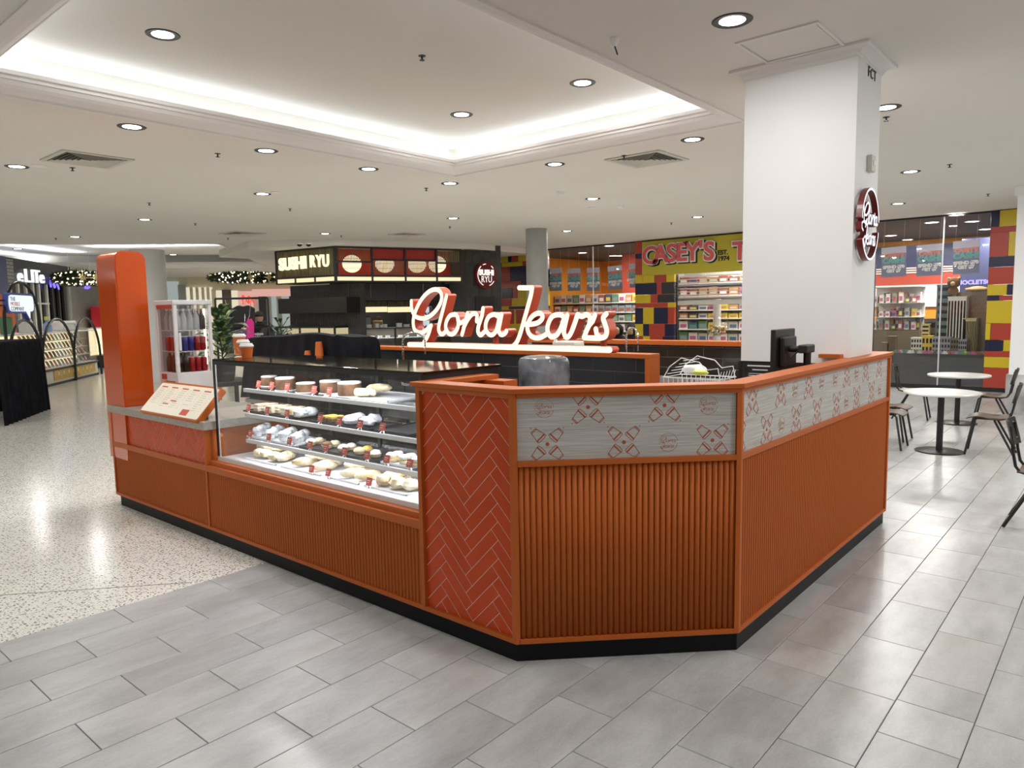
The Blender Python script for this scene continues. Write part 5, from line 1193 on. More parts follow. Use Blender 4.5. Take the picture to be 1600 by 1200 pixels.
rb = thing('striped_wall_band', (IX-.1, 3.2, 2.0), 'striped blue, white and red band on the back wall of the toy shop', 'wall band'); FBk = frame((IX-.06, 0, 0), (0,-1,0), (-1,0,0))
bA, bB = atp(1350, 420, FBk)[0], -YA-.03
for y0, y1, m_ in ((385, 418, 'store_blue'), (419, 421, 'white'), (422.5, 424.5, 'white'), (426, 428, 'white'), (429, 446, 'store_red'), (446, 480, 'shelf_white')):
    fbox(MB(), FBk, bA, bB, atp(1400, y1, FBk)[1], atp(1400, y0, FBk)[1], 0, .03).build('stripe', m_, rb)
bp_ = thing('blue_panel', (20.8, 2.6, 1.4), 'slate blue panel with a window reflection of lettering modelled on it, behind the right window', 'panel'); FB2 = frame((20.6, 0, 0), (0,-1,0), (-1,0,0))
emis('reflection_blue', (.35, .3, 1), 2.2)
fbox(MB(), FB2, atp(1500, 440, FB2)[0], atp(1552, 440, FB2)[0], 0, atp(1520, 372, FB2)[1], -.05, 0).build('panel', 'store_blue', bp_)
p = atp(1528, 441, FB2); text('reflected_print', 'NOCLETSOW', FB2, .14, 'reflection_blue', bp_, at=p, d=.01, depth=.01, bold=.006)  # reversed lettering reflected in the window glass, modelled as glowing text
noisy('plush_brown', (.10, .045, .015), (.20, .10, .04), 40, .9); noisy('plush_tan', (.40, .26, .12), (.55, .38, .2), 40, .9)
p = at(1490, 448, 0, 17.65); t = thing('plush_bear', tuple(p), 'brown plush bear sitting on top of the ivory tower', 'plush toy')
bz_ = p.z-.02
blob((17.65, p.y, bz_+.10), .11, .12, .12, .03, 1).build('head', 'plush_brown', t, smooth=True); blob((17.62, p.y, bz_-.07), .10, .10, .10, .03, 2).build('body', 'plush_brown', t, smooth=True)
for s_ in (-.09, .09): MB().ball((17.66, p.y+s_, bz_+.19), .035, 8, 6).build('ear', 'plush_tan', t, smooth=True)
MB().ball((17.54, p.y, bz_+.08), .045, 8, 6).build('muzzle', 'plush_tan', t, smooth=True)
p = at(1527, 452, 0, 17.9); blob((17.9, p.y, p.z), .10, .22, .06, .08, 5).build('plush_snake', 'plush_tan', smooth=True, label='spotted tan plush toy lying on the case under the blue panel', cat='plush toy')
cs = thing('plush_case', (18.1, p.y, 0), 'dark glass-fronted case under the tan plush toy', 'case'); MB().box(17.75, 18.4, p.y-.4, p.y+.35, 0, p.z-.05).build('body', 'tower_brown', cs)
# glowing emblem ring on the south face of the white column
em = thing('column_emblem', (KX0+.33, KY0, 2.33), 'round script emblem with dark red returns on the white column', 'sign')
mat('emblem_red', (.16, .02, .018), .3); emis('emblem_white', (.9, .95, 1), 1.2)
fe = frame((KX0+.215, KY0, 2.315), (1,0,0), (0,-1,0))
for k, st in enumerate([[Vector((p[0]*.92, p[1]*1.08)) for p in s_] for s_ in logo_strokes(0, 0, .228)]):
    o = MB().ribbon(fe, st, .019, .055, .015).build('stroke', 'emblem_red', em); MB().ribbon(fe, st, .015, .0565, .056, front_only=True).build('stroke_face', 'emblem_white', o)
fbox(MB(), fe, -.01, .01, .10, .13, 0, .03).build('standoff', 'metal', em); fbox(MB(), fe, -.01, .01, -.14, -.11, 0, .03).build('standoff', 'metal', em)
# grey round column by the toy shop and the pillar at the right edge of the picture
noisy('column_grey', (.30, .30, .28), (.34, .34, .32), 3, .6)
struct('wall_round_column', MB().lathe([(.24, 0), (.24, CZ)], (12.52, 10.02, 0), 32), 'column_grey', smooth=True)
noisy('marble', (.30, .29, .28), (.62, .61, .60), 2.5, .2, detail=8, lo=.4, hi=.7)
pc = at(1583, 450, 1, 1.95)
prx = 13.6; pry = at(1583, 450, 0, prx).y
struct('wall_pillar', MB().box(prx, prx+1.0, pry-1.0, pry, .62, CZ).box(prx-.04, prx+1.04, pry-1.04, pry+.04, 3.36, CZ), 'column_paint'); struct('trim_6', MB().box(prx-.03, prx+1.03, pry-1.03, pry+.03, 0, .62), 'marble')

for k, (px, py) in enumerate(((966, 516), (987, 516))):
    p = at(px, py, 0, 18.2); t = thing('plush_ape', tuple(p-V(0,0,.35)), ('left' if k == 0 else 'right')+' of two black plush apes sitting in the left shop window', 'plush toy', 'plush apes')
    blob(tuple(p), .17, .16, .19, .02, 3+k).build('head', 'cloth_black', t, smooth=True); blob(tuple(p+V(-.11, -.02, -.02)), .09, .10, .13, .02, 5).build('face', 'plush_tan', t, smooth=True); blob(tuple(p+V(.03, 0, -.36)), .22, .24, .26, .02, 6).build('body', 'cloth_black', t, smooth=True)
    for s_ in (-.045, .045): MB().ball(p+V(-.195, s_-.02, .03), .016, 8, 6).build('eye', 'black', t, smooth=True)
    MB().box(p.x-.3, p.x+.3, p.y-.25, p.y+.25, 0, p.z-.56).build('ape_stand', 'tower_brown', label='dark stand under the '+('left' if k == 0 else 'right')+' black plush ape', cat='stand')
# ================================================================== sushi shop
SL, SCn, SR_ = V(10.3, 16.8, 0), V(10.6, 14.7, 0), V(13.67, 13.48, 0)
ZT = 3.35
def vframe(a, b):      # upright frame along a plan line, facing the camera side
    u = (b-a).normalized(); n = V(u.y, -u.x, 0)
    if n.dot(-a) < 0: n = -n
    return frame((a.x, a.y, 0), u, n)
F1, F2 = vframe(SL, SCn), vframe(SCn, SR_)
L1, L2 = (SCn-SL).length, (SR_-SCn).length
def zat(px, py, fr): return atp(px, py, fr)[1]
zb1 = zat(480, 445, F1); zm = zat(522, 429.5, F1); zl = zat(522, 440, F1)
noisy('reed', (.09, .075, .035), (.30, .25, .12), 60, .6, stretch=(1, 1, .05)); emis('lantern', (1, .82, .55), 1.3); emis('strip_cream', (1, .86, .52), 1.05); mat('slat_wood', (.20, .09, .035), .5); mat('panel_red', (.42, .025, .012), .5)
mat('charcoal', (.022, .022, .024), .5); noisy('char_tile', (.030, .031, .030), (.055, .056, .054), 4, .35, rand=.15); mat('char_grout', (.075, .075, .07), .8); emis('sushi_white', (1, .90, .60), 1.25)
cn = thing('sushi_canopy', (11.5, 15, zl), 'dark framed sushi canopy with glowing lanterns and cream light strip', 'canopy')
# left face with reeds
fbox(MB(), F1, 0, L1, zm, ZT, -.10, -.03).build('reed_backing', 'charcoal', cn)
reeds = MB(); rg = random.Random(4)
for k in range(46):
    s = .02+(L1-.04)*k/45; reeds.tube([F1(s, zm, -.01), F1(s+.004*rg.random(), ZT, -.01)], .016, 6)
reeds.build('reed_screen', 'reed', cn, kind='stuff')
for k in range(3): fbox(MB(), F1, L1*k/3+.025, L1*(k+1)/3-.025, zl+.02, zm-.04, -.05, .0).build('light_box', 'strip_cream', cn)
for fr, L in ((F1, L1), (F2, L2)):
    for z0, z1 in ((ZT-.03, ZT+.02), (zm-.04, zm), (zl-.01, zl+.02)): fbox(MB(), fr, 0, L, z0, z1, -.05, .02).build('frame_bar', 'black', cn)
for k in range(4): fbox(MB(), F1, L1*k/3-.02, L1*k/3+.02, zl, zm, -.05, .021).build('frame_bar', 'black', cn)
fbox(MB(), F1, L1-.03, L1+.01, zl, ZT, -.05, .022).build('frame_bar', 'black', cn); fbox(MB(), F1, -.01, .03, zl, ZT, -.05, .022).build('frame_bar', 'black', cn)
sgn = thing('sushi_lettering', tuple(F1(L1/2, zm, .1)), 'glowing lettering on the reed screen of the sushi canopy', 'sign')
for i, ch in enumerate('SUSHI'):
    p = atp(443+i*9.1, 414.5-i*.9, F1); text('letter', ch, F1, .40, 'sushi_white', sgn, at=p, d=.06, depth=.05, bold=.018)
for i, ch in enumerate('RYU'):
    p = atp(491+i*10.4, 409.5-i*.6, F1); lt = text('letter', ch, F1, .42, 'sushi_white', sgn, at=p, d=.06, depth=.05, bold=.004, sx=.78)
# middle face: bays with screens and lanterns
bx = [atp(px, 410, F2)[0] for px in (524, 581, 633, 682, 721)]
bx[0] = 0; bx[-1] = L2
fbox(MB(), F2, 0, L2, zm, ZT, -.75, -.70).build('rear_panel', 'panel_red', cn)
MB().add([SL+V(0,0,zl), SCn+V(0,0,zl), SR_+V(0,0,zl), SR_+V(0,0,zl)+F2.n*-.75, SCn+V(0,0,zl)+V(.55,.55,0), SL+V(.75,0,zl)], [(0,1,2,3,4,5)]).build('soffit', 'black', cn)
for i in range(4):
    a, b = bx[i], bx[i+1]
    fbox(MB(), F2, a+.025, b-.025, zl+.025, zm-.045, -.05, 0).build('light_box', 'strip_cream', cn)
    fbox(MB(), F2, a-.022, a+.022, zl, ZT, -.05, .024).build('frame_bar', 'black', cn)
    zz = ZT-.30 if i in (1, 2) else zm+.32
    fbox(MB(), F2, a, b, zz-.02, zz+.02, -.05, .02).build('frame_bar', 'black', cn)
    t0, t1 = (zm, zz) if i in (1, 2) else (zz, ZT)
    mb = MB(); n = int((b-a)/.035)
    for k in range(n): s = a+.02+(b-a-.04)*k/(n-1); fbox(mb, F2, s-.006, s+.006, t0, t1, -.04, -.02)
    mb.build('slat_screen', 'slat_wood' if i < 3 else 'reed', cn, kind='stuff')
    if i in (1, 2): fbox(MB(), F2, a+.02, b-.02, zz, ZT, -.045, -.035).build('red_panel', 'panel_red', cn)
fbox(MB(), F2, L2-.022, L2+.022, zl, ZT, -.05, .024).build('frame_bar', 'black', cn)
for k, (px, py) in enumerate(((555, 411), (607, 411.5), (658, 412), (690, 412))):
    s, t_ = atp(px, py, F2); c = F2(s, t_, -.30); r = .235
    t = thing('paper_lantern', tuple(c-V(0,0,r)), ORD[k]+' round paper lantern from the left inside the sushi canopy', 'lantern', 'paper lanterns in the sushi canopy')
    MB().ball(c, r, 20, 12, (1, 1, .92)).build('globe', 'lantern', t, smooth=True); MB().tube([c+V(0,0,r*.9), V(c.x, c.y, ZT)], .008, 6).build('cord', 'black', t)
    for q in (-.5, 0, .5):
        rr = r*math.sqrt(max(0, 1-(q/.92)**2))*1.005; MB().tube([c+V(rr*math.cos(a), rr*math.sin(a), r*q) for a in [2*PI*j/24 for j in range(24)]], .004, 5, closed=True).build('hoop', 'reed', t)
lamp('canopy_light', 'AREA', tuple(F1(L1*.5, zl-.05, -.2)), 5, (1, .82, .5), None, shape='DISK', size=.5)
# bulkhead over the canopy
bk = MB(); p1, p2, p3 = V(9.2, 16.2, 0), V(10.45, 14.5, 0), V(13.72, 13.15, 0)
bk.prism([(p1.x, p1.y, 3.36), (p2.x, p2.y, 3.36), (p3.x, p3.y, 3.36), (16.6, 13.4, 3.36), (16.6, 20, 3.36), (10.2, 19.5, 3.36)], (0, 0, .2)); struct('ceiling_bulkhead', bk, 'ceiling')
for k, px in enumerate((468, 482)):
    p = at(px, 380.5, 2, 3.362); t = thing('dome_camera', tuple(p), ('left' if k == 0 else 'right')+' of two small dome cameras above the sushi lettering', 'camera', 'dome cameras')
    MB().lathe([(.07, 0), (.07, -.02)], tuple(p), 16).build('base', 'white', t); MB().lathe([(.06, -.02), (.05, -.055), (.0, -.075)], tuple(p), 16, caps=False).build('dome', 'black_gloss', t, smooth=True)
# dark tiled wall under the canopy
WA = V(11.45, 16.9, 0); WB = V(11.75, 15.25, 0); FW = vframe(WA, WB)
wl = V(12.3, 15.0, 0)
sa, sb_ = atp(455, 480, FW)[0], atp(563, 480, FW)[0]
wt = thing('sushi_side_wall', tuple(FW((sa+sb_)/2, 0, 0)), 'dark wall of slim upright tiles under the sushi lettering', 'wall')
fbox(MB(), FW, sa, sb_, 0, zl, -.2, 0).build('core', 'char_grout', wt)
tiling(FW, sa, sb_, 1.35, zl, .075, .20, wt, 'char_tile', g=.012, d1=.008, shift=0)
fbox(MB(), FW, sa+.05, sb_, zl-.75, zl-.35, .01, .5).build('menu_fascia', 'black', wt)
# shop opening: counter, light boxes, back wall
FO = vframe(V(12.6, 16.4, 0), V(16.0, 14.9, 0))
oa, ob = atp(563, 480, FO)[0], atp(742, 480, FO)[0]
bw2 = struct('wall_sushi_back', fbox(MB(), FO, oa-.3, ob, 0, 3.36, -2.6, -2.5), 'charcoal')
FQ = vframe(V(12.0, 15.45, 0), V(14.9, 14.2, 0))
fh = thing('sushi_header', tuple(FQ(1.4, 2.3, 0)), 'charcoal header panels over the sushi counter opening', 'header'); 
qa, qb = atp(542, 455, FQ)[0], atp(730, 455, FQ)[0]
zq0, zq1 = atp(640, 466, FQ)[1], zl
for k, (a, b) in enumerate(((545, 578), (580, 617), (619, 660), (662, 727))): fbox(MB(), FQ, atp(a, 455, FQ)[0], atp(b, 455, FQ)[0], zq0, zq1, -.08, 0).build('panel', 'charcoal', fh)
fbox(MB(), FQ, qa, qb, zq0-.05, zq0, -.1, .01).build('lower_rail', 'charcoal', fh)
for k, (a, b) in enumerate(((567, 611), (613, 660))):
    t = thing('menu_light_box', tuple(FO(atp(a, 480, FO)[0], 2, 0)), ('left' if k == 0 else 'right')+' glowing light box with reed top inside the sushi shop', 'light box', 'sushi light boxes')
    s0, s1 = atp(a, 480, FO)[0], atp(b, 480, FO)[0]; z0, z1, z2 = atp(a, 488, FO)[1], atp(a, 479.5, FO)[1], atp(a, 470.5, FO)[1]
    fbox(MB(), FO, s0, s1, z0, z1, -.5, -.4).build('light_panel', 'strip_cream', t); fbox(MB(), FO, s0, s1, z1+.02, z2, -.5, -.4).build('reed_panel', 'reed', t); fbox(MB(), FO, s0-.02, s1+.02, z0-.02, z2+.03, -.56, -.5).build('backing', 'black', t)
    for s_ in (s0+.1, s1-.1): fbox(MB(), FO, s_-.01, s_+.01, z2, 3.365, -.55, -.53).build('hanger_rod', 'black', t)
lamp('sushi_inner', 'AREA', tuple(FO(1.2, 2.6, -1.2)), 30, (1, .92, .8), None, shape='DISK', size=.8)
cz0 = atp(640, 511, FQ)[1]
sc = thing('sushi_counter', tuple(FQ((qa+qb)/2, 0, 0)), 'dark sushi counter with lit glass display and slatted front', 'counter')
ca, cb_ = atp(556, 530, FQ)[0], atp(735, 530, FQ)[0]; z1, z2 = atp(640, 527, FQ)[1], atp(640, 547, FQ)[1]
fbox(MB(), FQ, ca, cb_, cz0-.03, cz0, -.6, .02).build('top', 'black', sc); fbox(MB(), FQ, ca, cb_, z1-.012, z1, -.55, 0).build('shelf', 'white_gloss', sc); fbox(MB(), FQ, ca, cb_, 0, z2, -.6, 0).build('base', 'char_grout', sc)
fbox(MB(), FQ, ca, cb_, z2-.02, z2+.01, -.6, .02).build('deck', 'white_gloss', sc); fbox(MB(), FQ, ca, cb_, z2, cz0-.03, -.008, 0).build('pane', 'glass', sc); fbox(MB(), FQ, ca, cb_, z2, cz0-.03, -.6, -.59).build('rear_board', 'tower_brown', sc)
for px in (558, 618, 676, 733): s = atp(px, 530, FQ)[0]; fbox(MB(), FQ, s-.025, s+.025, z2, cz0-.03, -.02, .01).build('post', 'black', sc)
nsl = 40
for k in range(nsl): s = ca+(cb_-ca)*(k+.5)/nsl; fbox(MB(), FQ, s-.022, s+.022, .1, z2-.05, 0, .03).build('front_slat', 'reed', sc)
lamp('sushi_case_light', 'AREA', tuple(FQ((ca+cb_)/2, cz0-.05, -.25)), 12, (.9, .95, 1), (0, 0, math.atan2(FQ.u.y, FQ.u.x)), shape='RECTANGLE', size=cb_-ca-.2, size_y=.2)
for k, px in enumerate((565, 575, 586, 598, 610, 630, 640, 660, 668)):
    s = atp(px, 527, FQ)[0]; t = thing('sushi_pack', tuple(FQ(s, z1, -.2)), ORD[k]+' white tub from the left on the shelf of the sushi counter', 'tub', 'tubs in the sushi counter')
    fbox(MB(), FQ, s-.05, s+.05, z1+.001, z1+.05, -.3, -.2).build('tub', 'white', t, bevel=.006); fbox(MB(), FQ, s-.054, s+.054, z1+.05, z1+.062, -.305, -.195).build('lid', 'shelf_white', t)
for k, px in enumerate((565, 580, 593, 600, 606, 628, 640)):
    s = atp(px, 510, FQ)[0]; w_ = .07 if k in (0, 1, 5, 6) else .045
    t = thing('takeaway_box', tuple(FQ(s, cz0, -.2)), ORD[k]+' takeaway box from the left on top of the sushi counter', 'box', 'boxes on the sushi counter')
    fbox(MB(), FQ, s-w_, s+w_, cz0, cz0+.06+.02*(k % 3), -.32, -.2).build('box', 'white' if k % 3 else 'shelf_white', t, bevel=.006); fbox(MB(), FQ, s-w_-.005, s+w_+.005, cz0+.06+.02*(k % 3), cz0+.07+.02*(k % 3), -.325, -.195).build('lid', 'white', t)
s = atp(579, 500, FO)[0]; t = thing('rice_machine', tuple(FO(s, 1, -.6)), 'square dark grey appliance behind the sushi counter', 'appliance'); fbox(MB(), FO, s-.16, s+.16, .9, 1.62, -.9, -.6).build('body', 'tower_grey', t, bevel=.02); fbox(MB(), FO, s-.13, s+.13, 1.62, 1.66, -.88, -.62).build('lid', 'black', t); fbox(MB(), FO, s-.16, s+.5, 0, .9, -.95, -.55).build('stand', 'black', t)
s = atp(601, 503, FO)[0]; t = thing('stock_pot', tuple(FO(s, 1, -.6)), 'tan pot behind the sushi counter', 'pot'); MB().lathe([(.12, .9), (.14, 1.3), (.15, 1.5), (.13, 1.52)], tuple(FO(s, 0, -.75)), 16).build('body', 'plush_tan', t, smooth=True); MB().tube([FO(s-.14, 1.45, -.75), FO(s-.05, 1.62, -.75), FO(s+.08, 1.62, -.75), FO(s+.15, 1.45, -.75)], .02, 8).build('handle', 'plush_brown', t, smooth=True)
# lit cabinet of the neighbour under the side wall
s0, s1 = atp(452, 520, FW)[0], atp(545, 520, FW)[0]; t = thing('lit_cabinet', tuple(FW((s0+s1)/2, 0, .4)), 'warmly lit low glass cabinet below the dark tiled wall', 'cabinet')
z0, z1 = atp(500, 532, FW)[1], atp(500, 512, FW)[1]; emis('warm_lit', (1, .85, .5), .55)
fbox(MB(), FW, s0, s1, 0, z0, .02, .5).build('base', 'charcoal', t); fbox(MB(), FW, s0, s1, z0, z1, .02, .06).build('lit_back', 'warm_lit', t); fbox(MB(), FW, s0, s1, z1, z1+.05, .02, .5).build('top', 'black', t); fbox(MB(), FW, s0, s1, z0, z1, .49, .5).build('pane', 'glass', t)
for px in (455, 490, 520, 544): s = atp(px, 520, FW)[0]; fbox(MB(), FW, s-.02, s+.02, z0, z1, .47, .51).build('post', 'black', t)
rg = random.Random(2)
for k in range(9):
    s = s0+.15+(s1-s0-.3)*k/8; q = thing('cabinet_jar', tuple(FW(s, z0, .25)), ORD[k]+' jar from the left in the warmly lit cabinet', 'jar', 'jars in the lit cabinet'); MB().lathe([(.04, 0), (.05, .01), (.05, .10), (.035, .12)], tuple(FW(s, z0, .25)), 12).build('body', TOYC[rg.randrange(10)], q, smooth=True); MB().lathe([(.038, .12), (.038, .14), (0, .14)], tuple(FW(s, z0, .25)), 12).build('lid', 'black', q)
# dark pillar with the round sign
PA, PB = V(13.79, 13.41, 0), V(14.93, 13.215, 0); FPi = vframe(PA, PB); LP = (PB-PA).length
pi_ = thing('sushi_pillar', tuple((PA+PB)/2), 'charcoal tiled pillar between sushi shop and toy shop', 'pillar')
fbox(MB(), FPi, 0, LP, 0, CZ, -.8, 0).build('core', 'char_grout', pi_)
tiling(FPi, 0, LP, .9, CZ, .40, .30, pi_, 'char_tile', g=.006, d1=.008, shift=.5)
s, t_ = atp(757, 476, FPi); fbox(MB(), FPi, s-.33, s+.33, t_-.22, t_+.22, .01, .03).build('grille', 'black', pi_)
for k in range(9): fbox(MB(), FPi, s-.30, s+.30, t_-.2+k*.05, t_-.18+k*.05, .03, .04).build('grille_bar', 'charcoal', pi_)
s, t_ = atp(757, 430, FPi); rs_ = thing('round_sushi_sign', tuple(FPi(s, t_, .05)), 'round dark red sign with white brush lettering on the charcoal pillar', 'sign')
mat('sign_maroon', (.16, .010, .014), .3); emis('sign_soft', (1, .93, .85), 1.1)
ry_ = .36; MB().prism([FPi(s+ry_*math.cos(2*PI*k/32), t_+ry_*math.sin(2*PI*k/32), .01) for k in range(32)], FPi.n*.08).build('disc', 'sign_maroon', rs_, smooth=True)
text('print', 'SUSHI', FPi, .19, 'sign_soft', rs_, at=(s, t_+.06), d=.094, depth=.008, bold=.012); text('print', 'RYU', FPi, .24, 'sign_soft', rs_, at=(s, t_-.12), d=.094, depth=.008, sx=.8)
for a0, a1 in ((130, 200), (205, 245), (290, 325), (95, 112), (40, 55)): MB().ribbon(FPi, [(s+.29*math.cos(math.radians(a0+(a1-a0)*k/8)), t_+.29*math.sin(math.radians(a0+(a1-a0)*k/8))) for k in range(9)], .022, .098, .09).build('brush_stroke', 'sign_soft', rs_)

s0, s1 = atp(666, 500, FO)[0], atp(700, 500, FO)[0]; emis('fridge_cool', (.75, .85, 1), .8)
t = thing('drinks_cabinet', tuple(FO((s0+s1)/2, 0, -1.6)), 'lit glass-door drinks cabinet inside the sushi shop behind the script G', 'fridge')
zc0, zc1 = .2, atp(680, 479, FO)[1]
fbox(MB(), FO, s0, s1, 0, zc1+.1, -1.9, -1.5).build('cabinet', 'charcoal', t); fbox(MB(), FO, s0+.06, s1-.06, zc0, zc1, -1.5, -1.49).build('lit_interior', 'fridge_cool', t); fbox(MB(), FO, s0+.03, s1-.03, zc0, zc1, -1.30, -1.29).build('door', 'glass', t)
for k in range(5):
    z = zc0+.1+k*.4; fbox(MB(), FO, s0+.04, s1-.04, z, z+.02, -1.49, -1.32).build('shelf', 'white', t)
    for j in range(6): s = s0+.12+(s1-s0-.24)*j/5; MB().lathe([(.03, 0), (.035, .02), (.035, .16), (.014, .22)], tuple(FO(s, z+.02, -1.4)), 10).build('bottle', TOYC[(2, 3, 6, 1, 7, 8)[(j+k) % 6]], t, smooth=True)
# ================================================================== the far left: phone stand, shops, garlands
dA3, dB3 = V(dA.x, dA.y, 0), V(dB.x, dB.y, 0)
mat('steel_black', (.01, .01, .01), .4); emis('case_glow', (1, .86, .52), 1.35); mat('door_ochre', (.50, .32, .06), .4)
# draped black table at the left edge
p0, p1 = at(70, 640, 2, 0), at(-60, 690, 2, 0)
u = (p1-p0).normalized(); FT = vframe(p0, p0+u*2.2)
zt = atp(66, 529, FT)[1]
tb_ = thing('draped_table', tuple(FT(1, 0, -.4)), 'table under a pleated black cloth at the left edge', 'table')
mb = MB(); n = 90; vs = []
outl = [FT(2.2*k/60, 0, 0) for k in range(61)]
def pl_(k, z): 
    s = 2.2*k/120; w_ = .030*math.sin(s*62)+.02*math.sin(s*29+1); return FT(s-.02*(zt-z), z, (w_+.05)*(1-z/zt)**.4 if z < zt else 0)
rows = [0, .15, .4, .8, zt-.05, zt]
for z in rows: vs += [pl_(k, z) for k in range(121)]
mb.add(vs, [(i*121+k, i*121+k+1, (i+1)*121+k+1, (i+1)*121+k) for i in range(len(rows)-1) for k in range(120)])
vs = []
for z in rows: vs += [FT(-.02*(zt-z)-(.025*math.sin(q*9)+.02)*(1-z/zt), z, -.08*q) for q in range(12)]
mb.add(vs, [(i*12+k, i*12+k+1, (i+1)*12+k+1, (i+1)*12+k) for i in range(len(rows)-1) for k in range(11)])
mb.build('cloth_skirt', 'cloth_black', tb_, smooth=True); fbox(MB(), FT, 0, 2.2, zt-.012, zt+.006, -.9, .0).build('cloth_top', 'cloth_black', tb_)
# phone stand
q0, q1 = at(75, 605, 2, 0), at(155, 585, 2, 0)
FM = vframe(q0, q1); LM = (q1-q0).length
ps = thing('phone_stand', tuple(FM(LM/2, 0, 0)), 'glowing glass counter of phone cases with ochre doors and black arches', 'stand')
zA, zB, zT2 = atp(110, 583, FM)[1]-.0, atp(110, 573, FM)[1], atp(110, 519, FM)[1]
zB = atp(75, 578, FM)[1]; 
fbox(MB(), FM, -3, LM, .0, .06, -1.0, 0).build('plinth', 'black', ps); fbox(MB(), FM, -3, LM, .06, zB, -1.0, -.03).build('base', 'vent_metal', ps)
for k in range(9):
    a = LM-.25-(k+1)*.36; fbox(MB(), FM, a+.01, a+.35, .12, zB-.05, -.03, -.01).build('door', 'door_ochre', ps)
    fbox(MB(), FM, a+.29, a+.32, zB-.2, zB-.1, -.01, .005).build('door_pull', 'white', ps)
fbox(MB(), FM, -3, LM, zB-.05, zB, -1.0, .01).build('ledge', 'black', ps); fbox(MB(), FM, -3, LM, zB, zT2, -.62, -.58).build('lit_back', 'case_glow', ps); fbox(MB(), FM, -3, LM, zT2, zT2+.03, -1.0, .0).build('counter_top', 'shelf_white', ps)
fbox(MB(), FM, -3, LM, zB, zT2, -.015, -.005).build('pane', 'glass', ps); fbox(MB(), FM, LM-.02, LM, zB, zT2, -.6, 0).build('end_pane', 'glass', ps)
nr = 4; rg = random.Random(31)
for r in range(nr):
    z = zB+(zT2-zB)*(r+.0)/nr
    fbox(MB(), FM, -3, LM-.03, z, z+.012, -.58, -.05-.10*r).build('shelf', 'shelf_white', ps)
    for k in range(16 if r else 15):
        s = -.1+LM*k/15.5
        if s > LM-.15: continue
        t = thing('phone_case_pack', tuple(FM(s, z+.015, -.2-.10*r)), ORD[k % 20]+' hanging phone case pack from the left on the '+('bottom', 'second', 'third', 'top')[r]+' row of the glowing stand', 'phone case', 'phone cases on the stand')
        h = .19; MB().obox(FM(s, z+.015+h*.48, -.2-.10*r), FM.u*.055, (V(0,0,1)*.9-FM.n*.42)*h*.5, FM.n*.012).build('pack', TOYC[(1, 5, 2, 9, 1, 5, 8, 7)[rg.randrange(8)]], t); MB().obox(FM(s, z+.02+h*.55, -.186-.10*r), FM.u*.035, (V(0,0,1)*.9-FM.n*.42)*h*.3, FM.n*.003).build('print', TOYC[rg.randrange(10)], t)
def arch(s0, s1, ztop, nm='arch'):
    r = (s1-s0)/2; pth = [FM(s0, 0, .03), FM(s0, ztop-r, .03)]+[FM((s0+s1)/2-r*math.cos(a), ztop-r+r*math.sin(a), .03) for a in [PI*k/14 for k in range(1, 14)]]+[FM(s1, ztop-r, .03), FM(s1, 0, .03)]
    MB().tube(pth, .035, 8).build(nm, 'steel_black', ps, smooth=True)
sx = [atp(px, 540, FM)[0] for px in (8, 63, 113, 154)]
arch(sx[0], sx[1], atp(30, 441, FM)[1]); arch(sx[0]+.15, sx[1]-.05, atp(35, 500, FM)[1]); arch(sx[1], sx[2], atp(90, 498, FM)[1]); arch(sx[2], sx[3], atp(135, 497, FM)[1]); 
arch(sx[3]+.9, sx[3]+2.6, atp(135, 497, FM)[1])
# second counter seen between totem and fridge
for k, a in enumerate(((235, 249),)):
    s0, s1 = atp(a[0]-40, 540, FM)[0], atp(a[1]+20, 540, FM)[0]
    t = thing('phone_stand_wing', tuple(FM(s0, 0, -.6)), 'second glowing phone counter between totem and fridge', 'stand')
    fbox(MB(), FM, s0+.3, s1, .06, zB, -1.6, -.6).build('base', 'black', t); fbox(MB(), FM, s0+.3, s1, zB, zT2, -1.2, -1.16).build('lit_back', 'case_glow', t); fbox(MB(), FM, s0+.3, s1, zT2, zT2+.03, -1.6, -.6).build('counter_top', 'shelf_white', t)
# bubble sign hanging in the tall arch
FBb = frame(FM(0, 0, .08), FM.u, FM.n)
s0, t1 = atp(10, 459, FBb); s1, t0 = atp(52, 488, FBb); W_, H_ = s1-s0, t1-t0
bs = thing('bubble_sign', tuple(FBb((s0+s1)/2, t0, 0)), 'white speech-bubble sign with dark lettering and blue edge in the arch', 'sign')
emis('bubble_white', (.88, .95, 1), 1.0); mat('bubble_blue', (.06, .10, .42), .4)
def bub(e, d0, d1, m, nm):
    P = [(s0-e+.12, t1+e), (s1+e-.12, t1+e), (s1+e-.03, t1+e-.03), (s1+e, t1+e-.12), (s1+e, t0-e+.12), (s1+e-.03, t0-e+.03), (s1+e-.12, t0-e), (s0+W_*.82, t0-e), (s0+W_*.80, t0-e-.17), (s0+W_*.66, t0-e), (s0-e+.12, t0-e), (s0-e+.03, t0-e+.03), (s0-e, t0-e+.12), (s0-e, t1+e-.12), (s0-e+.03, t1+e-.03)]
    return MB().prism([FBb(a, b, d0) for a, b in P], FBb.n*(d1-d0)).build(nm, m, bs)
bub(.03, -.08, .02, 'bubble_blue', 'box'); bub(-.02, .02, .03, 'bubble_white', 'face')
mat('ink', (.03, .04, .05), .5)
for tx, zz, m in (('THE', .72, 'ink'), ('MOBILE', .45, 'pink_red'), ('COMPANY', .18, 'ink')): text('print', tx, FBb, H_*.31, m, bs, at=(s0+W_*.06, t0+H_*zz), d=.034, depth=.004, align='LEFT', sx=1.12)
for px in (5, 57):
    a = atp(px, 475, FBb)[0]; 
    for z in (t0+.15, t1-.15): MB().tube([FBb(a, z, -.05), FBb(s0 if px < 20 else s1, z, -.05)], .02, 6).build('bracket', 'steel_black', bs)
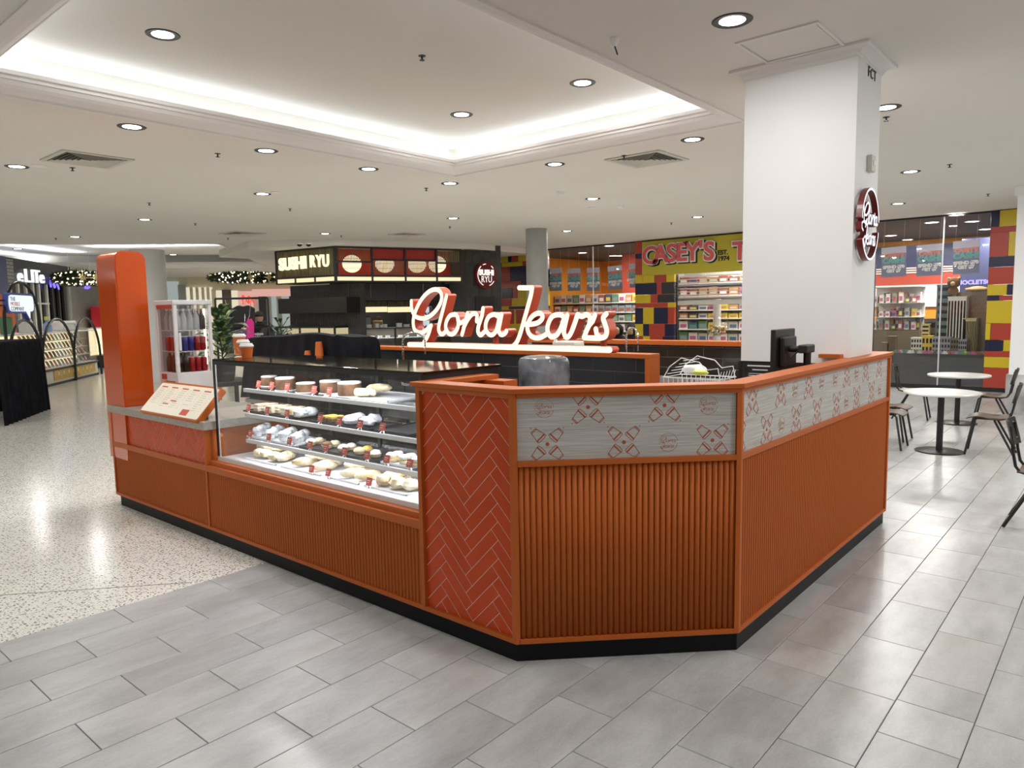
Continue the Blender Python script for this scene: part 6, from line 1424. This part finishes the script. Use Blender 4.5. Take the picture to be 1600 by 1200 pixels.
# items standing on the phone counter
for k, (px, w_, h, m, lab) in enumerate(((40, .10, .42, 'toybox_6', 'pale green box standing on the phone counter'), (68, .16, .35, 'shelf_white', 'white box standing on the phone counter'), (72, .05, .30, 'shelf_white', 'small white stand on the phone counter'))):
    s = atp(px, 515, FM)[0]; fbox(MB(), FM, s-w_, s+w_, zT2+.03, zT2+.03+h, -.5, -.3).build('counter_box', m, label=lab, cat='box', bevel=.01)
s = atp(94, 515, FM)[0]; mat('spray_blue', (.25, .4, .65), .3)
t = thing('spray_bottle', tuple(FM(s, zT2+.03, -.3)), 'blue spray bottle on the phone counter', 'bottle'); MB().lathe([(.10, 0), (.11, .03), (.11, .16), (.04, .28), (.04, .32)], tuple(FM(s, zT2+.03, -.3)), 14).build('body', 'spray_blue', t, smooth=True); MB().obox(FM(s-.03, zT2+.39, -.3), FM.u*.08, (0,0,.05), FM.n*.03).build('trigger_head', 'lime', t, bevel=.01)
s0, t1 = atp(114, 501, FM); s1, _ = atp(137, 501, FM)
t = thing('till_case', tuple(FM((s0+s1)/2, zT2+.03, -.5)), 'white carry case on the phone counter', 'case'); fbox(MB(), FM, s0, s1, zT2+.03, t1, -.7, -.3).build('body', 'white', t, bevel=.04); MB().tube([FM(s0+.12, zT2+.1, -.29), FM(s0+.2, t1-.08, -.29), FM(s1-.2, t1-.08, -.29), FM(s1-.12, zT2+.1, -.29)], .02, 6).build('handle', 'vent_metal', t)
# black salon shop with white glowing name
EO = q0+dA3*1.9
FE = vframe(EO, EO+dB3)
if (EO+dB3-EO).dot(FE.u) < 0: pass
ea, eb = atp(-40, 450, FE)[0], atp(112, 450, FE)[0]
es_ = thing('salon_front', tuple(FE((ea+eb)/2, 0, 0)), 'black salon shop front with tall grey window bars at far left', 'shop front')
zE = atp(40, 418, FE)[1]; zF = atp(40, 441, FE)[1]
fbox(MB(), FE, ea, eb, zF, 3.5, -.3, 0).build('fascia', 'charcoal', es_); fbox(MB(), FE, ea, eb, 0, 3.5, -1.2, -1.1).build('rear_wall', 'tower_brown', es_)
for k, px in enumerate((22, 34, 46, 57, 66, 78, 86, 96, 104)): s = atp(px, 470, FE)[0]; fbox(MB(), FE, s-.05, s+.05, 0, zF, -.2, -.05).build('window_bar', 'vent_metal' if px < 80 else 'charcoal', es_)
fbox(MB(), FE, ea, atp(80, 470, FE)[0], atp(70, 473, FE)[1]-.05, atp(70, 473, FE)[1], -.2, -.05).build('transom', 'vent_metal', es_); fbox(MB(), FE, ea, eb, .1, zF, -.12, -.11).build('pane', 'glass_dark', es_)
fbox(MB(), FE, atp(80, 470, FE)[0], eb, 0, zF, -.5, -.2).build('dark_door', 'charcoal', es_)
emis('elite_white', (.95, .97, 1), 1.1); emis('violet_glow', (.22, .16, 1), 1.6)
for i, ch in enumerate('eLITe'):
    p = atp((28, 39, 47.5, 54, 62)[i], 431.5+(.55*i), FE); text('salon_letter', ch, FE, .56, 'elite_white', es_, at=p, d=.06, depth=.06, bold=.004, sx=1.25)
p = atp(80, 442, FE); scrawl('script_glow', FE, p, .62, .45, 'violet_glow', es_, .09, 3, .07)
FE2 = frame(FE(0, 0, -.6), FE.u, FE.n)
wl_a, wl_b = atp(112, 470, FE2)[0], atp(230, 470, FE2)[0]
struct('wall_salon', fbox(MB(), FE2, wl_a, wl_b+3, 0, 3.5, -.1, 0), 'column_grey'); p = atp(134, 447, FE2); scrawl('script_glow', FE2, p, .5, .22, 'violet_glow', es_, .06, 5, .05)
# navy and orange shop edge at the very left
FN = frame(FE(0, 0, .25), FE.u, FE.n)
nv = thing('navy_shop_pier', tuple(FN(atp(0, 450, FN)[0], 0, 0)), 'navy shop pier with grey brick strip and orange lower panel at the left edge', 'pier')
a0, a1, a2 = atp(-50, 450, FN)[0], atp(7, 450, FN)[0], atp(18, 450, FN)[0]; zn = atp(0, 460, FN)[1]
fbox(MB(), FN, a0, a1, zn, 3.45, 0, .1).build('navy_panel', 'store_blue', nv); fbox(MB(), FN, a0, a1+.2, 0, zn, 0, .12).build('orange_panel', 'orange', nv); fbox(MB(), FN, a1, a2, zF-.1, 3.4, 0, .08).build('core', 'char_grout', nv)
tiling(frame(FN(0, 0, .08), FN.u, FN.n), a1, a2, zF-.1, 3.4, .30, .10, nv, 'column_grey', g=.02, d1=.015)
# red armchair-like display
s0 = atp(131, 480, FE2)[0]; s1 = atp(156, 480, FE2)[0]; z0, z1 = atp(140, 509, FE2)[1], atp(140, 479, FE2)[1]
mat('bright_red', (.80, .03, .05), .5); t = thing('red_case', tuple(FE2(s0, z0, .4)), 'bright red cases stacked behind the phone stand', 'case')
for k in range(3): a = s0+(s1-s0)*k/3; fbox(MB(), FE2, a+.02, a+(s1-s0)/3-.02, 0, z1, .2, .6).build('red_panel', 'bright_red', t, bevel=.05)
# pale round column behind the totem and fridge
s = V(12.6, 25.5, 0); pc_ = at(236, 480, 1, 20.0)
struct('wall_far_column', MB().lathe([(.42, 0), (.42, CZ)], (pc_.x, 20.0, 0), 28), 'column_paint', smooth=True)
# garlands of fir with lights, hung from the ceiling
noisy('fir', (.010, .022, .008), (.03, .045, .015), 40, .8); emis('bulb', (1, .85, .55), 7); mat('star_gold', (.75, .62, .35), .3, .6)
def garland(px0, px1, py, depth_pt, hh, lab, seed):
    A, B = at(px0, py, 1, depth_pt), at(px1, py, 1, depth_pt); L = (B-A).length; u = (B-A).normalized(); c = (A+B)/2
    v = V(-u.y, u.x, 0); t = thing('fir_garland', tuple(c), lab, 'garland', 'hanging fir garlands'); rg = random.Random(seed)
    vs = []; fs = []
    for k in range(2600):
        a = rg.random()*2*PI; x = (rg.random()*2-1)**1; rr = math.sqrt(max(0, 1-x*x))**.8*(.55+.45*rg.random())
        p = c+u*(x*L/2)+v*(rr*math.cos(a)*hh*1.2)+V(0, 0, rr*math.sin(a)*hh)
        d = (u*rg.uniform(-1, 1)+v*rg.uniform(-1, 1)+V(0, 0, rg.uniform(-1, 1))).normalized()*.12; w_ = d.cross(V(rg.random(), rg.random(), rg.random())).normalized()*.022
        n = len(vs); vs += [p-w_, p+w_, p+d]; fs.append((n, n+1, n+2))
    MB().add(vs, fs).build('needles', 'fir', t, kind='stuff')
    mb = MB()
    for k in range(110):
        a = rg.random()*2*PI; x = rg.random()*2-1; rr = math.sqrt(max(0, 1-x*x))**.8
        mb.ball(c+u*(x*L/2)+v*(rr*math.cos(a)*hh*1.25)+V(0, 0, rr*math.sin(a)*hh*1.02), .021, 6, 4)
    mb.build('fairy_lights', 'bulb', t, kind='stuff')
    for k, x in enumerate((.0, .52)):
        mb = MB(); pc = c+u*(x*L/2)-v*hh*1.35
        if v.y > 0: pass
        for q in range(8): a = q*PI/4; r = .22 if q % 2 == 0 else .12; mb.tube([pc, pc+u*r*math.cos(a)+V(0, 0, r*math.sin(a))], [.03, .003], 5)
        mb.build('star', 'star_gold', t)
    for x in (-.4, .4): p = c+u*(x*L/2); MB().tube([p+V(0, 0, hh*.6), V(p.x, p.y, CZ)], .006, 5).build('wire', 'white', t)
garland(326, 440, 433.5, 22.0, .17, 'fir garland with lights and stars left of the sushi lettering', 3)
garland(82, 165, 434.5, 21.0, .17, 'fir garland with lights and stars behind the top of the totem', 8)
# far shops at the end of the mall
FZ = vframe(V(11, 36, 0), V(26, 25, 0)); 
za = atp(248, 470, FZ)[0]; zb_ = atp(470, 470, FZ)[0]
mat('shop_cream', (.75, .70, .52), .6); mat('shop_grey', (.42, .46, .44), .3); emis('shop_glow', (1, .92, .68), .75); emis('shop_pink', (1, .55, .45), .7); emis('shop_cool', (.75, .85, .82), .42)
fs2 = thing('far_shop_fronts', tuple(FZ((za+zb_)/2, 0, 0)), 'row of pale lit shop fronts at the far end of the mall', 'shop front')
for k, (a, b, y0, m, nm) in enumerate(((248, 280, 440, 'shop_cool', 'glass_front'), (280, 292, 445, 'shop_grey', 'pier'), (292, 332, 449, 'shop_glow', 'lit_window'), (332, 338, 452, 'shop_cream', 'pier'), (338, 348, 454, 'shop_glow', 'lit_window'), (348, 362, 453, 'tower_brown', 'pier'), (362, 372, 454, 'shop_glow', 'lit_window'), (372, 395, 455, 'shop_pink', 'lit_window'), (395, 470, 452, 'shop_pink', 'fascia'))):
    fbox(MB(), FZ, atp(a, 470, FZ)[0], atp(b, 470, FZ)[0], 0 if k != 8 else atp(430, 463, FZ)[1], atp(a, y0, FZ)[1], -.1, .0 if 'win' in nm else .12).build(nm, m, fs2)
for px in (300, 309, 318, 326): s = atp(px, 470, FZ)[0]; fbox(MB(), FZ, s-.06, s+.06, 0, atp(px, 449, FZ)[1], 0, .05).build('window_bar', 'shop_cream', fs2)
emis('red_glow', (1, .05, .03), 1.4); p = atp(387, 470, FZ); scrawl('red_script', FZ, p, .5, .5, 'red_glow', fs2, .12, 8, .07)
for k, (a, b, m) in enumerate(((398, 404, 'white'), (404, 416, 'charcoal'), (416, 424, 'shop_grey'), (424, 432, 'shop_cool'), (432, 440, 'shop_grey'), (440, 452, 'shop_cool'), (452, 470, 'charcoal'))): fbox(MB(), FZ, atp(a, 470, FZ)[0], atp(b, 470, FZ)[0], 0, atp(430, 463, FZ)[1], -.1, .03).build('lower_front', m, fs2)
fbox(MB(), FZ, za-6, zb_+8, 0, 3.5, -.25, -.12).build('wall_behind', 'shop_cream', fs2)
lamp('far_hall_light', 'AREA', (11, 24, 3.45), 60, (1, .96, .9), None, shape='DISK', size=1.0); lamp('far_hall_light', 'AREA', (15, 26, 3.45), 60, (1, .96, .9), None, shape='DISK', size=1.0)
# ------------------------------------------------------------------ clothing stall between fridge and sushi shop
cx = 8.0
FCl = frame((8.0, 12.2, 0), _R0, -V(_F.x, _F.y, 0))
st = thing('clothes_rail', tuple(FCl(atp(385, 500, FCl)[0], 0, 0)), 'black clothes rail with hanging tops beyond the display case', 'clothes rail')
s0, s1 = atp(338, 500, FCl)[0], atp(420, 500, FCl)[0]; zr = atp(380, 476, FCl)[1]+.12
MB().tube([FCl(s0, zr, 0), FCl(s1, zr, 0)], .02, 8).build('rail', 'steel_black', st, smooth=True)
for s in (s0, s1): MB().tube([FCl(s, zr, 0), FCl(s, 0, 0)], .02, 8).build('upright', 'steel_black', st, smooth=True); MB().tube([FCl(s, .02, -.3), FCl(s, .02, .3)], .02, 8).build('foot', 'steel_black', st, smooth=True)
mat('pink_cloth', (.75, .03, .28), .8); mat('purple_cloth', (.14, .05, .25), .8); mat('navy_cloth', (.015, .017, .045), .8)
def garment(px, py0, py1, w_, m, lab, d=0, sleeves=True):
    s, z1 = atp(px, py0, FCl); z0 = atp(px, py1, FCl)[1]
    t = thing('hanging_top', tuple(FCl(s, z0, d)), lab, 'clothing', 'tops on the clothes rail')
    P = [(-w_, 0), (w_, 0), (w_*.96, (z1-z0)*.55), (w_*1.0, (z1-z0)*.86), (w_*.45, (z1-z0)), (0, (z1-z0)*.95), (-w_*.45, (z1-z0)), (-w_*1.0, (z1-z0)*.86), (-w_*.96, (z1-z0)*.55)]
    MB().prism([FCl(s+a, z0+b, d) for a, b in P], FCl.n*.07).build('body', m, t, bevel=.02)
    if sleeves:
        for k in (-1, 1): MB().tube([FCl(s+k*w_*.85, z1-(z1-z0)*.12, d+.035), FCl(s+k*w_*1.2, z0+(z1-z0)*.45, d+.035), FCl(s+k*w_*1.15, z0+(z1-z0)*.1, d+.03)], [.07, .06, .05], 8).build('sleeve', m, t, smooth=True)
    MB().tube([FCl(s-w_*.4, z1-.02, d+.035), FCl(s, z1+.05, d+.035), FCl(s, zr, 0)], .006, 6).build('hanger', 'metal', t)
    return t, s, z0, z1
garment(352, 480, 540, .17, 'navy_cloth', 'navy top hanging at the left of the clothes rail', -.1); garment(381, 477, 512, .22, 'black', 'black top hanging highest on the clothes rail', .0, False)
garment(386, 513, 548, .15, 'purple_cloth', 'purple top with white print low on the clothes rail', .08, False); garment(394, 497, 548, .07, 'pink_cloth', 'bright pink sleeve-like top on the clothes rail', .1, False)
# person seen from behind in a black hooded top
FPn = frame((8.2, 12.4, 0), _R0, -V(_F.x, _F.y, 0)); s, zhead = atp(404, 486, FPn)
hd = zhead/1.72
pe = thing('person', tuple(FPn(s, 0, 0)), 'person in a black hooded top with white print, seen between rail and shrubs', 'person')
def skin(name, joints, edges, m, parent, sub=2):
    me = bpy.data.meshes.new(name); me.from_pydata([tuple(j[0]) for j in joints], edges, []); me.update(); o = bpy.data.objects.new(name, me); COL.objects.link(o)
    o.modifiers.new('skin', 'SKIN'); sv = me.skin_vertices[0].data if me.skin_vertices else None
    if sv is None:
        bm = bmesh.new(); bm.from_mesh(me); bm.verts.layers.skin.verify(); bm.to_mesh(me); bm.free(); sv = me.skin_vertices[0].data
    for k, j in enumerate(joints): sv[k].radius = (j[1], j[1] if len(j) < 3 else j[2]); sv[k].use_root = (k == 0)
    b = o.modifiers.new('sub', 'SUBSURF'); b.levels = b.render_levels = sub
    me.materials.append(M[m]); o.parent = parent; o.location = -WL[parent]; WL[o] = V(0,0,0)
    return o
H = lambda a, z, d=0: FPn(s+a*hd, z*hd, d*hd)
J = [(H(0, .98), .15, .12), (H(0, 1.18), .15, .12), (H(0, 1.36), .17, .12), (H(0, 1.46), .07), (H(-.17, 1.40), .075), (H(.17, 1.40), .075), (H(-.27, 1.14), .06), (H(.27, 1.14), .06), (H(-.24, .92, .05), .045), (H(.24, .92, .05), .045), (H(-.10, .90), .10), (H(.10, .90), .10), (H(-.11, .50), .075), (H(.11, .50), .075), (H(-.11, .08), .05), (H(.11, .08), .05), (H(-.11, .04, .12), .045), (H(.11, .04, .12), .045)]
skin('body', J, [(0,1),(1,2),(2,3),(2,4),(2,5),(4,6),(5,7),(6,8),(7,9),(0,10),(0,11),(10,12),(11,13),(12,14),(13,15),(14,16),(15,17)], 'black', pe)
mat('skin', (.45, .27, .18), .5); mat('hair', (.02, .015, .012), .5)
blob(tuple(H(0, 1.60)), .075*hd, .085*hd, .105*hd, .0, 1).build('head', 'skin', pe, smooth=True); blob(tuple(H(0, 1.645)), .082*hd, .09*hd, .075*hd, .01, 2).build('hair', 'hair', pe, smooth=True); blob(tuple(H(0, 1.475, -.02)), .11*hd, .10*hd, .05*hd, .02, 4).build('hood', 'black', pe, smooth=True)
fT = frame(tuple(H(0, 1.25)), FPn.u, FPn.n); [scrawl('chest_print', fT, (0, .05-.06*k), .22-.12*k, .05, 'white', pe, .135*hd, 4+k, .014) for k in range(2)]
# variegated plant beside the fridge and a shrub by the sushi wall
def leaf(mb, base, d, L, W_, droop):
    side = d.cross(V(0,0,1)).normalized(); vs = []; n = 7
    for k in range(n+1):
        t = k/n; c = base+d*(L*t)+V(0,0,-droop*L*t*t+.25*L*t*(1-t)); w_ = W_*math.sin(PI*min(1, t*.96+.04))**.8
        vs += [c-side*w_+V(0,0,.25*w_), c, c+side*w_+V(0,0,.25*w_)]
    fs = []
    for k in range(n): a = k*3; fs += [(a, a+1, a+4, a+3), (a+1, a+2, a+5, a+4)]
    mb.add(vs, fs)
m = mat('leaf_var', (.02, .07, .015), .4); N, L_, b = nodes(m)
tc = N.new('ShaderNodeTexCoord'); vo = N.new('ShaderNodeTexNoise'); vo.inputs['Scale'].default_value = 18; cr = N.new('ShaderNodeValToRGB'); cr.color_ramp.elements[0].position = .52; cr.color_ramp.elements[1].position = .66; cr.color_ramp.elements[0].color = (.015, .05, .012, 1); cr.color_ramp.elements[1].color = (.34, .38, .16, 1)
L_.new(tc.outputs['Object'], vo.inputs['Vector']); L_.new(vo.outputs[0], cr.inputs[0]); L_.new(cr.outputs[0], b.inputs['Base Color'])
mat('leaf_green', (.015, .05, .012), .4); mat('pot_black', (.015, .015, .016), .5)
def plant(c, n, Lf, W_, h, m_, lab, seed, potr, poth):
    t = thing('potted_plant', c, lab, 'plant'); c = Vector(c); rg = random.Random(seed)
    MB().lathe([(potr*.8, 0), (potr, poth), (potr*.9, poth), (potr*.88, poth-.04), (0, poth-.04)], c, 18).build('pot', 'pot_black', t, smooth=True)
    stem = MB()
    for k in range(n):
        a = k*2.4+rg.random()*.5; e = .15+.8*rg.random(); zz = poth+h*(k/n)*.8; b0 = c+V(0, 0, zz); d = V(math.cos(a)*math.cos(e), math.sin(a)*math.cos(e), math.sin(e)).normalized()
        b1 = b0+d*.18*h; stem.tube([c+V(0, 0, poth-.05), b0, b1], .008, 5); mb = MB(); leaf(mb, b1, d, Lf*(.75+.5*rg.random()), W_, .35); mb.build('leaf', m_, t, smooth=True)
    stem.build('stems', 'leaf_green', t)
pq = at(345, 556, 1, 8.6); plant((pq.x+.02, 8.6, .94), 30, .32, .075, .62, 'leaf_var', 'variegated broad-leaved plant in a black pot right of the fridge', 4, .16, .24)
pst = thing('plant_table', (pq.x, 8.6, 0), 'dark table under the variegated plant', 'table'); MB().box(pq.x-.35, pq.x+.4, 8.3, 8.95, .89, .94).build('top', 'black', pst)
for a in (-.3, .35):
    for b2 in (8.34, 8.91): MB().box(pq.x+a-.02, pq.x+a+.02, b2-.02, b2+.02, 0, .89).build('leg', 'black', pst)
pq = at(440, 545, 1, 13.0); plant((pq.x, 13.0, 0), 60, .20, .035, 1.25, 'leaf_green', 'dark leafy shrub between the person and the sushi wall', 9, .25, .5)
# ================================================================== cafe tables and chairs at right
noisy('marble_top', (.62, .61, .58), (.80, .79, .76), 3, .22, detail=7)
def cafe_table(x, y, h, r, lab):
    t = thing('cafe_table', (x, y, 0), lab, 'table', 'round cafe tables')
    MB().lathe([(0, h-.03), (r*.97, h-.03), (r, h-.02), (r, h-.006), (r*.985, h), (0, h)], (x, y, 0), 48, caps=False).build('top', 'marble_top', t, smooth=True)
    MB().lathe([(.035, .02), (.035, h-.04), (.12, h-.035), (.12, h-.03)], (x, y, 0), 20).build('post', 'steel_black', t, smooth=True)
    MB().lathe([(.0, 0), (.255, 0), (.26, .008), (.25, .014), (.05, .02), (0, .02)], (x, y, 0), 36, caps=False).build('base', 'steel_black', t, smooth=True)
cafe_table(9.70, 1.70, .715, .40, 'nearer round white cafe table on a black pedestal'); cafe_table(12.15, 1.92, .715, .40, 'farther round white cafe table before the toy shop window')
noisy('ply_dark', (.060, .036, .022), (.11, .068, .042), 8, .4, stretch=(1, 8, 1)); mat('ply_black', (.022, .017, .014), .4); mat('ply_grey', (.30, .30, .31), .3)
def chair_proto():
    t = thing('cafe_chair', (0, 0, 0), 'chair', 'chair', 'black framed cafe chairs')
    # faces +x: seat, back at -x
    mb = MB(); vs = []; nx, ny = 8, 6
    for lay in (0, 1):
        for i in range(nx+1):
            for j in range(ny+1):
                u, v = i/nx, j/ny*2-1; x = -.20+.41*u; yw = .20*(1-.10*u*u); z = .445+.012*v*v-.02*math.exp(-((u-.35)/.25)**2)-.030*max(0, u-.8)/.2-(.012 if lay == 0 else 0)
                vs.append((x, v*yw, z))
    n1 = (nx+1)*(ny+1); fs = []
    for lay in (0, 1):
        for i in range(nx):
            for j in range(ny): a = lay*n1+i*(ny+1)+j; fs.append((a, a+1, a+ny+2, a+ny+1))
    rim = [i*(ny+1) for i in range(nx+1)]+[nx*(ny+1)+j for j in range(1, ny+1)]+[i*(ny+1)+ny for i in range(nx-1, -1, -1)]+[j for j in range(ny-1, 0, -1)]
    for k in range(len(rim)): a, b = rim[k], rim[(k+1) % len(rim)]; fs.append((a, b, n1+b, n1+a))
    mb.add(vs, fs).build('seat', 'ply_dark', t, smooth=True, local=True)
    mb = MB(); vs = []; n = 10
    for lay in (0, 1):
        for i in range(n+1):
            for z in (.62, .66, .80, .83):
                v = i/n*2-1; e = (.18 if z in (.66, .80) else .165); vs.append((-.245-.05*(z-.62)/.2+.030*v*v-(.011 if lay else 0), v*e, z+(0 if abs(v) < .9 else 0)))
    n1 = (n+1)*4; fs = []
    for lay in (0, 1):
        for i in range(n):
            for k in range(3): a = lay*n1+i*4+k; fs.append((a, a+1, a+5, a+4))
    rim = [i*4 for i in range(n+1)]+[n*4+k for k in (1, 2, 3)]+[i*4+3 for i in range(n-1, -1, -1)]+[2, 1]
    for k in range(len(rim)): a, b = rim[k], rim[(k+1) % len(rim)]; fs.append((a, b, n1+b, n1+a))
    mb.add(vs, fs).build('backrest', 'ply_black', t, smooth=True, local=True)
    for s in (-1, 1):
        MB().tube([(.21, s*.20, .004), (.14, s*.165, .40), (.10, s*.16, .428), (-.10, s*.16, .428)], .0125, 10).build('front_leg', 'steel_black', t, smooth=True, local=True)
        MB().tube([(-.27, s*.20, .004), (-.06, s*.155, .415)], .0125, 10).build('rear_leg', 'steel_black', t, smooth=True, local=True)
        MB().tube([(.12, s*.15, .425), (-.12, s*.15, .425), (-.185, s*.145, .44), (-.215, s*.142, .48), (-.235, s*.14, .58), (-.262, s*.135, .79)], .0115, 10).build('back_tube', 'steel_black', t, smooth=True, local=True)
        for z in (.67, .79): MB().ball((-.232-.25*(z-.62), s*.12, z), .007, 6, 4).build('rivet', 'chrome', t, local=True)
    return t
ch0 = chair_proto()
CH = [((9.87, 1.24), 94, 'chair right of the nearer table with its back to the picture edge'), ((12.1, 1.5), 92, 'chair right of the farther table, seen past the near table'),
      ((12.3, 2.52), -84, 'chair left of the farther table, backrest toward the window'), ((9.65, 2.27), -88, 'chair tucked behind the kiosk corner, left of the near table'),
      ((6.86, .44), -90, 'nearest chair, cut by the right edge of the picture')]
for k, ((x, y), rz, lab) in enumerate(CH):
    c = ch0 if k == 0 else dup(ch0)
    c.location = (x, y, 0); c.rotation_euler = (0, 0, math.radians(rz)); c['label'] = lab
for k, ((x, y), rz, lab) in enumerate(((((10.25, 2.36), -92, 'second chair, farther back, half hidden behind the kiosk corner')),)):
    c = dup(ch0, (x, y, 0), math.radians(rz), lab)
bpy.data.scenes.remove(TS)
